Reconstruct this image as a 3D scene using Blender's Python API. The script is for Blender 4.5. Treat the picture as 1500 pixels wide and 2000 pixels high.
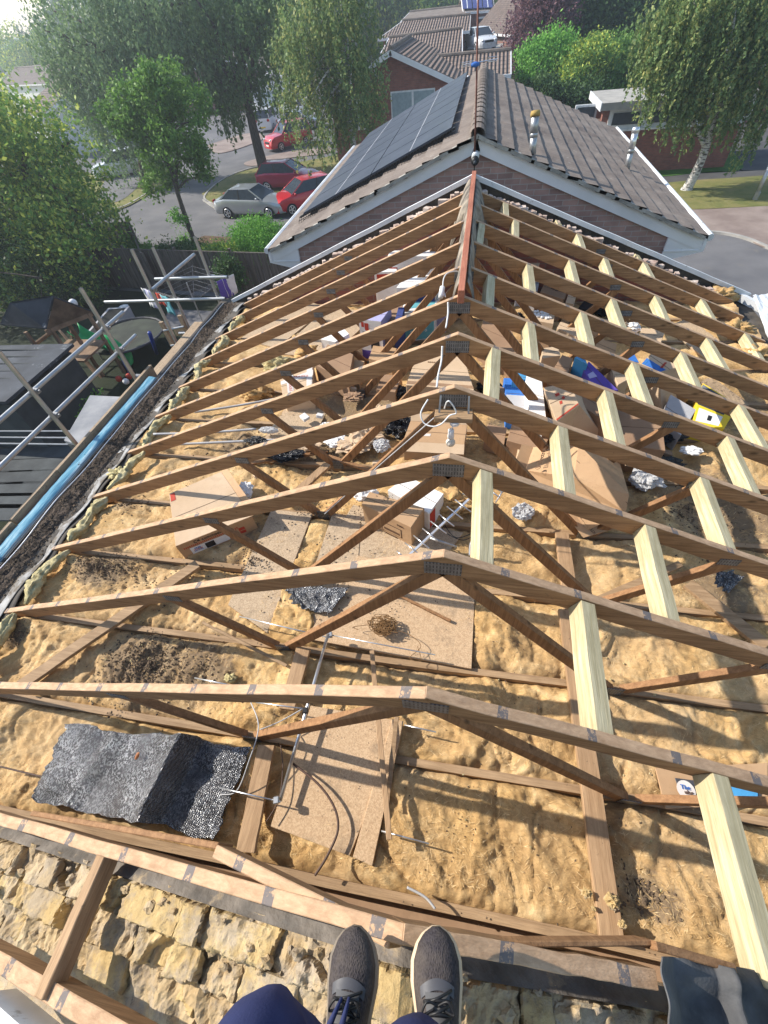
import bpy, bmesh, math, random
import numpy as np
from mathutils import Vector, Matrix, noise
SC = bpy.context.scene
for _o in list(bpy.data.objects): bpy.data.objects.remove(_o)
COL = SC.collection
PI = math.pi

# ------------------------------------------------------------------ camera
F, PITCH, YAW, ROLL = 833.7372, .8732, .2553, -.1262
CAM = Vector((.0528, .7415, 1.525))
_r = Vector((1, 0, 0)); _f = Vector((0, math.cos(PITCH), -math.sin(PITCH))); _u = Vector((0, math.sin(PITCH), math.cos(PITCH)))
_rz = Matrix.Rotation(YAW, 3, 'Z'); _r, _f, _u = _rz @ _r, _rz @ _f, _rz @ _u
CR = math.cos(ROLL) * _r + math.sin(ROLL) * _u
CU = -math.sin(ROLL) * _r + math.cos(ROLL) * _u
CF = _f
cam_d = bpy.data.cameras.new('camera'); cam = bpy.data.objects.new('camera', cam_d); COL.objects.link(cam)
m3 = Matrix((CR, CU, -CF)).transposed(); cam.matrix_world = Matrix.Translation(CAM) @ m3.to_4x4()
cam_d.sensor_fit = 'HORIZONTAL'; cam_d.sensor_width = 36; cam_d.lens = 36 * F / 1500
cam_d.clip_start = .02; cam_d.clip_end = 1500
SC.camera = cam
SC.render.resolution_x = 768; SC.render.resolution_y = 1024

# ------------------------------------------------------------------ light
SUN_EL, SUN_AZ = math.radians(36), math.radians(7.5)      # azimuth from -X towards +Y
W = bpy.data.worlds.new('World'); SC.world = W; W.use_nodes = True
nt = W.node_tree; bg = nt.nodes['Background']; sky = nt.nodes.new('ShaderNodeTexSky')
sky.sky_type = 'NISHITA'; sky.sun_disc = False; sky.sun_elevation = SUN_EL; sky.sun_rotation = -(PI / 2 - SUN_AZ)
sky.air_density = 1.3; sky.dust_density = .8; sky.ozone_density = 1.5
nt.links.new(sky.outputs[0], bg.inputs[0]); bg.inputs[1].default_value = .14
sl = bpy.data.lights.new('sun', 'SUN'); sl.energy = 4.8; sl.angle = math.radians(.6); sl.color = (1, .93, .82)
so = bpy.data.objects.new('sun', sl); COL.objects.link(so)
sdir = Vector((-math.cos(SUN_EL) * math.cos(SUN_AZ), math.cos(SUN_EL) * math.sin(SUN_AZ), math.sin(SUN_EL)))
so.rotation_euler = sdir.to_track_quat('Z', 'Y').to_euler()
SC.view_settings.view_transform = 'Standard'; SC.view_settings.look = 'None'
SC.view_settings.gamma = 1; SC.view_settings.use_curve_mapping = False
SC.view_settings.exposure = .62

# ------------------------------------------------------------------ helpers
def px(p, x=None, y=None, z=None):
    """the point of the place seen at pixel p of the 1500x2000 photo, on the plane x=, y= or z="""
    d = (p[0] - 750) / F * CR - (p[1] - 1000) / F * CU + CF
    t = (x - CAM.x) / d.x if x is not None else (y - CAM.y) / d.y if y is not None else (z - CAM.z) / d.z
    return CAM + d * t

def V(*a): return Vector(a[0] if len(a) == 1 else a)

class MB:
    def __init__(s): s.v = []; s.f = []; s.m = []; s.mi = 0
    def add(s, vs, fs):
        n = len(s.v); s.v += [tuple(v) for v in vs]
        s.f += [tuple(i + n for i in f) for f in fs]; s.m += [s.mi] * len(fs)
    def hexa(s, b, t):                       # bottom quad, top quad (same order, counter-clockwise from above)
        s.add(list(b) + list(t), [(3, 2, 1, 0), (4, 5, 6, 7), (0, 1, 5, 4), (1, 2, 6, 5), (2, 3, 7, 6), (3, 0, 4, 7)])
    def box(s, c, d, rz=0):
        c = V(c); x, y, z = d[0] / 2, d[1] / 2, d[2] / 2; R = Matrix.Rotation(rz, 3, 'Z')
        q = [(-x, -y), (x, -y), (x, y), (-x, y)]
        s.hexa([c + R @ V(a, b, -z) for a, b in q], [c + R @ V(a, b, z) for a, b in q])
    def beam(s, a, b, w, h, up=(0, 0, 1), n=1, jit=0):   # top face centre line runs a->b, width w, depth h below
        a, b = V(a), V(b); d = (b - a).normalized(); side = d.cross(V(up)).normalized(); u = side.cross(d).normalized()
        st = []
        for i in range(n + 1):
            p = a.lerp(b, i / n)
            if jit: p = p + u * random.uniform(-jit, jit) * .5 + side * random.uniform(-jit, jit)
            st.append([p - side * w / 2 - u * h, p + side * w / 2 - u * h, p + side * w / 2, p - side * w / 2])
        vs = [q for r in st for q in r]; fs = [(0, 1, 2, 3)]
        for i in range(n):
            k = 4 * i
            for j in range(4): fs.append((k + j, k + 4 + j, k + 4 + (j + 1) % 4, k + (j + 1) % 4))
        k = 4 * n; fs.append((k + 3, k + 2, k + 1, k))
        s.add(vs, fs)
    def tube(s, pts, r, n=10, cap=True, rs=None):
        pts = [V(p) for p in pts]; vs = []; fs = []; N = len(pts); pu = None
        for i, p in enumerate(pts):
            d = (pts[min(i + 1, N - 1)] - pts[max(i - 1, 0)])
            if d.length < 1e-9: d = V(0, 0, 1)
            d.normalize()
            if pu is None: pu = d.orthogonal().normalized()
            u = (pu - d * pu.dot(d)); u = u.normalized() if u.length > 1e-6 else d.orthogonal().normalized(); pu = u
            w = d.cross(u); rr = rs[i] if rs else r
            for j in range(n):
                a = 2 * PI * j / n; vs.append(p + (u * math.cos(a) + w * math.sin(a)) * rr)
        for i in range(N - 1):
            for j in range(n):
                a = i * n + j; b = i * n + (j + 1) % n; fs.append((a, b, b + n, a + n))
        if cap: fs.append(tuple(range(n - 1, -1, -1))); fs.append(tuple(range((N - 1) * n, N * n)))
        s.add(vs, fs)
    def slab(s, poly, t, up=(0, 0, 1)):      # polygon (counter-clockwise seen from up) is the top face
        n = len(poly); up = V(up); top = [V(p) for p in poly]; bot = [p - up * t for p in top]
        fs = [tuple(range(n)), tuple(range(2 * n - 1, n - 1, -1))]
        for i in range(n): fs.append((n + i, n + (i + 1) % n, (i + 1) % n, i))
        s.add(top + bot, fs)
    def grid(s, fn, nu, nv, flip=False):
        vs = [fn(i / nu, j / nv) for j in range(nv + 1) for i in range(nu + 1)]; fs = []
        for j in range(nv):
            for i in range(nu):
                a = j * (nu + 1) + i; q = (a, a + 1, a + nu + 2, a + nu + 1); fs.append(q[::-1] if flip else q)
        s.add(vs, fs)
    def build(s, name, mat, parent=None, smooth=False, loc=None, local=False, bevel=0):
        me = bpy.data.meshes.new(name); off = V(0, 0, 0)
        if not local:
            if parent is not None: off = wloc(parent)
            elif loc is not None: off = V(loc)
        me.from_pydata([(v[0] - off.x, v[1] - off.y, v[2] - off.z) for v in s.v], [], s.f)
        for m in (mat if isinstance(mat, (list, tuple)) else [mat]): me.materials.append(m)
        if any(s.m): me.polygons.foreach_set('material_index', s.m)
        if smooth: me.polygons.foreach_set('use_smooth', [True] * len(me.polygons))
        me.update()
        o = bpy.data.objects.new(name, me); COL.objects.link(o)
        if parent is not None: o.parent = parent
        elif not local and loc is not None: o.location = off
        if bevel:
            b = o.modifiers.new('bevel', 'BEVEL'); b.width = bevel; b.segments = 1; b.limit_method = 'ANGLE'
        return o

def wloc(o):
    l = V(0, 0, 0)
    while o is not None: l = l + o.location; o = o.parent
    return l
def tag(o, label=None, cat=None, group=None, kind=None):
    if label: o['label'] = label
    if cat: o['category'] = cat
    if group: o['group'] = group
    if kind: o['kind'] = kind
    return o
def thing(name, label, cat, loc=(0, 0, 0), rz=0, group=None):
    o = bpy.data.objects.new(name, None); COL.objects.link(o); o.empty_display_size = .1
    o.location = loc; o.rotation_euler = (0, 0, rz); return tag(o, label, cat, group)
def dup(root, loc, rz=0, label=None, group=None):
    r = root.copy(); COL.objects.link(r); r.location = loc; r.rotation_euler = (0, 0, rz)
    if label: r['label'] = label
    if group: r['group'] = group
    def rec(a, b):
        for ch in list(a.children):
            c = ch.copy(); COL.objects.link(c); c.parent = b; rec(ch, c)
    rec(root, r); return r
def spline(pts, n=8):
    pts = [V(p) for p in pts]; out = []
    P = [pts[0]] + pts + [pts[-1]]
    for i in range(1, len(P) - 2):
        a, b, c, d = P[i - 1:i + 3]
        for k in range(n):
            t = k / n
            out.append(.5 * ((2 * b) + (c - a) * t + (2 * a - 5 * b + 4 * c - d) * t * t + (3 * b - a - 3 * c + d) * t ** 3))
    out.append(pts[-1]); return out
def fbm(x, y, z, o=4):
    s = 0; a = 1
    for _ in range(o): s += a * noise.noise((x, y, z)); x *= 2.03; y *= 2.03; z *= 2.03; a *= .5
    return s
def ico(mb, c, r, seed=0, amp=.35, nu=8, nv=6, sq=(1, 1, 1), fr=2.2):
    c = V(c); vs = []; fs = []
    for j in range(nv + 1):
        th = PI * j / nv
        for i in range(nu):
            ph = 2 * PI * i / nu; d = V(math.sin(th) * math.cos(ph), math.sin(th) * math.sin(ph), math.cos(th))
            k = 1 + amp * fbm(d.x * fr + seed, d.y * fr, d.z * fr, 3)
            vs.append(c + V(d.x * sq[0], d.y * sq[1], d.z * sq[2]) * r * k)
    for j in range(nv):
        for i in range(nu):
            a = j * nu + i; b = j * nu + (i + 1) % nu; fs.append((a, a + nu, b + nu, b))
    mb.add(vs, fs)

# ------------------------------------------------------------------ materials
class NT:
    def __init__(s, name):
        s.m = bpy.data.materials.new(name); s.m.use_nodes = True; s.t = s.m.node_tree; s.n = s.t.nodes
        s.b = s.n['Principled BSDF']; s.b.inputs['Specular IOR Level'].default_value = .3
        s.co = s.n.new('ShaderNodeTexCoord').outputs['Object']
    def node(s, ty, **k):
        n = s.n.new(ty)
        for a, v in k.items(): setattr(n, a, v)
        return n
    def inp(s, sock, v):
        if hasattr(v, 'is_output') or isinstance(v, bpy.types.NodeSocket): s.t.links.new(v, sock)
        elif isinstance(v, (tuple, list)) and len(v) == 3 and sock.type == 'RGBA': sock.default_value = (*v, 1)
        else: sock.default_value = v
    def mapd(s, sc, rot=(0, 0, 0), co=None, loc=(0, 0, 0)):
        n = s.node('ShaderNodeMapping'); s.t.links.new(co or s.co, n.inputs[0]); n.inputs['Scale'].default_value = sc
        n.inputs['Rotation'].default_value = rot; n.inputs['Location'].default_value = loc; return n.outputs[0]
    def noise(s, scale, det=4, co=None, rough=.55, dist=0):
        n = s.node('ShaderNodeTexNoise'); s.t.links.new(co or s.co, n.inputs['Vector']); n.inputs['Scale'].default_value = scale
        n.inputs['Detail'].default_value = det; n.inputs['Roughness'].default_value = rough; n.inputs['Distortion'].default_value = dist
        return n.outputs[0]
    def vor(s, scale, co=None, feat='F1', out='Distance'):
        n = s.node('ShaderNodeTexVoronoi', feature=feat); s.t.links.new(co or s.co, n.inputs['Vector']); n.inputs['Scale'].default_value = scale
        return n.outputs[out]
    def ramp(s, x, stops):
        n = s.node('ShaderNodeValToRGB'); s.t.links.new(x, n.inputs[0]); e = n.color_ramp.elements
        while len(e) < len(stops): e.new(.5)
        for el, (p, c) in zip(e, stops): el.position = p; el.color = (*c, 1) if len(c) == 3 else c
        return n.outputs[0]
    def step(s, x, a, b): return s.ramp(x, [(a, (0, 0, 0)), (b, (1, 1, 1))])
    def mix(s, f, a, b, mode='MIX'):
        n = s.node('ShaderNodeMix', data_type='RGBA', blend_type=mode)
        s.inp(n.inputs[0], f); s.inp(n.inputs[6], a); s.inp(n.inputs[7], b); return n.outputs[2]
    def math(s, op, a, b=0.):
        n = s.node('ShaderNodeMath', operation=op); s.inp(n.inputs[0], a); s.inp(n.inputs[1], b); return n.outputs[0]
    def sep(s, v):
        n = s.node('ShaderNodeSeparateXYZ'); s.t.links.new(v, n.inputs[0]); return n.outputs
    def nz(s):
        g = s.node('ShaderNodeNewGeometry'); return s.sep(g.outputs['True Normal'])[2]
    def bump(s, h, dist=.01, st=1., prev=None):
        n = s.node('ShaderNodeBump'); n.inputs['Strength'].default_value = st; n.inputs['Distance'].default_value = dist
        s.t.links.new(h, n.inputs['Height'])
        if prev is not None: s.t.links.new(prev, n.inputs['Normal'])
        s.t.links.new(n.outputs[0], s.b.inputs['Normal']); return n.outputs[0]
    def out(s, col=None, rough=.8, metal=0, **k):
        if col is not None: s.inp(s.b.inputs['Base Color'], col)
        s.inp(s.b.inputs['Roughness'], rough); s.inp(s.b.inputs['Metallic'], metal)
        for a, v in k.items(): s.inp(s.b.inputs[a.replace('_', ' ')], v)
        return s.m

def noisy(name, c1, c2, scale=3, rough=.85, bump=.01, bs=None, det=5, metal=0, stretch=(1, 1, 1), dirt=None, lo=.35, hi=.65):
    t = NT(name); co = t.mapd(stretch); n = t.noise(scale, det, co)
    c = t.ramp(n, [(lo, c1), (hi, c2)])
    if dirt:
        dc, ds, da = dirt; d = t.step(t.noise(ds, 6, rough=.7), da, da + .12); c = t.mix(d, c, dc)
    if bump: t.bump(t.noise(bs or scale * 3, 5, co), bump)
    return t.out(c, rough, metal)
def flat(name, c, rough=.5, metal=0, **k):
    t = NT(name); n = t.noise(6, 4); r = tuple(x * .82 for x in c)
    return t.out(t.ramp(n, [(.35, r), (.6, c)]), rough, metal, **k)

def wood(name, c1, c2, axis=0, knots=True, marks=False, rough=.75, dirt=.62):
    t = NT(name); st = [14, 14, 14]; st[axis] = .9
    co = t.mapd(tuple(st)); g = t.noise(3.2, 6, co, .65, .4)
    c = t.ramp(g, [(.3, c1), (.52, tuple((a + b) / 2 for a, b in zip(c1, c2))), (.72, c2)])
    fine = t.noise(16, 3, t.mapd(tuple(x * (1 if i != axis else .6) for i, x in enumerate(st))))
    c = t.mix(t.math('MULTIPLY', t.step(fine, .5, .7), .35), c, tuple(x * .55 for x in c1))
    if knots:
        kc = [6, 6, 6]; kc[axis] = 2.4; k = t.vor(1.6, t.mapd(tuple(kc)))
        c = t.mix(t.math('MULTIPLY', t.ramp(k, [(.06, (1, 1, 1)), (.16, (0, 0, 0))]), .7), c, tuple(x * .3 for x in c1))
    big = t.noise(2.5, 5, rough=.7); c = t.mix(t.math('MULTIPLY', t.step(big, .45, .75), .45), c, tuple(x * .6 for x in c1))
    if dirt: c = t.mix(t.math('MULTIPLY', t.step(t.noise(22, 5, rough=.8), dirt, dirt + .1), .7), c, (.045, .035, .028))
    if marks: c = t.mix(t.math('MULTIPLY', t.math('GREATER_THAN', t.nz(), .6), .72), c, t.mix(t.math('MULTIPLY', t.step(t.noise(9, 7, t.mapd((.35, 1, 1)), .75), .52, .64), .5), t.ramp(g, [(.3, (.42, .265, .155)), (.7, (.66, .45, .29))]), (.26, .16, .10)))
    if marks:                                 # grey remains of felt where battens were nailed
        xs = t.sep(t.co)[0]; a = t.math('FRACT', t.math('ADD', t.math('MULTIPLY', xs, 1 / .335), t.math('MULTIPLY', t.noise(1.3, 2), .5)))
        b1 = t.math('LESS_THAN', a, .11); up = t.math('GREATER_THAN', t.nz(), .6)
        mk = t.math('MULTIPLY', t.math('MULTIPLY', b1, up), t.step(t.noise(38, 4, rough=.75), .40, .47))
        c = t.mix(t.math('MULTIPLY', mk, .85), c, (.11, .11, .12))
    t.bump(fine, .0025, .6)
    return t.out(c, rough)
# ------------------------------------------------------------------ the palette
M = {}
oldc1, oldc2 = (.20, .105, .048), (.46, .27, .135)
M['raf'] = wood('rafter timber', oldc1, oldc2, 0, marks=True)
M['web'] = wood('web timber', (.19, .095, .042), (.40, .22, .105), 2)
M['chord'] = wood('tie timber', (.24, .15, .08), (.46, .31, .18), 0)
M['ply'] = wood('plank timber', (.28, .17, .09), (.50, .33, .19), 1)
M['planky'] = wood('dusty plank', (.30, .21, .13), (.50, .37, .24), 1, dirt=.52)
M['new'] = wood('new pale timber', (.36, .29, .155), (.70, .61, .40), 1, rough=.7, dirt=.66)
M['red'] = wood('red ridge timber', (.30, .10, .06), (.50, .20, .12), 1, knots=False)
M['scb'] = wood('scaffold board', (.28, .20, .13), (.48, .36, .24), 1, dirt=.56)
M['plate'] = None
t = NT('galvanised nail plate'); xs = t.sep(t.co)
st = t.math('GREATER_THAN', t.math('SINE', t.math('MULTIPLY', xs[0], 420.)), .2); st2 = t.math('GREATER_THAN', t.math('SINE', t.math('MULTIPLY', xs[2], 210.)), -.6)
k = t.math('MULTIPLY', st, st2)
t.bump(k, .002, .8); M['plate'] = t.out(t.mix(k, t.ramp(t.noise(20, 6), [(.3, (.12, .13, .14)), (.7, (.26, .27, .29))]), (.085, .088, .095)), .5, .55)
# glass wool
def wool(name, c1, c2, c3, sc=3.2, dirt=.58):
    t = NT(name); n = t.noise(sc, 9, rough=.72, dist=1.2); c = t.ramp(n, [(.30, c1), (.5, c2), (.70, c3)])
    f = t.noise(42, 6, t.mapd((1, 2.2, 1)), .8, 1.5); c = t.mix(.45, c, t.mix(1., c, t.ramp(f, [(.28, (.5, .46, .40)), (.66, (1.3, 1.3, 1.3))]), 'MULTIPLY'))
    p = t.noise(.8, 3, t.mapd((1, 1, 1), loc=(3, 1, 0))); c = t.mix(t.math('MULTIPLY', t.step(p, .45, .62), .38), c, t.ramp(n, [(.3, (.28, .21, .14)), (.7, (.58, .48, .36))]))
    f2 = t.noise(24, 8, t.mapd((1, 1.6, 1)), .78, 2.2); c = t.mix(t.math('MULTIPLY', t.step(f2, .52, .70), .38), c, tuple(x * .7 for x in c1)); c = t.mix(t.math('MULTIPLY', t.step(f2, .50, .32), .0), c, c3)
    if dirt:
        at = t.node('ShaderNodeAttribute'); at.attribute_name = 'dirt'; dm = t.math('ADD', at.outputs['Fac'], t.math('MULTIPLY', t.math('SUBTRACT', t.noise(9, 9, rough=.8), .5), 1.6))
        c = t.mix(t.math('MULTIPLY', t.step(t.noise(3.6, 10, rough=.82), dirt, dirt + .12), .7), c, (.10, .07, .045)); c = t.mix(t.math('MULTIPLY', t.step(dm, .35, .62), .85), c, (.20, .145, .095))
    b = t.bump(t.noise(15, 9, rough=.68, dist=1.4), .014, .8); t.bump(f, .008, .8, b)
    return t.out(c, .95)
M['wool'] = wool('glass wool', (.33, .19, .074), (.60, .385, .165), (.81, .595, .315))
M['wooly'] = wool('fresh glass wool', (.36, .29, .14), (.58, .50, .26), (.74, .66, .40), 9, .66)
def chip(name, c1, c2):
    t = NT(name); v = t.vor(160, out='Color'); s_ = t.sep(v)[0]; c = t.ramp(s_, [(.1, c1), (.9, c2)])
    c = t.mix(t.math('MULTIPLY', t.step(t.noise(3.5, 6, rough=.75), .52, .68), .65), c, (.16, .12, .085))
    c = t.mix(t.math('MULTIPLY', t.step(t.noise(26, 4, rough=.8), .62, .68), .8), c, (.05, .04, .03))
    return t.out(c, .85)
M['chip'] = chip('loft chipboard', (.36, .26, .17), (.52, .40, .27))
M['chip2'] = chip('orange chipboard', (.42, .28, .165), (.56, .40, .25))
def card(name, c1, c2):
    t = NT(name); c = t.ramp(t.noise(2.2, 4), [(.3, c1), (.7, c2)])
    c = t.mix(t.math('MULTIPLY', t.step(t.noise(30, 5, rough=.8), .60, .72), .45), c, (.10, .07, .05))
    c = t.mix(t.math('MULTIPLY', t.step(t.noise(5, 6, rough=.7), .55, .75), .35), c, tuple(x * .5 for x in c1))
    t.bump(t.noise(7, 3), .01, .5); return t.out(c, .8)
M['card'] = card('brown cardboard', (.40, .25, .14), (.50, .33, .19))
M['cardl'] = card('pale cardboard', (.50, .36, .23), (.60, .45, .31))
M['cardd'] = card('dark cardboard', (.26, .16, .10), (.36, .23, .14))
M['white'] = card('white printed card', (.70, .69, .68), (.82, .81, .80))
M['grey'] = card('grey card', (.36, .36, .38), (.46, .46, .48))
M['blue'] = card('blue printed card', (.03, .12, .42), (.05, .20, .55))
M['navy'] = card('navy printed card', (.03, .045, .16), (.05, .07, .22))
M['purple'] = card('purple printed card', (.09, .06, .32), (.14, .09, .42))
M['teal'] = card('teal printed card', (.10, .33, .38), (.16, .45, .50))
M['yellow'] = card('yellow printed card', (.75, .52, .03), (.85, .62, .05))
M['lilac'] = card('lilac printed card', (.34, .33, .55), (.46, .45, .68))
M['inkred'] = flat('red ink', (.50, .06, .035), .7); M['inkblack'] = flat('black ink', (.035, .03, .03), .7)
M['inkbrown'] = flat('brown ink', (.13, .075, .045), .7); M['inkwhite'] = flat('white ink', (.8, .8, .8), .7)
M['inkblue'] = flat('blue ink', (.05, .16, .5), .7); M['sky'] = flat('light blue print', (.08, .33, .62), .5)
M['tape'] = flat('printed parcel tape', (.72, .66, .62), .4)
M['metal'] = flat('galvanised tube', (.44, .45, .46), .42, .75)
M['alu'] = flat('bright aluminium', (.75, .76, .78), .3, .85)
M['clip'] = flat('scaffold fitting', (.30, .30, .31), .5, .6)
M['cable'] = flat('grey cable', (.45, .45, .46), .6); M['cabled'] = flat('brown cable', (.10, .06, .045), .6)
M['wcable'] = flat('white cable', (.75, .75, .75), .5)
M['string'] = flat('brown string', (.20, .11, .045), .9)
M['black'] = flat('black plastic', (.02, .02, .022), .45); M['darkgrey'] = flat('dark grey plastic', (.07, .07, .08), .5)
t = NT('black crumpled bin bag'); t.bump(t.noise(22, 4, dist=1.), .03, 1.); M['bag'] = t.out((.02, .02, .023), .22, 0)
t = NT('clear crumpled plastic'); t.bump(t.noise(22, 4, dist=1.), .03, 1.); M['clear'] = t.out((.55, .56, .58), .15, 0, Alpha=.75)
M['pvc'] = noisy('white pvc', (.62, .64, .66), (.78, .79, .80), 3, .45, .002, dirt=((.25, .22, .18), 9, .60))
M['barge'] = noisy('painted bargeboard', (.70, .71, .73), (.80, .80, .82), 2, .5, .002, dirt=((.40, .40, .38), 6, .66))
M['lead'] = noisy('lead sheet', (.04, .04, .042), (.12, .12, .122), 5, .8, .01, metal=0, dirt=((.22, .19, .155), 7, .62))
M['felt'] = noisy('roofing felt', (.045, .04, .036), (.11, .095, .08), 6, .9, .01)
M['wrap'] = None
t = NT('blue protective film'); w = t.noise(4, 5, t.mapd((6, .6, 6))); c = t.ramp(w, [(.3, (.07, .20, .31)), (.5, (.13, .33, .45)), (.72, (.42, .57, .63))])  # pale ramp stop paints highlight streaks onto the film
c = t.mix(t.step(t.noise(9, 6, rough=.8), .62, .68), c, (.03, .04, .06)); t.bump(t.noise(12, 4, t.mapd((4, .5, 4))), .01, .7); M['wrap'] = t.out(c, .28)
M['dirt'] = noisy('roof debris', (.035, .026, .020), (.10, .075, .058), 9, .95, .03, 30)
M['clod'] = noisy('soil clods', (.075, .054, .037), (.19, .135, .09), 12, .95, .01, 50)
# bubbly foil membrane
t = NT('black woven foil'); s_ = t.sep(t.mapd((1, 1, 1), (0, 0, .25))); nn = t.math('MULTIPLY', t.noise(9, 3), 5.)
v = t.math('ADD', t.math('SINE', t.math('ADD', t.math('MULTIPLY', s_[0], 560.), nn)), t.math('SINE', t.math('ADD', t.math('MULTIPLY', s_[1], 760.), nn))); v = t.math('ADD', t.math('MULTIPLY', v, .22), t.vor(120, t.mapd((1, .65, 1)))); b = t.bump(v, .0055, 1.); t.bump(t.noise(9, 7, rough=.7), .03, .6, b)
c = t.ramp(t.noise(4, 5), [(.35, (.07, .07, .075)), (.7, (.20, .20, .215))]); cell = t.sep(t.vor(175, t.mapd((1, .65, 1)), out='Color'))[0]; c = t.mix(t.math('MULTIPLY', t.step(cell, .50, .62), t.step(t.noise(5, 5), .30, .60)), c, (.42, .43, .45)); c = t.mix(t.math('MULTIPLY', t.step(t.noise(3, 6, rough=.7), .55, .66), .6), c, (.10, .08, .07))  # silver weave cells also carry the foil's sparkle as colour
M['foil'] = t.out(c, .25, .6)
# bricks seen from above and brick walls
def brick(name, c1, c2, mortar, plane='xz', bw=.225, bh=.075, dark=None):
    t = NT(name); s_ = t.sep(t.co); cb = t.node('ShaderNodeCombineXYZ')
    a, b = (s_[0], s_[2]) if plane == 'xz' else (s_[1], s_[2])
    t.t.links.new(a, cb.inputs[0]); t.t.links.new(b, cb.inputs[1])
    br = t.node('ShaderNodeTexBrick'); t.t.links.new(cb.outputs[0], br.inputs[0]); br.inputs['Scale'].default_value = 1
    br.inputs['Brick Width'].default_value = bw; br.inputs['Row Height'].default_value = bh; br.inputs['Mortar Size'].default_value = .006
    br.inputs['Color1'].default_value = (*c1, 1); br.inputs['Color2'].default_value = (*c2, 1); br.inputs['Mortar'].default_value = (*mortar, 1)
    br.inputs['Bias'].default_value = -.1
    c = t.mix(.5, br.outputs[0], t.mix(1., br.outputs[0], t.ramp(t.noise(5, 6), [(.3, (.5, .5, .5)), (.7, (1, 1, 1))]), 'MULTIPLY'))
    b_ = t.bump(br.outputs[1], .006, -.8) if False else None
    t.bump(t.noise(60, 4), .004, .5); return t.out(c, .9)
M['brickN'] = brick('neighbour brick', (.45, .29, .25), (.31, .205, .185), (.42, .37, .34))
M['brickNy'] = brick('neighbour brick side', (.24, .125, .10), (.15, .085, .075), (.20, .17, .155), 'yz')
M['brickR'] = brick('red brick', (.32, .125, .095), (.23, .095, .075), (.22, .16, .135))
M['brickRy'] = brick('red brick side', (.24, .085, .06), (.17, .065, .05), (.16, .11, .09), 'yz')
M['render'] = noisy('pale render', (.60, .60, .60), (.72, .72, .70), 2, .9, .002)
def rooftile(name, c1, c2, axis=0):
    t = NT(name); s_ = t.sep(t.co)
    wv = t.math('SINE', t.math('MULTIPLY', s_[axis], 2 * PI / .24)); hv = t.math('FRACT', t.math('MULTIPLY', s_[2], 1 / .13))
    c = t.ramp(t.noise(3, 6), [(.3, c1), (.7, c2)])
    c = t.mix(t.math('MULTIPLY', t.math('GREATER_THAN', hv, .86), .8), c, tuple(x * .35 for x in c1))
    c = t.mix(t.math('MULTIPLY', t.math('GREATER_THAN', wv, .78), .7), c, tuple(x * .35 for x in c1))
    b = t.bump(wv, .05, 1.); t.bump(hv, .04, -1., b) if False else None
    return t.out(c, .9)
M['tileB'] = rooftile('brown pantile', (.14, .105, .09), (.26, .20, .17), 0)
M['tileBy'] = rooftile('brown pantile turned', (.14, .105, .09), (.26, .20, .17), 1)
t = NT('grey concrete tile'); c = t.ramp(t.noise(1.6, 6), [(.3, (.14, .112, .097)), (.7, (.25, .208, .178))])
c = t.mix(t.math('MULTIPLY', t.step(t.noise(9, 6, rough=.8), .60, .68), .7), c, (.42, .40, .36)); c = t.mix(t.math('MULTIPLY', t.step(t.noise(2.4, 6, rough=.8), .55, .68), .5), c, (.20, .15, .12))
t.bump(t.noise(70, 4), .004, .6); M['tileN'] = t.out(c, .95)
# solar glass
t = NT('solar module'); M['pv'] = t.out(t.ramp(t.noise(2), [(.3, (.040, .046, .066)), (.7, (.062, .070, .095))]), .5, 0, Coat_Weight=.1)
M['glass'] = flat('window glass', (.055, .065, .075), .08); M['blind'] = flat('closed blind behind glass', (.32, .40, .44), .25)
# ground
M['asphalt'] = noisy('road asphalt', (.11, .11, .118), (.16, .156, .16), .6, .9, .004, 60, dirt=((.16, .15, .14), 1.3, .58))
M['path'] = noisy('path asphalt', (.06, .06, .063), (.095, .092, .09), .8, .9, .004, 60)
M['paving'] = noisy('pinkish paving', (.21, .16, .14), (.30, .24, .21), .9, .9, .004, 40)
M['kerb'] = noisy('concrete kerb', (.30, .29, .27), (.40, .38, .35), 2, .9, .004)
def turf(name, c1, c2, c3, sc=.8):
    t = NT(name); c = t.ramp(t.noise(sc, 6, rough=.65), [(.3, c1), (.52, c2), (.72, c3)])
    c = t.mix(.5, c, t.mix(1., c, t.ramp(t.noise(28, 4, rough=.8), [(.3, (.25, .25, .25)), (.7, (1, 1, 1))]), 'MULTIPLY'))
    t.bump(t.noise(40, 4), .05, .7); return t.out(c, .95)
M['lawn'] = turf('green lawn', (.045, .12, .02), (.075, .19, .03), (.13, .24, .05))
M['dry'] = turf('dry grass', (.14, .17, .04), (.24, .23, .075), (.34, .28, .12))
M['shade'] = turf('garden lawn', (.012, .022, .008), (.02, .032, .012), (.032, .04, .02))  # deep tree shade is darkened into this lawn colour
M['earth'] = turf('planting earth', (.10, .06, .035), (.16, .10, .06), (.22, .15, .09))
M['fence'] = noisy('fence boards', (.075, .062, .052), (.16, .135, .115), 2, .9, .006, 12, stretch=(6, 6, .5))
M['fencel'] = noisy('pale fence boards', (.22, .19, .145), (.36, .31, .24), 2, .9, .006, 12, stretch=(6, 6, .5))
M['shedroof'] = noisy('grey shed roof', (.03, .036, .048), (.06, .07, .088), 1.5, .8, .006, dirt=((.26, .28, .30), 2.2, .60))
M['shedwall'] = noisy('shed cladding', (.035, .04, .045), (.07, .08, .085), 1.5, .85, .004)
M['timber'] = noisy('play frame timber', (.16, .10, .06), (.30, .20, .13), 3, .85, .004)
M['slide'] = flat('green slide plastic', (.03, .46, .15), .35); M['blueplastic'] = flat('blue plastic', (.02, .05, .30), .4)
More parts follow.
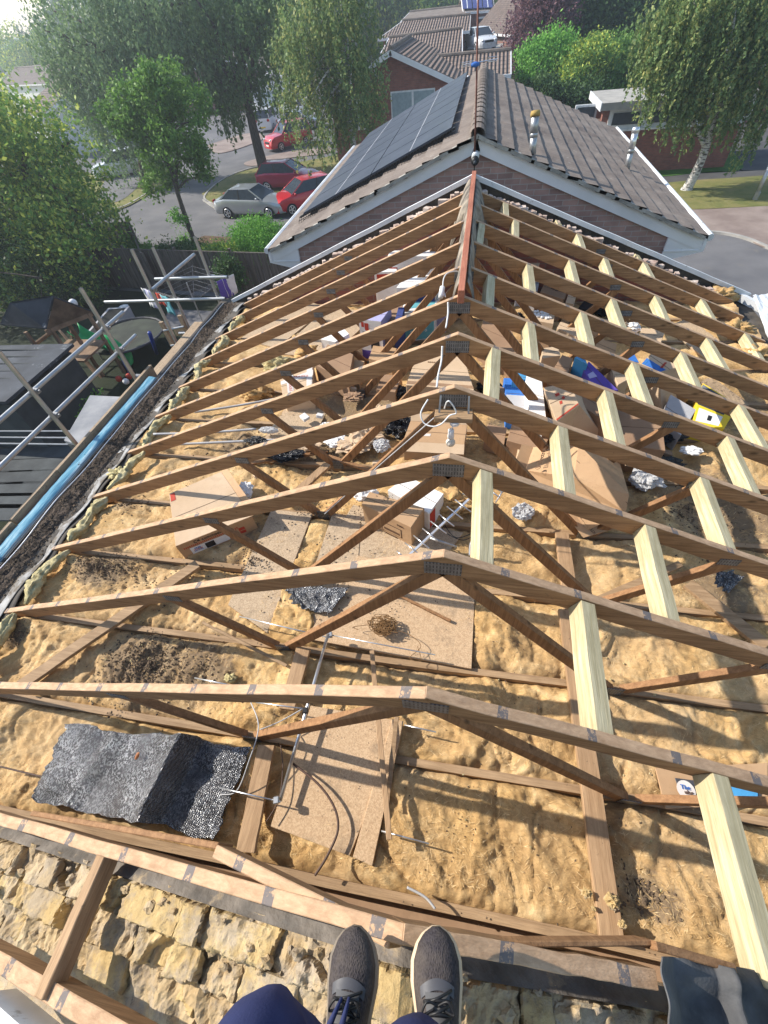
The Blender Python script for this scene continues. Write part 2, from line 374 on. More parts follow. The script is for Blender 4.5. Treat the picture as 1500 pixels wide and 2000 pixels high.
# people
M['navycloth'] = None
t = NT('navy work trousers'); t.bump(t.noise(7, 4, t.mapd((1, 1, .5)), dist=.6), .012, .5); t.bump(t.noise(240, 2), .0012, .5)
M['navycloth'] = t.out(t.ramp(t.noise(9, 4), [(.3, (.016, .022, .075)), (.7, (.03, .04, .12))]), .85)
M['skin'] = noisy('skin', (.50, .29, .20), (.58, .35, .25), 6, .55, .001)
M['hair'] = flat('dark hair', (.03, .02, .015), .7); M['shirt'] = flat('grey t-shirt', (.16, .17, .18), .85)
t = NT('knitted shoe upper'); v = t.vor(300, t.mapd((1, .6, 1))); t.bump(v, .0015, .9)
c = t.ramp(v, [(.2, (.018, .015, .018)), (.6, (.045, .038, .042))]); c = t.mix(t.math('MULTIPLY', t.step(t.noise(9, 8, rough=.7), .42, .66), .65), c, (.13, .105, .085)); M['knit'] = t.out(c, .8)
M['sole'] = noisy('dusty rubber sole', (.10, .09, .08), (.34, .27, .20), 9, .85, .003)
M['solel'] = noisy('tan foam sole', (.50, .38, .26), (.66, .52, .37), 9, .85, .003)
M['toe'] = flat('grey overlay', (.085, .085, .09), .7)
# masonry on the party wall
def stock(name, c1, c2, c3):
    t = NT(name); n = t.noise(7, 9, rough=.7); c = t.ramp(n, [(.3, c1), (.5, c2), (.7, c3)])
    c = t.mix(t.math('MULTIPLY', t.step(t.noise(6, 9, rough=.75), .47, .58), .75), c, t.ramp(n, [(.3, (.22, .175, .13)), (.7, (.46, .39, .31))]))
    c = t.mix(t.math('MULTIPLY', t.step(t.noise(17, 6, rough=.8), .58, .66), .6), c, (.08, .065, .05))
    b = t.bump(t.noise(22, 10, rough=.75), .014, .9); t.bump(t.noise(150, 3), .002, .6, b)
    return t.out(c, .95)
M['stock'] = stock('yellow stock brick', (.38, .255, .115), (.52, .38, .18), (.64, .50, .29))
M['stockp'] = stock('grey tan stock brick', (.34, .25, .145), (.49, .375, .23), (.62, .51, .355))
M['mortar'] = stock('sandy mortar', (.34, .235, .12), (.48, .355, .20), (.60, .475, .30))
M['mortarg'] = stock('grey mortar', (.11, .11, .11), (.20, .20, .20), (.30, .29, .28))

def leaf(name, cols, tr=.35):
    t = NT(name); cols = [tuple(x * 1.7 for x in c) for c in cols]; g = t.node('ShaderNodeNewGeometry'); n = len(cols)
    c = t.ramp(g.outputs['Random Per Island'], [(i / max(n - 1, 1), c) for i, c in enumerate(cols)])
    c = t.mix(.55, c, t.mix(1., c, t.ramp(t.noise(.55, 5), [(.3, (.45, .5, .5)), (.68, (1.3, 1.25, 1.1))]), 'MULTIPLY'))
    t.out(c, .6); t.b.inputs['Specular IOR Level'].default_value = .25
    tl = t.node('ShaderNodeBsdfTranslucent'); t.inp(tl.inputs[0], c); mx = t.node('ShaderNodeMixShader'); mx.inputs[0].default_value = tr
    o = t.n['Material Output']; t.t.links.new(t.b.outputs[0], mx.inputs[1]); t.t.links.new(tl.outputs[0], mx.inputs[2]); t.t.links.new(mx.outputs[0], o.inputs[0])
    return t.m
M['l_mid'] = leaf('mid green leaves', [(.05, .11, .025), (.085, .17, .035), (.13, .22, .045)])
M['l_mid2'] = leaf('grey green leaves', [(.05, .09, .035), (.075, .13, .045), (.11, .17, .06)])
M['l_yel'] = leaf('yellow green leaves', [(.08, .16, .04), (.14, .24, .05), (.40, .42, .08), (.08, .15, .04), (.11, .2, .045)])
M['l_dark'] = leaf('dark green leaves', [(.022, .05, .018), (.04, .08, .025), (.06, .11, .035)])
M['l_birch'] = leaf('birch leaves', [(.07, .115, .045), (.10, .155, .06), (.14, .19, .07), (.24, .24, .09)])
M['l_will'] = leaf('blue green hanging leaves', [(.07, .12, .06), (.11, .17, .08), (.16, .22, .10)])
M['l_fresh'] = leaf('fresh green leaves', [(.07, .18, .03), (.11, .26, .045), (.18, .33, .07)])
M['l_purp'] = leaf('purple leaves', [(.07, .04, .055), (.12, .06, .08), (.16, .09, .09)])
M['l_far'] = leaf('far leaves', [(.05, .09, .035), (.08, .13, .05)])
M['bark'] = noisy('brown bark', (.05, .04, .032), (.12, .10, .08), 4, .95, .03, 9, stretch=(5, 5, 1))
M['barkw'] = noisy('silver birch bark', (.10, .09, .08), (.55, .53, .50), 3, .85, .02, 12, stretch=(2, 2, 5), lo=.42, hi=.5)
# ------------------------------------------------------------------ our house: walls, ceiling, trusses
random.seed(3)
TP = .39                                        # rafter slope
def sl(p, side, off=0):                         # pixel -> roof slope plane
    d = (p[0] - 750) / F * CR - (p[1] - 1000) / F * CU + CF
    t = (off - TP * side * CAM.x - CAM.z) / (TP * side * d.x + d.z); return CAM + d * t
GZ = -6.2
def zc(x):                                      # height of the loft floor
    return -1.375

house = thing('brick_house', 'brick house under the stripped roof with the photographer on its gable', 'house', (0, 3.8, GZ))
mb = MB(); mb.box((0, 3.85, (GZ - 1.62) / 2), (6.5, 6.8, -GZ - 1.62)); mb.build('wall', M['brickRy'], house)
mb = MB(); mb.grid(lambda u, v: V(-3.3 + 6.6 * u, .5 + 6.7 * v, -1.50), 24, 2); mb.build('ceiling', M['cardd'], house)
# far gable of the same house: brick rises under the last truss
mb = MB(); pts = [(-3.2, -1.7), (3.2, -1.7), (3.2, -1.42), (0, -.16), (-3.2, -1.42)]
mb.add([V(x, 7.09, z) for x, z in pts] + [V(x, 7.21, z) for x, z in pts], [(0, 1, 2, 3, 4), (9, 8, 7, 6, 5)] + [(i, (i + 5), (i + 1) % 5 + 5, (i + 1) % 5) for i in range(5)])
mb.build('gable_wall', M['brickR'], house)
mb = MB()
for s in (-1, 1):
    for k in range(58):
        x = s * (.12 + k * .06 + random.uniform(-.02, .02))
        if abs(x) > 3.35: continue
        L = random.uniform(.03, .11); mb.box((x, 7.16 + random.uniform(-.03, .02), -TP * abs(x) - .035 + random.uniform(-.03, .025)), (L, random.uniform(.04, .09), random.uniform(.02, .06)), random.uniform(-.6, .6))
mb.build('broken_brick', noisy('pale broken brick', (.36, .25, .20), (.62, .52, .45), 8, .9, .004), house)['kind'] = 'stuff'
mb = MB()
for s in (-1, 1): mb.beam((0, 7.25, .09), (s * 3.72, 7.25, .09 - TP * 3.72), .03, .05, n=14, jit=.006)
mb.build('verge_trim', M['pvc'], house)
mb = MB()
for s in (-1, 1): mb.beam((0, 7.285, .05), (s * 3.7, 7.285, .05 - TP * 3.7), .02, .16)
mb.build('bargeboard', M['felt'], house)

ordn = ['', 'nearest', 'second', 'third', 'fourth', 'fifth', 'sixth', 'seventh', 'eighth', 'ninth', 'tenth', 'eleventh', 'farthest']
TR = {1: (0, .6), 2: (0, 1.2), 3: (.02, 1.78), 4: (.006, 2.39), 5: (0, 3.0), 6: (-.008, 3.63), 7: (-.02, 4.22), 8: (-.01, 4.8), 9: (0, 5.4), 10: (0, 6.0), 11: (0, 6.55), 12: (0, 7.02)}
extra = {1: ' at the feet', 2: ' behind the large black foil', 3: ' above the string board',
         4: ' in front of the hanging bulb', 5: ' carrying the light bulb', 6: ' past the bulb', 7: ' where the red timber starts',
         8: ' under the red timber', 9: ' over the white cartons', 10: ' over the stack of white boxes', 11: ' last but one', 12: ' against the far gable with its broken bricks'}
for i in range(1, 13):
    dx, y = TR[i]
    t = thing('roof_truss', 'weathered timber roof truss, ' + ordn[i] + ' from the camera,' + extra[i], 'roof truss', (dx, y, 0), group='roof trusses stripped of their tiles')
    T = .042; H = .112; W_ = 3.42
    for s in (-1, 1):
        mb = MB(); w = W_ + random.uniform(-.05, .03)
        if i == 1: w = 3.3 if s < 0 else .70
        mb.beam((0, 0, 0), (s * w, 0, -TP * w), T, H, n=16, jit=.0022)
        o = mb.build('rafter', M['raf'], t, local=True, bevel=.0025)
    bx = [-3.2, 3.2]
    if i == 1: bx = [-3.2, 1.2]
    mb = MB(); mb.beam((bx[0], 0, -1.352), (bx[1], 0, -1.352), T, .09, n=8, jit=.003); mb.build('tie_beam', M['chord'], t, local=True)
    zb = -1.335
    for s in (-1, 1):
        if i == 1: continue
        n_ = 1.085
        mb = MB(); mb.beam((s * .02, 0, -.085), (s * n_, 0, zb + .01), T - .004, .07); mb.build('web', M['web'], t, local=True, bevel=.002)
        mb = MB(); mb.beam((s * (n_ + .03), 0, zb + .02), (s * 1.63, 0, -.73), T - .006, .07, up=(-s * .3, 0, 1)); mb.build('web', M['web'], t, local=True, bevel=.002)
        mb = MB(); mb.box((s * n_, -.0225, zb + .0), (.10, .003, .10)); mb.build('nail_plate', M['plate'], t, local=True)
        mb = MB(); mb.box((s * 1.63, -.0235, -.715), (.11, .003, .055)); mb.build('nail_plate', M['plate'], t, local=True)
    if i > 1:
        mb = MB(); mb.box((0, -.0225, -.094), (.165, .003, .088)); mb.build('nail_plate', M['plate'], t, local=True)
# the short webs on the nearest truss: a batten from the left rafter down to the tie beam
# new noggins between the right-hand rafters
nog = [((1375, 1515), (1480, 1920), 2), ((1140, 1190), (1175, 1435), 3), ((945, 925), (945, 1105), 4), ((1265, 1035), (1310, 1220), 4), ((1095, 838), (1118, 960), 5), ((1375, 945), (1420, 1075), 5),
       ((965, 685), (970, 780), 6), ((1190, 770), (1210, 870), 6), ((1425, 870), (1470, 965), 6), ((1033, 630), (1045, 705), 7), ((1240, 715), (1265, 790), 7), ((1445, 805), (1490, 875), 7),
       ((957, 535), (960, 588), 8), ((1137, 615), (1155, 670), 8), ((1333, 695), (1365, 755), 8), ((1035, 515), (1040, 560), 9), ((1200, 588), (1215, 635), 9), ((1383, 670), (1415, 720), 9),
       ((939, 432), (941, 468), 10), ((1115, 512), (1128, 550), 10), ((1285, 582), (1305, 625), 10), ((1457, 660), (1490, 705), 10), ((1005, 430), (1013, 457), 11), ((1182, 505), (1198, 540), 11), ((1370, 590), (1397, 626), 11),
       ((986, 392), (990, 412), 12), ((1130, 452), (1140, 482), 12), ((1262, 510), (1275, 535), 12)]
rows = {}
for a, b, i in nog:
    ya, yb = TR[i][1] - .021, TR[i - 1][1] + .021
    xa = px(a, y=ya).x; xb = px(b, y=yb).x; x = (xa + xb) / 2; x = max(x, .06); rows.setdefault(i, []).append((x, ya, yb))
PLACE = ['nearest the ridge', 'second out from the ridge', 'third out from the ridge', 'fourth out from the ridge']
for i, L in rows.items():
    L.sort()
    for k, (x, ya, yb) in enumerate(L):
        lab = 'pale new timber noggin %s between the %s and %s trusses' % (PLACE[k] if len(L) > 1 else 'alone', ordn[i - 1], ordn[i])
        if i == 4 and k == 0: lab = 'pale new timber noggin with a round knot hole, ending beside the white aerial'
        mb = MB(); o_ = .004; w = .072
        mb.beam((x + .01, ya, -TP * x - .006), (x + random.uniform(-.012, .012), yb, -TP * x - .008), w, .095, up=(TP, 0, 1), n=4, jit=.002)
        o = mb.build('noggin', M['new'], loc=(x, yb, -TP * x), bevel=.003); tag(o, lab, 'timber', 'new pale noggins between the right rafters')
# small wedges on the gable behind the last truss
for k, (p, w) in enumerate((((1095, 420), 'near the ridge'), ((1252, 492), 'halfway down the slope'), ((1408, 562), 'at the eave'))):
    c = px(p, y=7.08); mb = MB(); mb.beam((c.x, 7.2, -TP * c.x + .0), (c.x + .01, 7.04, -TP * c.x), .06, .09, up=(TP, 0, 1)); o = mb.build('packer', M['new'], loc=c)
    tag(o, 'short reddish timber packer on the far brick gable, ' + w, 'timber', 'packers on the far gable')
# ridge timber and rags of felt
rb = thing('ridge_timber', 'long red stained timber running along the ridge to the far gable', 'timber', (0, 4.15, 0))
mb = MB(); mb.beam((-.012, 4.12, .075), (0, 7.32, .105), .05, .10, n=10, jit=.002); mb.build('board', M['red'], rb, bevel=.003)
for s in (-1, 1):
    mb = MB()
    def fn(u, v, s=s):
        y = 4.3 + 2.9 * v; w = (.02 + .08 * (.5 + .9 * noise.noise((y * 2.2, s * 3.1, 0)))) * u if y < 6.3 else u * .2
        return V(s * (.03 + w), y + .05 * noise.noise((u * 3, y * 6, s)), .055 - .25 * u * (w / .12 if w > 0 else 0) - .10 * u + .015 * noise.noise((u * 5, y * 9, 2)))
    mb.grid(fn, 8, 90); o = mb.build('torn_felt', noisy('torn grey felt %d' % s, (.09, .08, .07), (.34, .29, .23), 7, .95, .01), rb, smooth=True)
    m = o.modifiers.new('thick', 'SOLIDIFY'); m.thickness = .004

# glass wool between the ties, one quilt to a bay
def hw(x, y):
    wx = x + .16 * noise.noise((x * 2.3, y * 2.3, 11)); wy = y + .16 * noise.noise((x * 2.1, y * 2.2, 23))
    b = 1 - abs(noise.noise((wx * 2.1, wy * 2.9, 1.7))) * 2.2; k = noise.noise((x * .9, y * 1.1, 40)) * .5 + .5
    c = -abs(noise.noise((wx * 4.6 + 3, wy * 3.4, 4.))); c = max(0, 1 + c * 9) * -.028              # tears and creases
    return .045 * (b - .5) + c * k + .016 * fbm(wx * 6, wy * 7, 7, 4) + (.004 + .010 * k) * fbm(x * 24, y * 26, 3, 3) + .03 * noise.noise((x * 1.3, y * 1.4, 9)) - .020 * abs(noise.noise((wx * 11, wy * 13, 5))) - .009 * abs(noise.noise((wx * 25, wy * 27, 8))) + .012
DIRT = [((285, 1300), .30, 1), ((200, 1108), .24, 1), ((400, 1300), .28, .8), ((250, 985), .14, .6), ((1270, 1745), .14, .7), ((1430, 1000), .5, .8), ((1330, 950), .4, .8), ((480, 870), .3, .8), ((480, 1040), .2, .7), ((640, 870), .5, .8), ((720, 800), .6, .9), ((1050, 850), .6, .7), ((30, 1240), .12, .8), ((120, 1380), .15, .5), ((1400, 1150), .3, .7), ((390, 1330), .15, .8), ((860, 1350), .3, .45), ((1440, 800), .6, .6), ((620, 640), .5, .6)]
DIRT = [(px(p, z=-1.36), r, k) for p, r, k in DIRT]
def dirtmask(x, y): return max(k * math.exp(-((x - c.x) ** 2 / 1.6 + (y - c.y) ** 2) / (r * r)) for c, r, k in DIRT)
FLATB = [[(597, 1247), (921, 1306), (928, 1150), (870, 1118), (700, 1085)], [(445, 1181), (522, 1236), (610, 1003), (530, 995)], [(528, 1614), (727, 1692), (788, 1404), (607, 1378)], [(618, 1245), (700, 1090), (705, 1020), (650, 1000), (600, 1150)], [(630, 1080), (715, 1095), (860, 1100), (905, 1040), (800, 1020), (690, 985)],
 [(510, 865), (600, 880), (640, 800), (560, 790)], [(540, 690), (640, 700), (740, 610), (640, 600)], [(470, 660), (540, 680), (640, 600), (590, 585)], [(1280, 1500), (1500, 1490), (1500, 1570), (1300, 1580)], [(1300, 640), (1345, 620), (1440, 690), (1385, 705)], [(1390, 735), (1465, 790), (1440, 800), (1365, 745)]]
FLATB = [[(q.x, q.y) for q in (px(p, z=-1.335) for p in L)] for L in FLATB]
FBB = [(min(x for x, y in L), max(x for x, y in L), min(y for x, y in L), max(y for x, y in L)) for L in FLATB]
def inboard(x, y):
    for L, (a, b, c, d) in zip(FLATB, FBB):
        if not (a < x < b and c < y < d): continue
        k = False; j = len(L) - 1
        for i in range(len(L)):
            if (L[i][1] > y) != (L[j][1] > y) and x < (L[j][0] - L[i][0]) * (y - L[i][1]) / (L[j][1] - L[i][1]) + L[i][0]: k = not k
            j = i
        if k: return True
    return False
ys = [TR[i][1] for i in range(1, 13)]; ys = ys + [7.1]
bay = ['', 'nearest the feet', 'beside the crumpled black foil', 'under the big board with string', 'by the computer carton', 'under the hanging bulb', 'behind the flat box by the bulb', 'with the fragile carton', 'under the white open box', 'under the teal cartons', 'under the white box stack', 'next to last before the far gable', 'against the far gable']
for i in range(1, 13):
    y0, y1 = ys[i - 1], ys[i]; w = .012 if i < 4 else .02 if i < 7 else .04
    nx = int(6.7 / w); ny = max(3, int((y1 - y0) / w)); mb = MB()
    def fn(u, v, y0=y0, y1=y1):
        x = -3.36 + 6.78 * u; y = y0 + (y1 - y0) * v; e = min(v, 1 - v) * (y1 - y0); 
        z = zc(x) + .02 + hw(x, y) - .075 * max(0, 1 - e / .075) ** 2; return V(x, y, min(z, -1.362) if inboard(x, y) else z)
    mb.grid(fn, nx, ny); o = mb.build('insulation_quilt', M['wool'], loc=(0, y0, -1.37), smooth=True)
    at = o.data.attributes.new('dirt', 'FLOAT', 'POINT'); at.data.foreach_set('value', [dirtmask(v[0], v[1]) for v in mb.v])
    tag(o, 'tan glass wool quilt filling the loft bay ' + bay[i], 'insulation', 'glass wool quilts between the ties')
# yellow lengths of quilt pushed up at the left eave
ends = [(1, 2), (2, 3), (3, 4), (4, 5), (5, 6), (6, 7), (7, 8), (8, 9), (9, 10), (10, 11)]
for k, (a, b) in enumerate(ends):
    ya, yb = TR[a][1] + .05, TR[b][1] - .04; mb = MB(); sd = k * 3.7; n_ = 54; P = []
    for j in range(n_ + 1):
        v = j / n_; y = ya + (yb - ya) * v; x = -3.22 + .10 * noise.noise((y * 3.5, sd, 0)) - .05 * math.sin(v * PI) * (k % 2)
        P.append((x, y, zc(x) + .09 + .03 * noise.noise((y * 4, sd, 5))))
    N_ = 22; vs = []; fs = []
    for j, (x, y, z) in enumerate(P):
        e = min(j, n_ - j) / n_; r = .037 * min(1, .35 + e * 4) * (1 + .7 * noise.noise((y * 5, sd, 3)))
        for a_ in range(N_):
            th = 2 * PI * a_ / N_; rr = r * (1 + .75 * fbm(math.cos(th) * 2.2 + sd, math.sin(th) * 2.2, y * 13, 4))
            vs.append(V(x + rr * 1.15 * math.cos(th), y, z + rr * math.sin(th)))
    for j in range(n_):
        for a_ in range(N_): fs.append((j * N_ + a_, j * N_ + (a_ + 1) % N_, (j + 1) * N_ + (a_ + 1) % N_, (j + 1) * N_ + a_))
    fs.append(tuple(range(N_ - 1, -1, -1))); fs.append(tuple(range(n_ * N_, n_ * N_ + N_)))
    mb.add(vs, fs); o = mb.build('insulation_roll', M['wooly'], loc=(-3.2, ya, -1.3), smooth=True)
    tag(o, 'yellowish roll of glass wool at the left eave between the %s and %s trusses' % (ordn[a], ordn[b]), 'insulation', 'yellow wool rolls along the left eave')
# loose lumps of wool
lumps = [((545, 715), .16, 'left of the fragile carton'), ((600, 690), .13, 'between the white open box and the fragile carton'), ((500, 765), .14, 'beside the fragile carton on its left'), ((880, 985), .12, 'behind the white aerial'),
         ((925, 985), .09, 'at the tip of the white aerial'), ((1410, 575), .13, 'at the right eave by the white gutter end'), ((1440, 640), .12, 'greyish, on the right eave'), ((1475, 690), .11, 'grey, lowest on the right eave'), ((450, 1325), .03, 'bright yellow scrap near the aerial rod'), ((555, 590), .10, 'thin, near the far left eave'), ((230, 925), .07, 'pale yellow, on the left eave beside a rafter end')]
for k, (p, r, w) in enumerate(lumps):
    c = px(p, z=-1.31); mb = MB(); ico(mb, c, r, k * 7.3, .9, 28, 18, (1.2, .8, .55), 2.6)
    o = mb.build('wool_tuft', M['wooly'] if k in (8, 10, 0) else M['wool'], loc=c, smooth=True); tag(o, 'torn tuft of glass wool ' + w, 'insulation', 'loose tufts of glass wool')
# ------------------------------------------------------------------ left eave, gutter and scaffold
Y0, Y1 = .9, 7.35
def strip(x0, x1, z0, z1, ya, yb, n=80, wob=.02, sd=0, sag=0):
    def fn(u, v):
        y = ya + (yb - ya) * v; w = wob * noise.noise((y * 3.1, sd, u * 2))
        return V(x0 + (x1 - x0) * u + w, y, z0 + (z1 - z0) * u + w * .5 - sag * 4 * u * (1 - u))
    return fn
mb = MB(); mb.grid(lambda u, v: strip(-3.36, -3.60, -1.34, -1.385, Y0, 7.15, sd=4, wob=.035)(u, v) + V(0, 0, .05 * (math.sin((Y0 + 6.25 * v) / .6 * 2 * PI) * .5 * (1 - u))), 8, 220)
o = mb.build('eave_felt', M['felt'], loc=(-3.45, Y0, -1.35), smooth=True); o.modifiers.new('t', 'SOLIDIFY').thickness = .004
tag(o, 'dark wavy strip of roofing felt along the left rafter ends', 'felt')
mb = MB(); mb.grid(lambda u, v: V(-3.42 - .13 * u * (1 + .5 * noise.noise((v * 30, 2, 0))), Y0 + .3 + 5.9 * v, -1.345 - .045 * u + .012 * math.sin(v * 60) + .01), 5, 200)
o = mb.build('eave_tray', noisy('grey eave tray', (.20, .20, .20), (.36, .36, .36), 5, .6, .004, dirt=((.09, .07, .05), 6, .46)), loc=(-3.5, Y0, -1.35), smooth=True); o.modifiers.new('t', 'SOLIDIFY').thickness = .003
tag(o, 'pale grey plastic eave tray between the felt and the debris', 'tray')
mb = MB(); mb.box((-3.70, 4.1, -1.46), (.50, 6.6, .10)); mb.box((-3.40, 4.1, -1.52), (.14, 6.6, .03))
o = mb.build('eave_board', M['felt'], loc=(-3.66, 4.1, -1.5)); tag(o, 'dirty board under the debris at the left eave', 'board')
mb = MB(); mb.grid(lambda u, v: V(-3.51 - .33 * u, Y0 + 6.3 * v, -1.40 + .022 * (fbm(u * 5, v * 70, 3) + .5) * (1 if .05 < u < .95 else .3)), 20, 420)
o = mb.build('roof_debris', M['dirt'], loc=(-3.6, 4, -1.4), smooth=True); tag(o, kind='stuff')
mb = MB(); mb.tube([V(-3.79 + .03 * noise.noise((v * 9, 1, 1)), 1.2 + 5.9 * v, -1.355 + .02 * noise.noise((v * 12, 4, 1))) for v in [k / 90 for k in range(91)]], .006, 6)
o = mb.build('gutter_wire', M['alu'], loc=(-3.7, 4, -1.36), smooth=True); tag(o, 'thin pale wavy wire lying in the debris beside the left gutter', 'wire')
# mesh guard
mb = MB()
for k in range(330):
    y = 1.2 + k * .018; mb.beam((-3.84, y, -1.372), (-3.885, y, -1.385), .003, .003)
for x in (-3.84, -3.86, -3.885): mb.beam((x, 1.2, -1.372), (x, 7.1, -1.372), .003, .003)
o = mb.build('gutter_guard', M['darkgrey'], loc=(-3.78, 4, -1.38)); tag(o, 'fine wire mesh gutter guard beside the blue film', 'gutter guard')
# gutter wrapped in blue film (near length), bare board beyond
mb = MB()
def gf(u, v):
    a = PI * u; y = .9 + 4.17 * v
    return V(-3.955 + .072 * math.cos(a), y, -1.40 + .035 * math.sin(a) + .006 * noise.noise((u * 4, y * 3, 1)) + .004 * noise.noise((u * 9, y * 14, 1)))
mb.grid(gf, 14, 160); o = mb.build('wrapped_gutter', M['wrap'], loc=(-3.9, 2.9, -1.4), smooth=True); o.modifiers.new('t', 'SOLIDIFY').thickness = .004
tag(o, 'gutter wrapped in shiny blue protective film along the left eave', 'gutter')
mb = MB(); mb.grid(lambda u, v: V(-3.80 - .09 * u, 5.1 + 2.1 * v, -1.39 - .06 * math.sin(PI * u)), 8, 30); o = mb.build('open_gutter', M['darkgrey'], loc=(-3.85, 6, -1.4)); o.modifiers.new('t', 'SOLIDIFY').thickness = .004
tag(o, 'dark open gutter beyond the blue wrapped length', 'gutter')
# boards
def board(a, b, w, h, lab, grp=None, up=(0, 0, 1), mat='scb', name='scaffold_board', n=6):
    mb = MB(); mb.beam(a, b, w, h, up=up, n=n, jit=.002); o = mb.build(name, M[mat], loc=a, bevel=.004); return tag(o, lab, 'board', grp)
toe = [(.6, 2.62), (2.64, 3.42), (3.3, 5.28)]
for k, (a, b) in enumerate(toe):
    x = -4.02 - .012 * (k % 2)
    board((x - .04, a, -1.33 + .004 * k), (x - .04, b, -1.33 + .004 * k), .04, .225, ['worn toe board behind the blue gutter, nearest length', 'short middle toe board behind the blue gutter', 'far toe board behind the blue gutter, with a square bare end'][k], 'toe boards along the left scaffold')
for k, (x, ya, yb, l) in enumerate([(-4.02, 5.2, 6.95, 'inner pale scaffold board beyond the blue gutter'), (-4.25, 5.35, 7.0, 'outer pale scaffold board beyond the blue gutter')]):
    board((x, ya, -1.60 - .004 * k), (x, yb, -1.60), .22, .038, l, 'pale scaffold boards beyond the gutter')
for k in range(3):
    board((-4.35 - .235 * k, .6, -3.45), (-4.35 - .235 * k, 5.3, -3.45), .225, .038, 'scaffold deck board below the guard rails, %s from the house' % ['first', 'second', 'third'][k], 'deck boards of the lower lift')
board(px((338, 640), y=7.7), px((425, 636), y=7.7), .04, .15, 'short plywood toe board across the end of the scaffold', None, mat='planky')
# tubes
def stube(a, b, lab, grp='scaffold tubes', name='scaffold_tube', r=.0242, collar=()):
    t = thing(name, lab, 'scaffold tube', tuple(a), group=grp)
    mb = MB(); mb.tube([a, b], r, 14, cap=False); mb.tube([a, b], r - .004, 14, cap=False); o = mb.build('tube', M['metal'], t, smooth=True)
    for c in collar:
        mb = MB(); d = (V(b) - V(a)).normalized(); c = V(c)
        mb.tube([c - d * .03, c + d * .03], r + .009, 12); mb.box(c + V(.0, .03, 0), (.085, .05, .05)); mb.tube([c + V(-.06, .01, .0), c + V(.07, .03, .01)], .008, 6); mb.box(c + V(.05, .03, .0), (.022, .03, .03)); mb.build('coupler', M['clip'], t, bevel=.003)
    return t
XS = -4.35
stube((XS - .05, 1.0, -.80), px((240, 610), x=XS - .05), 'upper guard rail tube running along the left scaffold')
stube((XS - .05, 1.0, -1.11), px((265, 655), x=XS - .05), 'lower guard rail tube running along the left scaffold')
stube((XS, 3.90, GZ), (XS, 3.88, -.33), 'upright scaffold tube cut by the left edge of the view', collar=[(XS - .01, 3.89, -.80), (XS - .01, 3.89, -1.11)])
stube((XS, 5.25, GZ), (XS, 5.21, -.31), 'upright scaffold tube at the end of the two guard rails', collar=[(XS - .01, 5.22, -.80), (XS - .01, 5.23, -1.10), (XS + .02, 5.24, -1.50)])
stube((XS, 2.3, GZ), (XS, 2.3, -1.0), 'nearest upright scaffold tube by the toe boards')
b0, b1 = px((257, 487), x=-4.5), px((327, 633), x=-4.5)
stube((b1.x, b1.y, GZ), b0, 'upright scaffold tube beside the ladder', collar=[px((297, 567), x=-4.5)])
cy = 7.45
c0, c1 = px((298, 483), y=cy), px((363, 618), y=cy); d0, d1 = px((380, 462), y=cy), px((437, 597), y=cy)
stube((c1.x, cy, GZ), (c0.x, cy, c0.z), 'middle upright tube of the far scaffold return', collar=[px((331, 541), y=cy), px((344, 587), y=cy)])
stube((d1.x, cy, GZ), (d0.x, cy, d0.z), 'far upright tube of the scaffold return nearest the neighbouring house', collar=[px((414, 542), y=cy), px((430, 585), y=cy)])
stube(px((205, 590), y=cy - .05), px((440, 583), y=cy - .05), 'long level scaffold tube across the washing lines')
stube(px((303, 545), y=cy - .05), px((445, 541), y=cy - .05), 'short level scaffold tube above the washing lines')
stube(px((296, 567), y=6.5), px((379, 497), y=7.9), 'slanting scaffold tube between the ladder and the far uprights')
stube(px((350, 651), y=7.3), px((405, 649), y=7.3), 'stub of scaffold tube beneath the plywood toe board')
# ladder
lt, lb_ = px((313, 630), y=7.0), px((333, 705), y=7.0); lad = thing('ladder', 'wooden pole ladder rising through the far scaffold', 'ladder', (lb_.x, 7.0, -3.5))
for k, dx in enumerate((0, .30)):
    mb = MB(); mb.beam((lt.x + dx + .02 * k, 7.0 + .1 * k, lt.z + .06 * k), (lt.x + dx + .05, 7.05 + .1 * k, -5.5), .07, .05, up=(0, -1, 0)); mb.build('stile', M['scb'], lad, bevel=.003)
for k in range(16):
    z = lt.z - .13 - .27 * k; mb = MB(); mb.tube([(lt.x + .0, 6.98, z), (lt.x + .34, 7.08, z + .02)], .016, 8); mb.build('rung', M['metal'], lad)
# right eave: white soffit end
ct = px((1478, 585), y=6.9); rg = thing('gutter_end', 'broken white plastic fascia and gutter end at the right eave', 'gutter', tuple(ct))
mb = MB(); a = px((1470, 578), z=-1.40); b = px((1500, 660), z=-1.44); c = px((1560, 640), z=-1.46); d = px((1505, 572), z=-1.42)
mb.grid(lambda u, v: a.lerp(d, u).lerp(b.lerp(c, u), v) + V(0, 0, .02 * noise.noise((u * 4, v * 5, 0)) - .02 * u), 8, 8); o = mb.build('fascia', M['pvc'], rg); o.modifiers.new('t', 'SOLIDIFY').thickness = .01
mb = MB(); mb.beam(px((1447, 572), y=7.25), px((1500, 600), y=7.0), .05, .09); mb.build('end_cap', M['pvc'], rg)
mb = MB(); mb.box((3.62, 4.1, -1.56), (.24, 6.4, .16)); o = mb.build('eave_board', M['felt'], loc=(3.62, 4.1, -1.5)); tag(o, 'dark eave board along the right side of the loft', 'board')

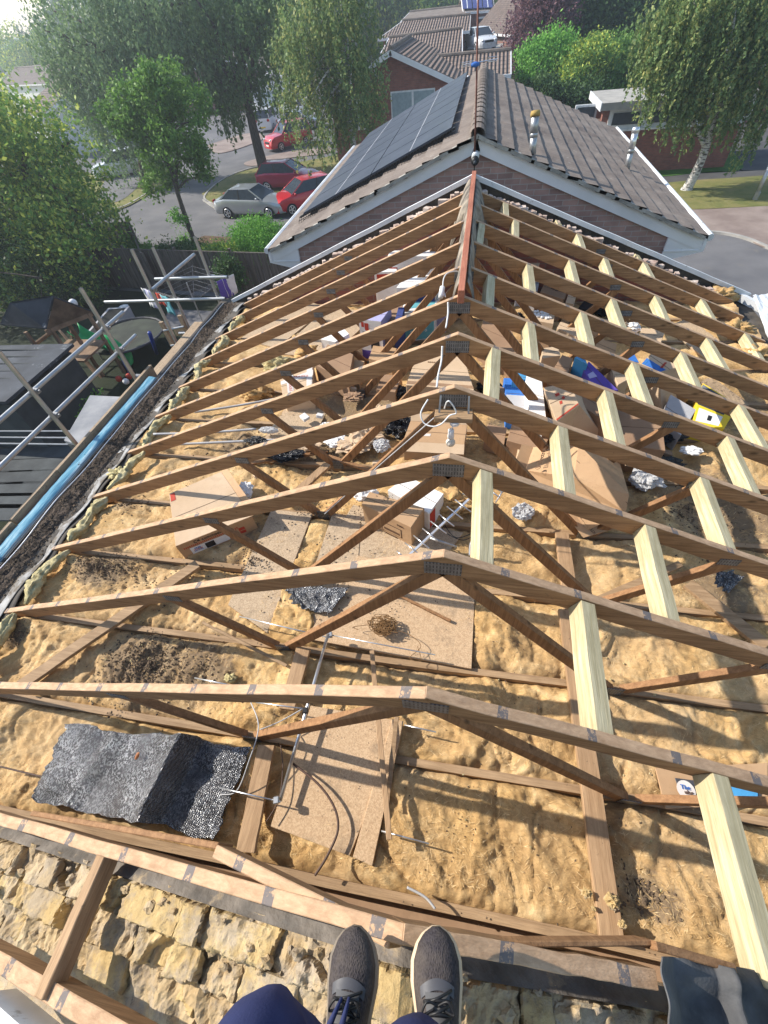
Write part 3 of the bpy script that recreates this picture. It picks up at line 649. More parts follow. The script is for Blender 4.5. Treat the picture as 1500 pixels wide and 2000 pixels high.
# ------------------------------------------------------------------ boards and planks on the loft floor
# heights inside the loft were first taken with the floor at -1.05; the floor is really 1.36 below the ridge
KF = 1.113
pxr = px
def zl(z): return CAM.z - (CAM.z - z) * KF
def px(p, x=None, y=None, z=None): return pxr(p, x, y, None if z is None else zl(z))
ZB = -1.045
def P(p, z=ZB): return px(p, z=z)
def panel(pts, lab, z=ZB, t=.02, mat='chip', name='loft_board', grp='boards on the loft floor', cat='board'):
    q = [P(p, z) for p in pts]; ar = sum(q[i].x * q[(i + 1) % len(q)].y - q[(i + 1) % len(q)].x * q[i].y for i in range(len(q)))
    if ar < 0: q = q[::-1]
    mb = MB(); mb.slab(q, t); o = mb.build(name, M[mat], loc=q[0], bevel=.002); return tag(o, lab, cat, grp)
panel([(597, 1247), (921, 1306), (928, 1150), (870, 1118), (700, 1085)], 'large chipboard sheet with the tangle of brown string on it', -1.03, mat='chip2')
panel([(445, 1181), (522, 1236), (610, 1003), (530, 995)], 'dusty chipboard strip right of the computer carton', -1.035)
panel([(528, 1614), (683, 1672), (787, 1409), (607, 1378), (575, 1478)], 'large clean chipboard sheet under the long aerial pole', -1.02, mat='chip2')
panel([(689, 1674), (727, 1692), (788, 1408), (766, 1404)], 'narrow chipboard strip along the right edge of the large clean sheet', -1.012, mat='chip2')
panel([(618, 1245), (700, 1090), (705, 1020), (650, 1000), (600, 1150)], 'chipboard sheet in front of the small brown carton', -1.045)
panel([(630, 1080), (715, 1095), (860, 1100), (905, 1040), (800, 1020), (690, 985)], 'dusty chipboard under the small brown carton and the aerial', -1.05)
panel([(560, 1245), (600, 1250), (640, 1150), (610, 1140)], 'small board piece left of the string sheet', -1.05, mat='planky')
panel([(510, 865), (600, 880), (640, 800), (560, 790)], 'grey dusted board beneath the scattered papers', -1.05)
panel([(540, 690), (640, 700), (740, 610), (640, 600)], 'pale board on the far left part of the loft', -1.05)
panel([(470, 660), (540, 680), (640, 600), (590, 585)], 'pale board at the far left beside the wool', -1.05)
panel([(1300, 640), (1345, 620), (1440, 690), (1385, 705)], 'grey board on the right among the fallen wool', -1.05)
panel([(1390, 735), (1465, 790), (1440, 800), (1365, 745)], 'brown board behind the yellow carton', -1.05, mat='planky')
panel([(1280, 1500), (1500, 1490), (1500, 1570), (1300, 1580)], 'flattened brown carton below the nearest long noggin', -1.03, t=.01, mat='card')
lf_ = panel([(1318, 1519), (1400, 1530), (1486, 1540), (1486, 1562), (1332, 1562)], 'blue and grey printed leaflet with a round cream badge', -1.022, t=.004, mat='darkgrey', name='leaflet', cat='leaflet', grp=None)
mb = MB(); mb.slab([P(p, -1.017) for p in ((1424, 1561), (1480, 1561), (1480, 1541), (1424, 1535))], .003); mb.build('blue_panel', M['sky'], lf_)
mb = MB(); c = P((1340, 1543), -1.015); mb.tube([c, c + V(0, 0, .002)], .045, 24); mb.build('badge', M['tape'], lf_)
def plank(a, b, w, lab, z=-1.0, h=.03, mat='ply', grp='planks on the loft floor', cat='plank', name='plank'):
    mb = MB(); mb.beam(px(a, z=z), px(b, z=z), w, h, n=8, jit=.002); o = mb.build(name, M[mat], loc=px(a, z=z), bevel=.002); return tag(o, lab, cat, grp)
plank((35, 1340), (385, 1100), .09, 'long slanting plank from the left eave to the computer carton', -.985, mat='chord')
plank((1197, 1838), (1107, 1190), .105, 'long stained plank running up the right side of the loft', -.985, .035)
plank((1118, 1190), (1098, 1040), .10, 'further length of stained plank near the open appliance carton', -.985, .035)
plank((1500, 1262), (1345, 1138), .09, 'slanting plank at the right beyond the fourth truss', -.99, mat='chord')
plank((478, 1665), (520, 1455), .10, 'short plank with a bitten end left of the aerial pole', -.985, .035)
plank((560, 1385), (592, 1265), .10, 'plank between the second and third trusses near the aerial pole', -.99, .03)
plank((556, 980), (640, 905), .08, 'plank behind the computer carton', -.99, .03)
plank((761, 1640), (726, 1270), .03, 'thin splintered lath lying across the large sheets', -.94, .008)
plank((775, 1400), (755, 1575), .028, 'second thin lath crossing the large clean sheet', -.975, .008, 'chord')
plank((780, 1162), (880, 1212), .02, 'short thin brown lath on the string sheet', -1.0, .015, 'web')
plank((395, 1215), (560, 1300), .02, 'thin lath left of the third truss node', -.99, .01, 'chord')
plank((1170, 1170), (1330, 1100), .05, 'small plank under the right web of the fourth truss', -1.02, .02, 'chord')
plank((1080, 850), (1180, 905), .05, 'small plank among cartons right of the lamp', -1.0, .02, 'web')
plank((640, 890), (760, 930), .045, 'dark plank between papers and the fourth truss', -1.0, .02, 'web')
plank((480, 905), (640, 880), .04, 'dark plank under the black scrap of bin bag', -1.02, .02, 'web')

# round knots etc. are in the wood; membrane
def foil(pts, lab, z, res, amp, sd, fold=None):
    q = [px(p, z=z) for p in pts]; a, b, c, d = q; mb = MB()
    def fn(u, v):
        p = a.lerp(b, u).lerp(d.lerp(c, u), v); h = amp * (fbm(u * 2.2 + sd, v * 1.5, 1, 5) * .7 + .5 + .5 * (1 - abs(noise.noise((u * 4 + v * 2, v * 3 - u, sd))) * 4))
        if fold: h += fold(u, v)
        e = .035 * fbm(u * 5 + sd, v * 5, 7, 5) * max(0, (max(abs(u - .5), abs(v - .5)) - .28) / .22) ** 1.5
        return p + V(e, e * .8, h)
    mb.grid(fn, res, res); o = mb.build('foil_membrane', M['foil'], loc=a, smooth=True); m = o.modifiers.new('t', 'SOLIDIFY'); m.thickness = .004
    return tag(o, lab, 'membrane', 'torn pieces of black foil membrane')
def ridge_f(u, v):                # sharp tent-like fold at two thirds
    d_ = u - .66 - .03 * v; r = max(0, 1 + d_ / .30) ** 1.6 if d_ < 0 else max(0, 1 - d_ / .07); r2 = max(0, 1 - abs(u - .22 - .10 * v) / .07)
    return .17 * r * (.75 + .25 * v) + .035 * r2
foil([(62, 1560), (420, 1640), (490, 1462), (132, 1416)], 'large crumpled black foil membrane draped in front of the second truss', -1.0, 120, .022, 3, ridge_f)
foil([(575, 1180), (640, 1203), (682, 1150), (556, 1142)], 'small black foil piece behind the third truss', -1.0, 40, .018, 9)
foil([(1395, 1140), (1420, 1160), (1450, 1130), (1400, 1110)], 'small dark foil scrap at the far right of the fourth truss', -1.0, 30, .018, 14)
mb = MB(); ico(mb, px((268, 1476), z=-.93), .018, 3, .3, 10, 8, (.6, 1.1, .5)); o = mb.build('brick_chip', flat('orange brick', (.50, .20, .08), .9), loc=px((268, 1476), z=-.93)); tag(o, 'small orange brick chip on the large black foil', 'brick chip')
# ------------------------------------------------------------------ rough gable masonry at the feet
pxl = px; px = pxr
wall = thing('gable_masonry', 'rough stepped courses of yellow stock brick and mortar under the feet', 'wall', (0, .35, -.3))
mb = MB(); pts = [(-3.3, -1.75), (3.3, -1.75), (3.3, -1.55), (0, -.30), (-3.3, -1.55)]
mb.add([V(x, .02, z) for x, z in pts] + [V(x, .50, z) for x, z in pts], [(0, 1, 2, 3, 4), (9, 8, 7, 6, 5)] + [(i, (i + 5), (i + 1) % 5 + 5, (i + 1) % 5) for i in range(5)])
mb.build('core', M['mortar'], wall)
random.seed(11)
def smooth(a, b, x): x = min(1, max(0, (x - a) / (b - a))); return x * x * (3 - 2 * x)
def brickpatch(cx, cy, L, Wd, z0, seed, kind):
    nx, ny = max(8, int(L / .007)), 15; tx, ty = random.uniform(-.10, .10), random.uniform(-.16, .10); broken = random.random() < .55; mb = MB(); s = 1 if cx > 0 else -1
    def fn(u, v):
        x, y = (u - .5) * L, (v - .5) * Wd; X, Y = cx + x, cy + y
        d = min(L / 2 - abs(x), Wd / 2 - abs(y)) + .003 + .010 * noise.noise((X * 22, Y * 22, seed)) + .006 * noise.noise((X * 60, Y * 60, seed))
        h = z0 - TP * (abs(X) - abs(cx)) + tx * x + ty * y + .006 * fbm(X * 18, Y * 18, seed, 5)
        if broken: k = noise.noise((X * 9, Y * 9, seed + 4)) ; h -= .055 * smooth(.0, .10, k) + .02 * abs(noise.noise((X * 30, Y * 30, seed)))
        if kind == 'm': h += .016 * fbm(X * 26, Y * 26, seed, 5) - .012
        return V(X, Y, h - .05 * (1 - smooth(-.005, .010, d)))
    mb.grid(fn, nx, ny); return mb
k = 0
for row, (y, dz) in enumerate(((.470, -.120), (.372, -.170), (.275, -.240), (.18, -.31), (.09, -.38))):
    x = -2.75 - .07 * row
    while x < 2.4:
        L = random.choice((.105, .16, .215, .22, .30)) * random.uniform(.9, 1.08); cx = x + L / 2; x += L + random.uniform(-.004, .008); k += 1
        if abs(cx) > 2.45: continue
        m = random.choice(['stock', 'stockp', 'stock', 'mortar', 'stock', 'stockp', 'mortar', 'mortarg' if row < 1 else 'stock'])
        brickpatch(cx, y, L, .104, -TP * abs(cx) + dz + random.uniform(-.022, .018), k * 3.1, 'm' if m[0] == 'm' else 'b').build('brick', M[m], wall, smooth=False)
mb = MB(); mb.grid(lambda u, v: V(-2.6 + 5.1 * u, .02 + .52 * v, -TP * abs(-2.6 + 5.1 * u) - .150 - .21 * (1 - v) + .040 * fbm(u * 50, v * 4.5, 2, 6)), 520, 50)
o = mb.build('mortar_bed', M['mortar'], wall, smooth=False)
mb = MB()
for _ in range(260):
    x = random.uniform(-2.2, 1.2); y = random.uniform(.08, .53); z = -TP * abs(x) - .125 - .26 * max(0, .47 - y) / .38; ico(mb, (x, y, z + random.uniform(-.03, .005)), random.choice((.006, .009, .012, .02)) * random.uniform(.7, 1.3), random.random() * 50, .8, 7, 5, (1.2, 1, .7))
tag(mb.build('rubble', M['mortar'], loc=(0, .3, -.3)), kind='stuff')
# membrane band between the brick and the nearest truss
mb = MB(); mb.grid(lambda u, v: V(-3.0 + 4.4 * u, .525 + .05 * v, -TP * abs(-3.0 + 4.4 * u) - .125 - .03 * v + .006 * noise.noise((u * 40, v * 3, 0))), 200, 4)
o = mb.build('damp_course', noisy('sandy lead strip', (.10, .09, .08), (.20, .175, .15), 9, .8, .01, dirt=((.36, .28, .18), 8, .58)), loc=(0, .55, -.1), smooth=True); tag(o, 'grey lead strip between the rough brick and the nearest truss', 'lead strip')
def slbeam(a, b, w, h, lab, off=0, mat='raf', name='rafter_timber'):
    A, B = sl(a, -1 if a[0] < 800 else 1, off), sl(b, -1 if b[0] < 800 else 1, off); s = -1 if a[0] < 800 else 1
    mb = MB(); mb.beam(A, B, w, h, up=(TP * s, 0, 1), n=8, jit=.003); o = mb.build(name, M[mat], loc=A, bevel=.003); return tag(o, lab, 'timber')
slbeam((205, 1652), (72, 1950), .05, .07, 'short timber bridging the brick steps at the lower left', -.02, 'new' if False else 'ply', 'ladder_timber')
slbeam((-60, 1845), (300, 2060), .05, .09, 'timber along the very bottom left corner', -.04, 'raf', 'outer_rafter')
A, B = sl((-40, 1950), -1, -.02), sl((60, 2040), -1, -.02); mb = MB(); mb.beam(A, B, .03, .12, up=(-TP, 0, 1)); o = mb.build('fascia_strip', M['pvc'], loc=A); tag(o, 'white plastic strip just showing in the bottom left corner', 'fascia')
# second timber on the nearest truss: left web seen edge on
A, B = V(-.90, .66, -.56), V(-.05, .64, -.15)
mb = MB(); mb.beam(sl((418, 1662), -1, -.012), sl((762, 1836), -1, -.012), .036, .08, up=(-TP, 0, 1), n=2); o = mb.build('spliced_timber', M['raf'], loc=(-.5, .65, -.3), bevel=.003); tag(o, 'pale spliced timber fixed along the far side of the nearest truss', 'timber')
mb = MB(); mb.beam(sl((60, 1588), -1, -.03), sl((425, 1652), -1, -.03), .02, .08, up=(-TP, 0, 1), n=2); o = mb.build('spliced_timber', M['web'], loc=(-1, .68, -.6), bevel=.003); tag(o, 'brown timber edge under the large black foil', 'timber')
mb = MB(); mb.beam(sl((905, 1846), 1, -.012), sl((1275, 1842), 1, -.02), .014, .07, up=(TP, 0, 1)); mb.beam(sl((1282, 1848), 1, -.0), sl((1440, 1893), 1, -.0), .022, .07, up=(TP, 0, 1)); o = mb.build('spliced_timber', M['web'], loc=(.5, .66, -.3), bevel=.003); tag(o, 'brown timber running right from the shoes to the long noggin', 'timber')
# lead sheet folded over, bottom right
q = [sl(p, 1, .02) for p in ((1290, 1875), (1300, 2040), (1540, 2060), (1500, 1895))]; q = [sl((1292, 1868), 1, .06), sl((1310, 2060), 1, .02), sl((1560, 2060), 1, .02), sl((1505, 1905), 1, .0)]
mb = MB(); mb.grid(lambda u, v: q[0].lerp(q[3], u).lerp(q[1].lerp(q[2], u), v) + V(0, 0, .035 * noise.noise((u * 3, v * 3, 2)) + (.05 * (1 - u * 6) if u < .16 else .06 * max(0, 1 - abs(u - .62) / .10)) - .05), 50, 50)
o = mb.build('lead_flashing', M['lead'], loc=q[0], smooth=True); o.modifiers.new('t', 'SOLIDIFY').thickness = .004; tag(o, 'crumpled grey lead flashing in the bottom right corner', 'flashing')
px = pxl
# yellow mortar crumbs on the stained plank
for k, (p, r, w) in enumerate((((1145, 1745), .022, 'upright yellow chip of brick left of the stained plank'), ((1195, 1760), .035, 'yellow crumb of brick on the near end of the stained plank'), ((1215, 1805), .018, 'small pale crumb at the very end of the stained plank'), ((1160, 1775), .012, 'tiny grey crumb beside the stained plank'))):
    c = px(p, z=-.97); mb = MB(); ico(mb, c, r, k * 5.1, .6, 14, 10, (1, .8, .9)); o = mb.build('brick_crumb', M['stock'], loc=c); tag(o, w, 'brick crumb', 'crumbs of brick on the stained plank')

# ------------------------------------------------------------------ aerials, wires, lamp
def rods(t, lst, r, mat='alu', name='rod'):
    for a, b in lst: mb = MB(); mb.tube([a, b], r, 8); mb.build(name, M[mat], t, smooth=True)
t = thing('aerial_pole', 'long silver aerial with thin cross rods lying between the second and third trusses', 'aerial', px((590, 1400), z=-.92))
a, b = px((641, 1238), z=-.92), px((547, 1565), z=-.96)
mb = MB(); mb.tube([a, b], .011, 10); mb.build('boom', M['alu'], t, smooth=True)
Z = -.93
rods(t, [(px((468, 1204), z=Z), px((645, 1246), z=Z)), (px((645, 1240), z=Z), px((850, 1279), z=Z - .02)), (px((380, 1324), z=Z), px((470, 1342), z=Z)), (px((600, 1385), z=Z), px((500, 1372), z=Z)),
         (px((430, 1539), z=Z), px((548, 1566), z=Z)), (px((790, 1416), z=Z - .05), px((852, 1430), z=Z - .05)), (px((745, 1623), z=Z - .05), px((838, 1648), z=Z - .05))], .0042)
mb = MB()
for p in ((645, 1240), (597, 1388), (540, 1563)): mb.box(px(p, z=Z), (.03, .035, .03), .3); 
for k, p in enumerate(((645, 1240), (597, 1388), (540, 1563))): mb = MB(); mb.box(px(p, z=Z), (.03, .035, .03), .3); mb.build('clamp', M['metal'] if k != 1 else M['black'], t, bevel=.004)
t = thing('yagi_aerial', 'bright white metal aerial with a row of short rods beside the small brown carton', 'aerial', px((870, 1000), z=-.80))
a, b = px((790, 1092), z=-.93), px((958, 935), z=-.74); mb = MB(); mb.beam(a, b, .018, .018); mb.build('boom', M['alu'], t)
el = [((775, 1076), (786, 1086)), ((791, 1060), (818, 1082)), ((808, 1046), (838, 1071)), ((825, 1032), (855, 1056)), ((841, 1018), (872, 1042)), ((857, 1004), (887, 1028)), ((873, 989), (904, 1014)), ((889, 976), (920, 1000)), ((904, 963), (930, 981))]
for k, (p, q_) in enumerate(el):
    z = -.92 + .15 * k / 8; p = V(*p, 0); q_ = V(*q_, 0)
    A, B = px(p, z=z), px(q_, z=z); mb = MB(); mb.tube([A, B], .0055, 8); mb.build('rod', M['alu'], t, smooth=True)
rods(t, [(px((832, 1048), z=-.93), px((892, 1068), z=-.95))], .011, 'metal', 'stub')
rods(t, [(px((961, 950), z=-.72), px((983, 962), z=-.74)), (px((958, 958), z=-.72), px((976, 972), z=-.74)), (px((984, 955), z=-.73), px((968, 982), z=-.78))], .006, 'alu', 'end_loop')
def wire(pts, r, mat, lab, cat='cable', grp=None, name='cable', n=8):
    mb = MB(); mb.tube(spline(pts, n), r, 6); o = mb.build(name, M[mat], loc=pts[0], smooth=True); return tag(o, lab, cat, grp)
L = lambda l, z: [px(p, z=z if not isinstance(z, (list, tuple)) else z[i]) for i, p in enumerate(l)]
wire(L([(570, 1490), (620, 1530), (652, 1575), (660, 1620), (640, 1670), (615, 1710)], -.97), .0065, 'cabled', 'thick dark cable arching over the large clean sheet')
wire(L([(490, 1372), (505, 1420), (485, 1490), (462, 1545), (430, 1552)], [-.9, -.85, -.88, -.95, -.98]), .0035, 'cable', 'thin grey cable hanging beside the large black foil')
wire(L([(508, 1425), (545, 1410), (590, 1385)], -.92), .0035, 'cable', 'thin grey cable looping to the black clamp of the long aerial')
wire(L([(548, 1455), (552, 1500), (545, 1560), (520, 1605)], -.98), .003, 'cabled', 'thin dark cable left of the large clean sheet')
wire(L([(0, 1497), (45, 1508), (95, 1520)], -1.0), .005, 'cabled', 'brown cable entering from the left edge toward the black foil')
wire(L([(795, 1733), (830, 1752), (850, 1775)], -.98), .006, 'cable', 'short grey cable stub beyond the left shoe')
wire(L([(860, 1010), (890, 1050), (935, 1035), (905, 1055), (865, 1035), (870, 1010)], -.98), .0035, 'black', 'black cable coiled under the white aerial')
wire(L([(918, 1085), (920, 1062), (930, 1050), (936, 1045)], [-.95, -.9, -.86, -.84]), .012, 'alu', 'curved silver pipe end beside the knotty noggin')
for k, (l, w) in enumerate(([((300, 848), (400, 845), (500, 838)), 'nearest'], [((345, 868), (520, 860), (620, 858), (740, 868)), 'middle'], [((380, 805), (460, 793), (560, 775)), 'far'], [((620, 752), (700, 740), (770, 738)), 'farthest, among the cartons'])):
    wire(L(l, -1.0), .013, 'cable', 'grey plastic conduit across the loft, ' + w, 'conduit', 'grey conduits across the loft', 'conduit')
# string
t0 = px((748, 1222), z=-.985); mb = MB(); random.seed(5)
for k in range(7):
    a0 = random.uniform(0, 6); pts = []
    for j in range(34):
        a = a0 + j * random.uniform(.25, .55); r = .045 + .035 * math.sin(j * .37 + k) + random.uniform(-.008, .008)
        pts.append(t0 + V(r * math.cos(a) * 1.3, r * math.sin(a), .004 + .02 * random.random()))
    mb.tube(spline(pts, 3), .0022, 5)
pts = [t0 + V(.07, -.02, .005)] + L([(800, 1240), (822, 1262), (800, 1285), (822, 1290), (815, 1262)], -.985); mb.tube(spline(pts, 6), .0022, 5)
pts = [t0 + V(-.06, 0, .005)] + L([(705, 1222), (690, 1225), (700, 1230)], -.985); mb.tube(spline(pts, 6), .0022, 5)
o = mb.build('string', M['string'], loc=t0, smooth=True); tag(o, 'loose tangle of brown string on the large chipboard sheet', 'string')
# lamp on the fifth truss
t = thing('lamp_block', 'wooden block with metal straps under the fifth truss, holding a white ceiling rose', 'lamp block', (0, 2.93, -.2))
c = px((886, 812), y=2.93); mb = MB(); mb.box(c, (.235, .10, .035)); mb.build('block', M['chord'], t, bevel=.003)
for s in (-1, 1): mb = MB(); mb.beam((c.x + s * .085, 2.965, -.05), (c.x + s * .09, 2.93, c.z + .02), .012, .006, up=(0, -1, 0)); mb.build('strap', M['metal'], t)
mb = MB(); mb.tube([c + V(.01, -.03, -.02), c + V(.01, -.03, -.04)], .03, 16); mb.build('ceiling_rose', M['wcable'], t, smooth=False)
lb = thing('light_bulb', 'frosted light bulb hanging in a white holder from its short flex', 'light bulb', c + V(.01, -.03, -.04))
e = px((880, 862), y=2.90); mb = MB(); mb.tube([c + V(.01, -.03, -.04), V(e.x, 2.9, e.z + .10)], .004, 6); mb.build('flex', M['wcable'], lb)
mb = MB(); N = [(.10, .012), (.095, .019), (.06, .02), (.04, .022), (.03, .02)]; mb.tube([(e.x, 2.9, e.z + h) for h, _ in N], .02, 14, rs=[r for _, r in N]); mb.build('holder', M['wcable'], lb, smooth=True)
mb = MB(); N = [(.03, .014), (.015, .022), (0, .030), (-.015, .031), (-.028, .024), (-.034, .010), (-.035, .001)]; mb.tube([(e.x, 2.9, e.z + h) for h, _ in N], .02, 18, rs=[r for _, r in N]); mb.build('bulb', flat('frosted bulb glass', (.72, .68, .60), .25), lb, smooth=True)
wire([px((868, 798), y=2.9), px((873, 785), y=2.86), px((880, 786), y=2.85), px((891, 806), y=2.86), px((878, 812), y=2.85), px((862, 828), y=2.84), px((845, 833), y=2.83), px((828, 826), y=2.85), px((822, 806), y=2.88), px((836, 780), y=2.94)], .0045, 'wcable', 'white cable looping over the wooden lamp block')
wire([px((848, 816), y=2.9), px((800, 858), y=2.9), px((740, 910), y=2.9), px((655, 985), y=2.9), px((634, 1004), y=2.88)], .004, 'cable', 'grey cable clipped along the left web of the fifth truss')
wire([px((864, 676), y=3.55), px((862, 705), y=3.5), px((856, 732), y=3.3), px((853, 756), y=3.1)], .007, 'wcable', 'stub of white cable standing between the fifth and sixth trusses', grp='upright cable stubs')
wire([px((875, 590), y=4.15), px((875, 612), y=4.1), px((871, 640), y=3.9)], .007, 'wcable', 'stub of white cable standing between the sixth and seventh trusses', grp='upright cable stubs')
wire([px((870, 580), y=4.3), px((865, 555), y=4.5), px((872, 535), y=4.6), px((893, 530), y=4.7), px((897, 540), y=4.72)], .005, 'wcable', 'thin white cable curling left of the red ridge timber')
mb = MB(); mb.tube([px((864, 562), y=4.4), px((861, 580), y=4.3)], .022, 10); o = mb.build('junction_box', M['wcable'], loc=px((862, 570), y=4.35), smooth=True); tag(o, 'small white cable connector left of the red ridge timber', 'connector')
# ------------------------------------------------------------------ cartons and clutter in the loft
def text(body, o3, ux, uy, size, mat, parent, name='lettering', ext=.0015, shear=0):
    cu = bpy.data.curves.new('t', 'FONT'); cu.body = body; cu.size = size; cu.extrude = ext; cu.align_x = 'CENTER'; cu.align_y = 'CENTER'; cu.shear = shear
    to = bpy.data.objects.new('t', cu); COL.objects.link(to); dg = bpy.context.evaluated_depsgraph_get(); me = bpy.data.meshes.new_from_object(to.evaluated_get(dg))
    bpy.data.objects.remove(to); ux = V(ux).normalized(); uy = V(uy); uy = (uy - ux * uy.dot(ux)).normalized(); n = ux.cross(uy)
    off = wloc(parent) if parent else V(0, 0, 0)
    me.transform(Matrix.Translation(V(o3) + n * .003 - off) @ Matrix((ux, uy, n)).transposed().to_4x4())
    me.materials.clear(); me.materials.append(M[mat]); o = bpy.data.objects.new(name, me); COL.objects.link(o); o.parent = parent; return o
ZF = -1.36
def carton(top, z, lab, mat='card', h=None, cat='carton', grp='cartons stored in the loft', tape=True, zs=None, base=None, name='carton', mats=None):
    """top: near-left, near-right, far-right, far-left pixels of the top face"""
    q = [px(p, z=(zs[i] if zs else z)) for i, p in enumerate(top)]
    if base: b = [px(p, z=zz) for p, zz in base]
    else: b = [V(p.x, p.y, ZF) for p in q]
    c = sum(q, V(0, 0, 0)) / 4; t = thing(name, lab, cat, (c.x, c.y, ZF), group=grp)
    if sum(q[i].x * q[(i + 1) % 4].y - q[(i + 1) % 4].x * q[i].y for i in range(4)) < 0: pass
    mb = MB(); mb.hexa(b, q); mb.build('box_body', M[mat], t, bevel=.003)
    if tape:
        n = (q[1] - q[0]).cross(q[3] - q[0]).normalized(); a1 = (q[0] + q[3]) / 2 + n * .002; a2 = (q[1] + q[2]) / 2 + n * .002
        mb = MB(); mb.beam(a1, a2, .004, .001, up=n); mb.build('seam', M['inkbrown'], t)
    t['_'] = 0; del t['_']
    return t, q, b
def decal(t, q, u0, v0, u1, v1, mat, name='printed_panel', off=.0025, skew=0):      # rectangle on the quad q (0:origin, 1:u, 3:v)
    f = lambda u, v: q[0].lerp(q[1], u).lerp(q[3].lerp(q[2], u), v)
    n = (q[1] - q[0]).cross(q[3] - q[0]).normalized() * off
    mb = MB(); mb.slab([f(u0, v0) + n, f(u1, v0) + n, f(u1, v1) + n, f(u0, v1) + n], .0012, up=n.normalized()); o = mb.build(name, M[mat], t); return f, n
def fr(q, b): return [b[0], b[1], q[1], q[0]]     # near face
def lf(q, b): return [b[3], b[0], q[0], q[3]]     # left face
def rf(q, b): return [b[1], b[2], q[2], q[1]]
def face_text(t, f4, body, u, v, size, mat, du=(1, 0), lift=0):
    LN = (f4[1] - f4[0]).cross(f4[3] - f4[0]).normalized() * (lift if du == (1, 0) else -lift)
    f = lambda a, c: f4[0].lerp(f4[1], a).lerp(f4[3].lerp(f4[2], a), c)
    text(body, f(u, v) + LN, f4[1] - f4[0] if du == (1, 0) else f4[3] - f4[0], f4[3] - f4[0] if du == (1, 0) else f4[0] - f4[1], size, mat, t)
def flap(t, a, b, out, drop, mat='card'):
    mb = MB(); n = (b - a).cross(out).normalized(); mb.slab([a, b, b + out + V(0, 0, -drop), a + out + V(0, 0, -drop)], .004, up=n if n.z > 0 else -n); mb.build('flap', M[mat], t)
# computer carton
t, q, b = carton([(343, 1067), (492, 1008), (432, 921), (330, 964)], -.90, 'brown computer carton with a red hatched band and dirt on its pale lid', 'cardl')
f4 = fr(q, b); decal(t, f4, 0, 0, 1, 1, 'card', 'front_face', .001)
face_text(t, f4, 'C\u2261 commodore', .42, .82, .042, 'inkblack')
for k in range(34):
    u = .06 + k * .024; f, n = decal(t, f4, u, .60, u + .012, .70, 'inkred', 'hatch_stripe') if k < 30 else (None, None)
decal(t, f4, .12, .12, .62, .54, 'inkwhite', 'label'); decal(t, f4, .31, .15, .43, .50, 'inkblack', 'picture', .004)
face_text(t, f4, 'FREE', .21, .42, .026, 'inkblue'); face_text(t, f4, 'STORAGE', .21, .34, .016, 'inkred'); face_text(t, f4, 'SOFTWARE', .21, .26, .014, 'inkblue')
for i in range(2):
    for j in range(2): decal(t, f4, .66 + .11 * i, .30 + .22 * j - .12, .74 + .11 * i, .48 + .22 * j - .12, 'inkred', 'handling_mark')
decal(t, [q[0], q[1], q[2], q[3]], .02, .82, .10, .97, 'inkred', 'handling_mark')
flap(t, q[1], q[2], V(.06, .02, 0), -.03)
# small brown carton beside the aerial
t, q, b = carton([(706, 984), (803, 1030), (829, 992), (722, 960)], -.83, 'small dusty brown carton with a printed line drawing, beside the white aerial', 'card')
f4 = fr(q, b); decal(t, f4, .40, .20, .80, .62, 'inkbrown', 'line_drawing', .002); decal(t, f4, .415, .23, .785, .59, 'card', 'line_drawing', .0035); decal(t, f4, .44, .30, .76, .40, 'inkbrown', 'line_drawing', .005)
face_text(t, f4, 'SPEED', .78, .80, .022, 'inkbrown'); face_text(t, f4, 'ELECTRONIC', .58, .10, .02, 'inkbrown')
# white carton with picture
t, q, b = carton([(757, 957), (838, 1003), (867, 964), (796, 930)], -.86, 'white carton with a printed gadget on its lid and a red end', 'white')
decal(t, q, .40, .50, .66, .85, 'grey', 'picture'); decal(t, q, .46, .56, .60, .78, 'black', 'picture', .004); decal(t, rf(q, b), .05, .1, .4, .9, 'inkred', 'red_band')
# big open appliance carton
t, q, b = carton([(1121, 932), (1223, 1001), (1229, 966), (1131, 868)], -.60, 'large open brown appliance carton lying on its side with its sunlit base to the left', 'card', zs=[-.66, -.70, -.62, -.58],
                 base=[((1026, 918), -.86), ((1135, 1042), -1.03), ((1210, 900), -1.03), ((1041, 873), -.84)])
L4 = [b[0], q[0], q[3], b[3]]; face_text(t, L4, '\u25D1 Electrolux', .36, .42, .055, 'inkbrown', du=(0, 1), lift=-.05)
decal(t, q, .80, .40, .95, .72, 'tape', 'label')
flap(t, b[0], b[3], V(-.10, -.0, 0), -.03)
mb = MB(); Q = [px(p, z=z) for p, z in (((1092, 990), -.90), ((1140, 1050), -1.0), ((1208, 1030), -.98), ((1150, 975), -.90))]; mb.slab(Q, .005); o = mb.build('loose_flap', M['card'], t)
text('Electrolux', px((1146, 1022), z=-.945), Q[1] - Q[0], Q[2] - Q[1], .05, 'inkbrown', t)
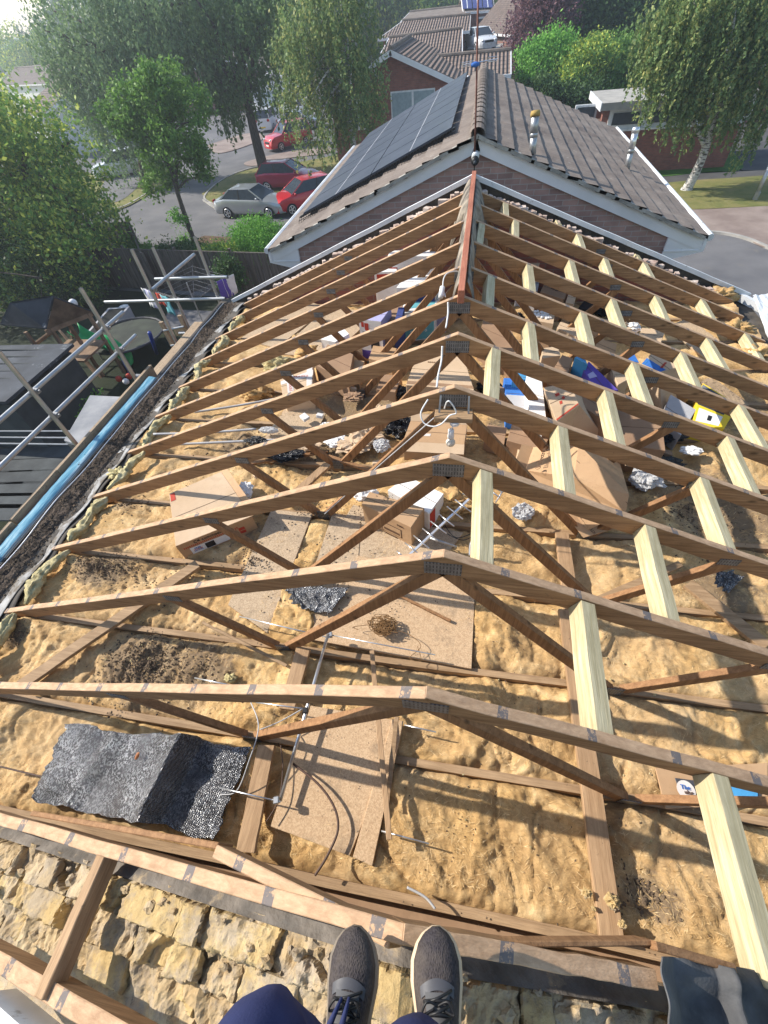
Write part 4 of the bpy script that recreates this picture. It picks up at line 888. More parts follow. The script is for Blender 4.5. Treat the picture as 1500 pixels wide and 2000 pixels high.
# carton behind it with red handwriting
t, q, b = carton([(1087, 824), (1131, 790), (1112, 745), (1062, 757)], -.60, 'big carton standing on end with red marks on its bright orange lid', 'cardl', base=[((1100, 880), -1.0), ((1195, 872), -1.03), ((1175, 800), -1.03), ((1066, 800), -1.0)])
for (u, v, w) in ((.3, .62, .16), (.5, .45, .10), (.35, .35, .10)): decal(t, q, u, v, u + w, v + .09, 'inkred', 'red_mark')
decal(t, q, .02, .02, .98, .06, 'inkred', 'red_mark')
carton([(1133, 792), (1205, 835), (1195, 790), (1115, 738)], -.74, 'long brown carton behind the one with red marks', 'cardd')
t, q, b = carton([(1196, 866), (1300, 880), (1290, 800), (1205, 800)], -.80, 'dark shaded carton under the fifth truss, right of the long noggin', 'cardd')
t, q, b = carton([(1034, 808), (1067, 818), (1058, 738), (1029, 729)], -.70, 'tall white carton standing beside the carton with red marks', 'white'); decal(t, fr(q, b), 0, .0, 1, 1, 'white', 'front', .002)
t, q, b = carton([(992, 800), (1031, 806), (1028, 738), (984, 738)], -.86, 'blue and grey carton left of the tall white carton', 'blue'); decal(t, q, 0, 0, 1, .45, 'grey', 'grey_panel')
carton([(1000, 745), (1028, 748), (1028, 728), (1005, 722)], -.80, 'small blue topped carton behind the blue and grey one', 'sky')
t, q, b = carton([(1072, 735), (1105, 740), (1120, 700), (1098, 693)], -.72, 'crushed grey brown carton with a torn picture', 'cardd')
t, q, b = carton([(1140, 722), (1158, 760), (1208, 762), (1150, 705)], -.70, 'purple carton wedged between brown cartons', 'purple')
decal(t, q, .3, .1, .5, .6, 'lilac', 'swirl'); 
t, q, b = carton([(1122, 698), (1148, 712), (1142, 698), (1132, 694)], -.64, 'small bright blue carton end sticking up', 'sky')
t, q, b = carton([(1207, 752), (1232, 738), (1222, 722), (1192, 714)], -.72, 'open brown carton with a sunlit flap, right of the purple one', 'cardl')
t, q, b = carton([(1252, 712), (1288, 727), (1328, 716), (1284, 676)], -.74, 'brown and blue carton with faint pink print', 'cardl', base=[((1255, 775), -1.03), ((1292, 800), -1.03), ((1355, 780), -1.03), ((1300, 720), -1.03)])
decal(t, q, .0, .04, .98, .34, 'blue', 'blue_band', .002); decal(t, q, .1, .04, .12, .34, 'sky', 'line', .004)
mb = MB(); f = lambda p: px(p, z=-.738); mb.slab([f((1212, 692)), f((1236, 687)), f((1248, 708)), f((1228, 704))], .004); mb.build('blue_flap', M['blue'], t)
text('TINAMA', q[0].lerp(q[2], .58) + V(0, 0, .002), q[3] - q[0], q[0] - q[1], .034, 'inkred', t)
t, q, b = carton([(1352, 826), (1414, 838), (1442, 791), (1373, 748)], -.90, 'yellow and white carton with a green top among the right hand rafters', 'yellow')
decal(t, q, .0, .45, .80, .96, 'shedroof', 'lid', .002); f4 = fr(q, b); decal(t, q, .08, .06, .80, .38, 'white', 'white_label', .002); decal(t, q, .40, .14, .52, .28, 'black', 'picture', .004)
t, q, b = carton([(1290, 820), (1330, 850), (1360, 800), (1310, 770)], -.90, 'dull grey carton left of the yellow one', 'grey')
# in front of the lamp
t, q, b = carton([(787, 862), (907, 868), (913, 830), (802, 822)], -.84, 'crushed brown carton with curling flaps directly under the light bulb', 'card')
decal(t, q, .22, .30, .42, .42, 'tape', 'label'); flap(t, q[0], q[1], V(0, -.10, 0), .03, 'cardl'); flap(t, q[2], q[3], V(0, .06, 0), -.05, 'cardl')
t, q, b = carton([(793, 752), (926, 762), (906, 698), (815, 690)], -.80, 'large sunlit brown carton framed by the webs of the sixth truss', 'cardl')
text('totolots', q[3].lerp(q[2], .4) * .75 + q[0].lerp(q[1], .4) * .25, q[1] - q[0], q[3] - q[0], .05, 'cardd', t)
decal(t, q, 0, .04, 1, .12, 'cardd', 'painted_crease_shade');  # dark card strip paints the shade along the crease
t, q, b = carton([(552, 772), (610, 768), (612, 712), (547, 739)], -.86, 'brown carton crossed with white and red fragile tape', 'cardl')
decal(t, q, .0, .60, 1, .80, 'tape', 'tape'); decal(t, q, .18, .0, .38, 1, 'tape', 'tape', .0035); decal(t, q, .80, .0, .97, 1, 'tape', 'tape', .0035)
text('FRAGILE', q[0].lerp(q[1], .62).lerp(q[3].lerp(q[2], .62), .70), q[1] - q[0], q[3] - q[0], .045, 'inkred', t)
text('FRAGILE', q[0].lerp(q[1], .28).lerp(q[3].lerp(q[2], .28), .35), q[0] - q[3], q[1] - q[0], .045, 'inkred', t)
t, q, b = carton([(615, 712), (680, 745), (690, 692), (640, 672)], -.84, 'open dark carton with a white swirl, right of the fragile one', 'cardd'); face_text(t, rf(q, b), 'S', .4, .6, .12, 'inkwhite')
t, q, b = carton([(626, 662), (655, 668), (682, 652), (668, 638)], -.82, 'white open topped carton catching the sun', 'white'); flap(t, q[0], q[3], V(-.12, 0, 0), .04, 'white')
t, q, b = carton([(700, 623), (744, 628), (764, 600), (716, 607)], -.62, 'tall white and lilac appliance carton with red lettering', 'lilac')
f4 = fr(q, b); decal(t, f4, 0, .0, 1, 1, 'white', 'front', .002); decal(t, f4, .0, .0, 1, .22, 'purple', 'purple_base', .004); decal(t, f4, .45, .28, .85, .62, 'black', 'picture', .004)
decal(t, f4, .1, .82, .22, .94, 'inkred', 'logo', .004); decal(t, f4, .25, .74, .42, .92, 'inkred', 'logo', .004); decal(t, f4, .12, .5, .3, .72, 'grey', 'picture', .004)
t, q, b = carton([(746, 640), (775, 640), (790, 585), (765, 590)], -.72, 'striped brown carton edge between the lilac and teal cartons', 'cardd')
t, q, b = carton([(769, 634), (782, 634), (790, 600), (778, 600)], -.66, 'narrow navy blue carton left of the teal one', 'navy')
t, q, b = carton([(782, 612), (848, 604), (862, 568), (794, 578)], -.72, 'teal and white carton, lower of two in the stack', 'white'); f4 = fr(q, b); decal(t, f4, 0, .05, 1, .9, 'teal', 'teal_front', .002); decal(t, q, .15, .2, .95, .8, 'teal', 'teal_lid')
for k in range(4): face_text(t, f4, 'o', .3 + .15 * k, .35, .06, 'inkwhite')
t, q, b = carton([(774, 562), (850, 560), (862, 535), (790, 540)], -.56, 'white carton with navy corner, above the teal one', 'white'); decal(t, fr(q, b), .5, .5, 1, .95, 'navy', 'navy_panel')
t, q, b = carton([(757, 500), (848, 500), (857, 475), (768, 478)], -.44, 'large white carton on top of the stack, lid in the sun', 'white'); decal(t, fr(q, b), .0, .5, .2, .8, 'inkred', 'orange_label')
t, q, b = carton([(731, 532), (775, 530), (775, 500), (742, 502)], -.58, 'white carton left of the tall white stack', 'white'); decal(t, fr(q, b), .1, .7, .9, .95, 'inkred', 'orange_label')
# right hand side near the ridge
t, q, b = carton([(1034, 624), (1081, 632), (1085, 607), (1034, 607)], -.88, 'small brown tray carton full of white packing chips', 'cardl')
mb = MB(); random.seed(4)
for k in range(60):
    p = q[0].lerp(q[1], random.uniform(.1, .9)).lerp(q[3].lerp(q[2], random.uniform(.1, .9)), random.uniform(.3, .9)); ico(mb, p + V(0, 0, .01), .016, k, .4, 6, 4)
tag(mb.build('packing_chips', M['inkwhite'], loc=q[0]), 'white packing chips heaped in the brown tray carton', 'packing chips')
carton([(1088, 640), (1130, 660), (1130, 640), (1095, 628)], -.90, 'folded brown carton right of the tray of packing chips', 'cardl')
carton([(1000, 508), (1052, 520), (1060, 495), (1008, 490)], -.62, 'brown carton near the ridge with a grey side', 'cardl')
carton([(1010, 560), (1050, 568), (1055, 540), (1018, 532)], -.82, 'grey striped carton beneath the ridge cartons', 'grey')
t, q, b = carton([(1055, 570), (1102, 585), (1110, 562), (1066, 548)], -.80, 'grey brown carton with dark lettering near the ridge', 'cardd'); face_text(t, q, 'TV 21', .5, .5, .05, 'inkblack')
carton([(1105, 590), (1120, 594), (1128, 572), (1112, 568)], -.80, 'small brown carton beside the black bag', 'cardl')
carton([(1130, 600), (1152, 606), (1165, 590), (1145, 583)], -.86, 'glossy black box with a white label', 'black')
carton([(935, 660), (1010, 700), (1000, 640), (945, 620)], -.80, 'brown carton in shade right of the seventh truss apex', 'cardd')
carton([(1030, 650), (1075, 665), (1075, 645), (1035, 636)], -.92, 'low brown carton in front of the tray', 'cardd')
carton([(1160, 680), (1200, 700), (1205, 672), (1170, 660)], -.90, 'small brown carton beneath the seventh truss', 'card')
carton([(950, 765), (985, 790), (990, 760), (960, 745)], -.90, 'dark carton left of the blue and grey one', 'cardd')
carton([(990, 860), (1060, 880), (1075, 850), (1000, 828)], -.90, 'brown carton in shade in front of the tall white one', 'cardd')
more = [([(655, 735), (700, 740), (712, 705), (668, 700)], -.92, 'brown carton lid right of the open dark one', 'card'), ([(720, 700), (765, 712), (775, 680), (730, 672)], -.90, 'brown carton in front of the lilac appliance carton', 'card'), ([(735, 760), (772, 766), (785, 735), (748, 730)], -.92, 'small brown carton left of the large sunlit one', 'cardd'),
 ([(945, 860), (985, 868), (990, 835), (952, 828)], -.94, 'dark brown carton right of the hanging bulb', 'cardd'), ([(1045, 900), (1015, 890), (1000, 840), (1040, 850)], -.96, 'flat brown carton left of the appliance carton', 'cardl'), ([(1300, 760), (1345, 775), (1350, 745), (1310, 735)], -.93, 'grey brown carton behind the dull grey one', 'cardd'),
 ([(1245, 660), (1290, 672), (1300, 645), (1255, 640)], -.95, 'low pale carton under the eighth truss on the right', 'cardl'), ([(1015, 680), (1045, 690), (1055, 665), (1022, 660)], -.90, 'orange brown carton just right of the seventh truss apex', 'card'), ([(1150, 640), (1185, 650), (1192, 625), (1160, 618)], -.93, 'small pale carton between the black bag and wrapping', 'cardl'),
 ([(1060, 700), (1095, 694), (1090, 676), (1058, 680)], -.86, 'small brown carton with its lid folded back near the tray', 'cardl'), ([(850, 600), (872, 606), (880, 575), (858, 570)], -.80, 'blue grey carton left of the red ridge timber', 'lilac'), ([(1228, 780), (1262, 790), (1262, 765), (1232, 755)], -.90, 'small dark carton under the brown and blue one', 'cardd')]
for p_, z_, l_, m_ in more: carton(p_, z_, l_, m_)
# bags, papers, bottles
def bag(p, r, lab, mat='bag', sq=(1, .9, .55), z=-.98, grp='crumpled bags and wrappings', name='plastic_bag', cat='bag', amp=.8):
    c = px(p, z=z); mb = MB(); r *= 1.12; amp = amp * (.55 if mat in ('white', 'clear') else .8); ico(mb, c, r, p[0] * .31, amp, 30, 20, sq, 2.8); o = mb.build(name, M[mat], loc=c, smooth=False); return tag(o, lab, cat, grp)
bag((780, 830), .13, 'shiny black bin bag left of the crushed carton'); bag((552, 885), .11, 'black bin bag scrap in front of the fifth truss', sq=(1.5, .8, .3)); bag((785, 765), .08, 'black wrapping beside the large sunlit carton')
bag((955, 755), .10, 'black bin bag right of the large sunlit carton'); bag((1262, 935), .11, 'pale blue plastic bag beside the open appliance carton', 'clear'); bag((1022, 1000), .075, 'clear crumpled plastic bag at the tip of the knotty noggin', 'clear')
bag((712, 962), .085, 'white foil packing left of the white carton', 'white', sq=(1.1, .9, .5)); bag((1240, 870), .10, 'crumpled papers in shade under the fifth truss', 'white', sq=(1.3, .8, .3)); bag((1125, 545), .09, 'black bag by the ridge cartons'); bag((1180, 605), .10, 'dark grey plastic bag under the eighth truss', 'bag')
bag((1205, 640), .11, 'pinkish crumpled wrapping under the seventh truss', 'cardl'); bag((1235, 640), .08, 'pale crumpled wrapping beside the pinkish one', 'white'); bag((880, 660), .05, 'white plastic cup under the seventh truss apex', 'white', amp=.2)
bag((690, 870), .10, 'crumpled pinkish packing cloth left of the hanging bulb', 'cardl', sq=(1.4, .9, .4)); bag((715, 850), .11, 'crumpled cream packing cloth beside the black bin bag', 'cardl', sq=(1.2, 1, .5)); bag((475, 960), .09, 'white and blue crumpled paper behind the computer carton', 'white', sq=(.8, 1, .5))
bag((640, 835), .07, 'small heap of torn tissue', 'white'); bag((525, 840), .06, 'empty clear plastic bottle', 'clear', sq=(1.6, .6, .5), amp=.3)
for p_, r_, l_, m_, s_ in (((900, 745), .07, 'crumpled white plastic beside the sixth truss apex', 'white', (1.3, .9, .4)), ((655, 860), .08, 'white crumpled plastic on the dusted board', 'white', (1.2, .9, .4)), ((605, 870), .07, 'brown torn paper near the clear bottle', 'cardl', (1.3, .8, .35)),
 ((745, 870), .07, 'grey crumpled film left of the crushed carton', 'clear', (1, 1, .5)), ((1300, 850), .09, 'black wrapping under the dull grey carton', 'bag', (1.4, .8, .35)), ((1285, 905), .10, 'dark crumpled sheeting in the shade at the right', 'bag', (1.5, .8, .3)), ((1065, 770), .05, 'white tissue beside the red marked carton', 'white', (1, 1, .5)),
 ((1170, 700), .06, 'brown crumpled paper behind the purple carton', 'cardl', (1.2, .8, .5)), ((690, 775), .07, 'brown crumpled paper beyond the fifth truss', 'cardd', (1.3, .9, .4)), ((735, 800), .07, 'pale crumpled packing right of the torn papers', 'cardl', (1, .9, .5)), ((1010, 620), .07, 'dark crumpled bag beside the seventh noggin', 'bag', (1, 1, .5)),
 ((850, 930), .05, 'dark torn felt scrap behind the white carton', 'bag', (1.2, .8, .4)), ((470, 1015), .05, 'white torn tissue at the right end of the computer carton', 'white', (1, 1, .5)), ((500, 860), .06, 'dark torn felt scrap by the nearest conduit', 'bag', (1.6, .7, .3)), ((1350, 880), .06, 'pale torn paper at the far right shade', 'white', (1.3, .8, .3))):
    bag(p_, r_, l_, m_, s_)
random.seed(21)
for k, (p, s_, m, w) in enumerate((((595, 815), .09, 'white', 'white paper packet by the fifth truss web'), ((625, 812), .07, 'white', 'white square packet among the torn papers'), ((560, 835), .08, 'cardl', 'cream card packet by the clear bottle'), ((660, 815), .06, 'cardl', 'brown packet right of the white packets'),
                               ((690, 760), .07, 'cardl', 'small brown card piece near the conduit'), ((500, 930), .05, 'cardl', 'brown card corner behind the computer carton'), ((590, 855), .06, 'grey', 'grey card piece on the dusted board'), ((735, 905), .07, 'cardl', 'pale torn card in front of the fifth truss'),
                               ((1230, 905), .09, 'cardl', 'torn brown card in shade beneath the fifth truss'), ((1300, 885), .10, 'cardd', 'flat brown card in deep shade on the right'), ((770, 640), .07, 'cardl', 'small pale card behind the seventh truss'), ((835, 690), .07, 'cardl', 'loose card behind the large sunlit carton'))):
    c = px(p, z=-.98); mb = MB(); mb.box(c, (s_, s_ * .8, .035), random.uniform(-1, 1)); o = mb.build('packet', M[m], loc=c, bevel=.003); o.rotation_euler = (random.uniform(-.3, .3), random.uniform(-.3, .3), 0); tag(o, w, 'packet', 'loose packets and cards')
# clods and crumbs
tn = lf_; text('nce', P((1408, 1543), -1.013), P((1440, 1547), -1.013) - P((1400, 1543), -1.013), V(0, 1, 0), .035, 'sky', lf_); text('co', P((1408, 1556), -1.013), P((1440, 1560), -1.013) - P((1400, 1556), -1.013), V(0, 1, 0), .035, 'sky', lf_); text('The', P((1338, 1538), -1.012), V(1, 0, 0), V(0, 1, 0), .03, 'inkblue', lf_); text('ulse', P((1345, 1548), -1.012), V(1, 0, 0), V(0, 1, 0), .028, 'inkbrown', lf_)
random.seed(8); mb = MB()
def clod(c, r):
    a = random.uniform(0, 6); R = Matrix.Rotation(a, 3, 'Z') @ Matrix.Rotation(random.uniform(-.6, .6), 3, 'X'); k = [random.uniform(.6, 1.2) for _ in range(6)]
    d = [V(1, 0, 0), V(0, 1, 0), V(-1, 0, 0), V(0, -1, 0), V(0, 0, .8), V(0, 0, -.6)]
    mb.add([c + R @ (e * r * q_) for e, q_ in zip(d, k)], [(0, 1, 4), (1, 2, 4), (2, 3, 4), (3, 0, 4), (1, 0, 5), (2, 1, 5), (3, 2, 5), (0, 3, 5)])
def patch(p, rad, n, r0, r1, z=None, sx=1., sy=1.):
    c = px(p, z=-1.05)
    for _ in range(n):
        g = rad * abs(random.gauss(0, .6)); a = random.uniform(0, 2 * PI); x, y = c.x + g * math.cos(a) * sx, c.y + g * math.sin(a) * sy
        zz = z if z is not None else zc(x) + .02 + hw(x, y); clod(V(x, y, (zl(z) if z is not None else zz) + .003), random.uniform(r0, r1))
patch((285, 1300), .26, 1500, .0025, .011, sx=1.3); patch((200, 1108), .22, 1100, .0025, .010, sx=1.6, sy=.6); patch((30, 1240), .1, 150, .003, .01); patch((400, 1300), .3, 160, .003, .01); patch((250, 985), .2, 120, .003, .012); patch((560, 1380), .25, 60, .003, .01)
patch((1270, 1745), .10, 40, .008, .02, sx=1.8); patch((1250, 1730), .3, 80, .003, .009); patch((1100, 870), .5, 120, .004, .012); patch((1400, 1000), .4, 200, .004, .012); patch((620, 1000), .4, 120, .003, .012, -1.02)
patch((640, 1130), .35, 160, .003, .012, -1.025); patch((750, 1180), .3, 60, .002, .007, -1.01); patch((490, 1100), .25, 140, .003, .012, -1.025); patch((480, 870), .4, 160, .004, .013); patch((700, 1000), .3, 70, .003, .008, -1.03)
patch((680, 1400), .2, 90, .0015, .005, -1.002); patch((640, 1600), .2, 30, .001, .003, -1.002); patch((380, 955), .08, 120, .003, .010, -.895, sx=1.4); patch((1000, 1250), .8, 200, .002, .006); patch((900, 1600), .8, 120, .002, .006)
patch((760, 1010), .1, 60, .002, .006, -.828); patch((330, 1150), .3, 120, .003, .012); patch((640, 870), .4, 160, .004, .012); patch((1330, 1000), .4, 150, .004, .012)
for k in range(3000):
    y = random.uniform(1.3, 7.1); clod(V(random.uniform(-3.81, -3.5), y, -1.375 + random.uniform(0, .02)), random.uniform(.003, .014))
o = mb.build('debris', M['clod'], loc=(0, 3, -1)); tag(o, kind='stuff')
rng = np.random.default_rng(5); n_ = 42000; X = rng.uniform(-3.2, 3.2, n_); Y = .68 + 4.6 * rng.uniform(0, 1, n_) ** 1.5; vs = []; A_ = rng.uniform(0, PI, n_); clump = [(noise.noise((x * 2.3, y * 2.3, 3)) + 1) for x, y in zip(X, Y)]
for x, y, a, cl_ in zip(X, Y, A_, clump):
    a += 3 * noise.noise((x * 3, y * 3, 1)); L = .010 + .018 * random.random(); dx, dy = math.cos(a) * L, math.sin(a) * L; w = .0009; z0 = zc(x) + .022; h0 = z0 + hw(x - dx, y - dy); h1 = z0 + hw(x + dx, y + dy); hm_ = z0 + hw(x, y) + .003 + .004 * random.random()
    e = min(abs(y - q_) for q_ in ys)
    if e < .05 or random.random() > cl_: continue
    nx_, ny_ = -math.sin(a) * w, math.cos(a) * w
    mbv = [(x - dx, y - dy, h0), (x + nx_, y + ny_, hm_), (x + dx, y + dy, h1), (x - nx_, y - ny_, hm_)]; vs.append(mbv)
mb = MB(); mb.v = [p for q_ in vs for p in q_]; mb.f = [(4 * i, 4 * i + 1, 4 * i + 2, 4 * i + 3) for i in range(len(vs))]; mb.m = [0] * len(vs)
t = NT('loose glass fibres'); g_ = t.node('ShaderNodeNewGeometry'); fm = t.out(t.ramp(g_.outputs['Random Per Island'], [(.1, (.34, .20, .07)), (.6, (.66, .44, .19)), (.95, (.85, .66, .38))]), .8)
o = mb.build('wool_fibres', fm, loc=(0, 2, -1.3)); tag(o, kind='stuff')
mb = MB()
for k in range(420):
    x = random.uniform(-3.1, 3.3); y = random.uniform(.75, 6.5); clod(V(x, y, zc(x) + .03 + hw(x, y)), random.uniform(.003, .010))
o = mb.build('wool_crumbs', M['wooly'], loc=(0, 3, -1)); tag(o, kind='stuff')
px = pxr
# ------------------------------------------------------------------ ground, roads, grass
G = lambda p, z=GZ: px(p, z=z)
mb = MB(); n = 40
mb.grid(lambda u, v: V(-700 + 1100 * u, -60 + 900 * v, GZ - .012), n, n); o = mb.build('ground', M['dry']); tag(o, kind='structure')
def ring(pts, n=5):
    q = spline(pts + [pts[0]], n); return q[:-1]
def sheet(name, pts, dz, mat, smooth=5):
    q = [V(p.x, p.y, GZ + dz) for p in (ring(pts, smooth) if smooth else pts)]
    ar = sum(q[i].x * q[(i + 1) % len(q)].y - q[(i + 1) % len(q)].x * q[i].y for i in range(len(q)))
    if ar < 0: q = q[::-1]
    mb = MB(); mb.slab(q, .03); o = mb.build(name, M[mat]); return tag(o, kind='structure')
def kerb(pts, name='kerb', n=6):
    q = spline([V(p.x, p.y, GZ + .09) for p in pts], n); mb = MB()
    for a, b in zip(q, q[1:]): mb.beam(a, b + (b - a) * .02, .13, .12)
    return tag(mb.build(name, M['kerb']), kind='structure')
sheet('road', [V(-60, 18, 0), V(-5, 18, 0), V(30, 8, 0), V(60, 8, 0), V(60, 120, 0), V(-60, 120, 0)], 0, 'asphalt', 0)
gl = lambda L: [G(p) for p in L]
sheet('grass_verge', gl([(185, 412), (205, 352), (300, 326), (352, 342), (296, 378), (240, 408)]), .06, 'dry')
sheet('driveway', gl([(190, 400), (214, 346), (285, 330), (282, 352), (240, 392)]), .075, 'asphalt')
sheet('grass_verge', gl([(395, 380), (440, 350), (500, 330), (585, 318), (700, 300), (720, 330), (640, 400), (560, 385), (500, 378), (420, 398)]), .06, 'dry')
sheet('planting_bed', gl([(400, 462), (470, 464), (570, 450), (700, 440), (640, 520), (300, 515)]), .05, 'earth')
sheet('grass_verge', gl([(-10, 400), (120, 420), (215, 395), (200, 345), (60, 330)]), .05, 'dry')
sheet('pavement', gl([(405, 285), (480, 262), (520, 268), (470, 290), (425, 300)]), .05, 'paving')
sheet('pavement', gl([(560, 310), (500, 325), (480, 318), (560, 298), (640, 290), (640, 300)]), .05, 'paving')
kerb(gl([(205, 412), (245, 404), (300, 372), (350, 346)])); kerb(gl([(420, 402), (400, 385), (440, 350), (500, 328), (580, 316)]))
kerb(gl([(398, 392), (425, 410), (445, 420)]))
# right hand side
sheet('lawn', gl([(1240, 322), (1280, 305), (1400, 285), (1447, 318), (1440, 334), (1370, 338), (1275, 346)]), .05, 'lawn')
sheet('path', gl([(1235, 350), (1275, 345), (1370, 339), (1448, 336), (1560, 330), (1560, 345), (1420, 350), (1310, 358), (1240, 368)]), .03, 'path')
sheet('path', gl([(1380, 290), (1450, 240), (1560, 250), (1560, 335), (1448, 334)]), .04, 'path', 0)
sheet('grass_verge', gl([(1225, 372), (1310, 358), (1420, 350), (1570, 345), (1600, 398), (1490, 405), (1330, 412), (1250, 405)]), .05, 'dry')
sheet('pavement', gl([(1240, 414), (1330, 412), (1490, 405), (1620, 400), (1640, 520), (1500, 487), (1460, 470), (1410, 457), (1300, 455)]), .05, 'paving')
kerb(gl([(1385, 455), (1420, 459), (1460, 469), (1500, 486), (1580, 520)]))
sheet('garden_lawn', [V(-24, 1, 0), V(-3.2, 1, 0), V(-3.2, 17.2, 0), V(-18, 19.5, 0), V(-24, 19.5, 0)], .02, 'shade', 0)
sheet('garden_path', [V(-12, 15.6, 0), V(-3.6, 14.6, 0), V(-3.6, 16.4, 0), V(-12.5, 17.2, 0)], .05, 'asphalt', 0)

# ------------------------------------------------------------------ neighbouring house beyond the gable
nb = thing('neighbour_house', 'brick house just beyond our far gable, grey tiled roof and white bargeboards', 'house', (0, 12.6, GZ))
NZ, NW, NY0, NY1, NS = .17, 3.52, 8.8, 16.7, .39
mb = MB(); pts = [(-3.02, GZ), (3.02, GZ), (3.02, NZ - NS * 3.02 - .05), (0, NZ - .05), (-3.02, NZ - NS * 3.02 - .05)]
mb.add([V(x, NY0 + .05, z) for x, z in pts] + [V(x, NY1 - .1, z) for x, z in pts], [(0, 1, 2, 3, 4), (9, 8, 7, 6, 5)] + [(i, (i + 5), (i + 1) % 5 + 5, (i + 1) % 5) for i in range(5)]); mb.build('wall', M['brickN'], nb)
NC = 14
for s in (-1, 1):                           # stepped courses of flat tiles, slight wander
    mb = MB(); g = NW / NC; ny = 62
    for k in range(NC):
        x0, x1 = k * g, (k + 1) * g + .03
        def fn(u, v, x0=x0, x1=x1, k=k):
            y = NY0 - .06 + (NY1 - NY0 + .06) * v; x = x0 + (x1 - x0) * u
            rib = .006 * abs(math.sin(y * PI / .15)); jit = .012 * noise.noise((y * 3.4, k * 2.2, s)) * (u > .5)
            return V(s * x, y, NZ - NS * x + .040 * (u - .55) + .035 + rib + jit)
        mb.grid(fn, 4, ny * 2, flip=(s < 0))
        e = [fn(1, j / (ny * 2)) for j in range(ny * 2 + 1)]; e2 = [p - V(0, 0, .055) for p in e]; n_ = len(e)
        mb.add(e + e2, [((i, i + 1, i + 1 + n_, i + n_) if s > 0 else (i + n_, i + 1 + n_, i + 1, i)) for i in range(n_ - 1)])
        for yv in (0.,):                    # verge end
            a, b = fn(0, yv), fn(1, yv); mb.add([a, b, b - V(0, 0, .04), a - V(0, 0, .04)], [(0, 1, 2, 3), (3, 2, 1, 0)])
    mb.build('roof_slope', M['tileN'], nb)
mb = MB()
for k in range(19):
    y = NY0 - .05 + k * .42; L = .44
    def rf_(u, v, y=y, L=L): a = PI * u; return V(.115 * math.cos(a), y + L * v, NZ + .005 + .095 * math.sin(a) + .012 * (1 - v))
    mb.grid(rf_, 8, 1)
mb.build('ridge_tile', M['tileN'], nb)
for s in (-1, 1):
    mb = MB(); mb.beam((0, NY0 + .015, NZ - .02), (s * NW, NY0 + .015, NZ - .02 - NS * NW), .03, .15, n=1); mb.build('bargeboard', M['barge'], nb)
    mb = MB(); mb.beam((0, NY0 - .03, NZ + .035), (s * NW, NY0 - .03, NZ + .035 - NS * NW), .07, .045, n=30, jit=.008); mb.build('verge_mortar', noisy('verge mortar %d' % s, (.22, .21, .19), (.42, .40, .36), 6, .95, .01), nb)
    x = s * (NW - .26); mb = MB(); z = NZ - NS * NW
    mb.add([V(s * 3.02, NY0 + .01, z + .02), V(s * 3.60, NY0 + .01, z - .02), V(s * 3.60, NY0 + .01, z - .20), V(s * 3.02, NY0 + .01, z - .34), V(s * 3.02, NY0 + .25, z + .02), V(s * 3.60, NY0 + .25, z - .02), V(s * 3.60, NY0 + .25, z - .20), V(s * 3.02, NY0 + .25, z - .34)],
           [(0, 1, 2, 3), (7, 6, 5, 4), (0, 4, 5, 1), (1, 5, 6, 2), (2, 6, 7, 3), (3, 7, 4, 0)]); mb.build('box_end', M['barge'], nb)
    mb = MB(); mb.beam((s * (NW + .04), NY0, z - .01), (s * (NW + .04), NY1, z - .01), .03, .15); mb.build('fascia', M['barge'], nb)
    mb = MB(); mb.tube([(s * (NW + .09), NY0, z - .0), (s * (NW + .09), NY1, z - .0)], .05, 8); mb.build('gutter', M['pvc'], nb)
    mb = MB(); mb.box((s * 3.27, 12.7, z - .18), (.5, 7.8, .02)); mb.build('soffit', M['barge'], nb)
# solar panels
def nroof(x, y, h=0): return V(x, y, NZ - NS * abs(x) + .05 + h)
pva = thing('solar_array', 'black solar panels covering the left slope of the neighbouring roof', 'solar panels', (-1.8, 13, -.6))
for i in range(2):
    for j in range(7):
        x0, x1 = (-.42 - 1.36 * i, -.42 - 1.36 * i - 1.34); y0 = 9.75 + j * 1.0; y1 = y0 + .97
        q = [nroof(x1, y0, .09), nroof(x0, y0, .09), nroof(x0, y1, .09), nroof(x1, y1, .09)]; mb = MB(); mb.slab(q, .035); p = mb.build('panel', M['pv'], pva)
        c0 = q[0].lerp(q[1], .5); mb = MB(); mb.beam(q[0].lerp(q[1], .5) + V(0, 0, .003), q[3].lerp(q[2], .5) + V(0, 0, .003), .012, .003); mb.build('seam', M['grey'], p)
mb = MB()
for k in range(60):
    x = -.35 - k * .048; mb.beam(nroof(x, 9.70, .07), nroof(x, 9.58, .0), .006, .006)
mb.beam(nroof(-.35, 9.70, .07), nroof(-3.2, 9.70, .07), .008, .008); mb.beam(nroof(-.35, 9.64, .03), nroof(-3.2, 9.64, .03), .008, .008); mb.build('bird_mesh', M['black'], pva)
mb = MB(); mb.beam(nroof(-.36, 9.76, .05), nroof(-3.2, 9.76, .05), .03, .06, up=(0, -1, 0)); mb.build('edge_rail', M['black'], pva)
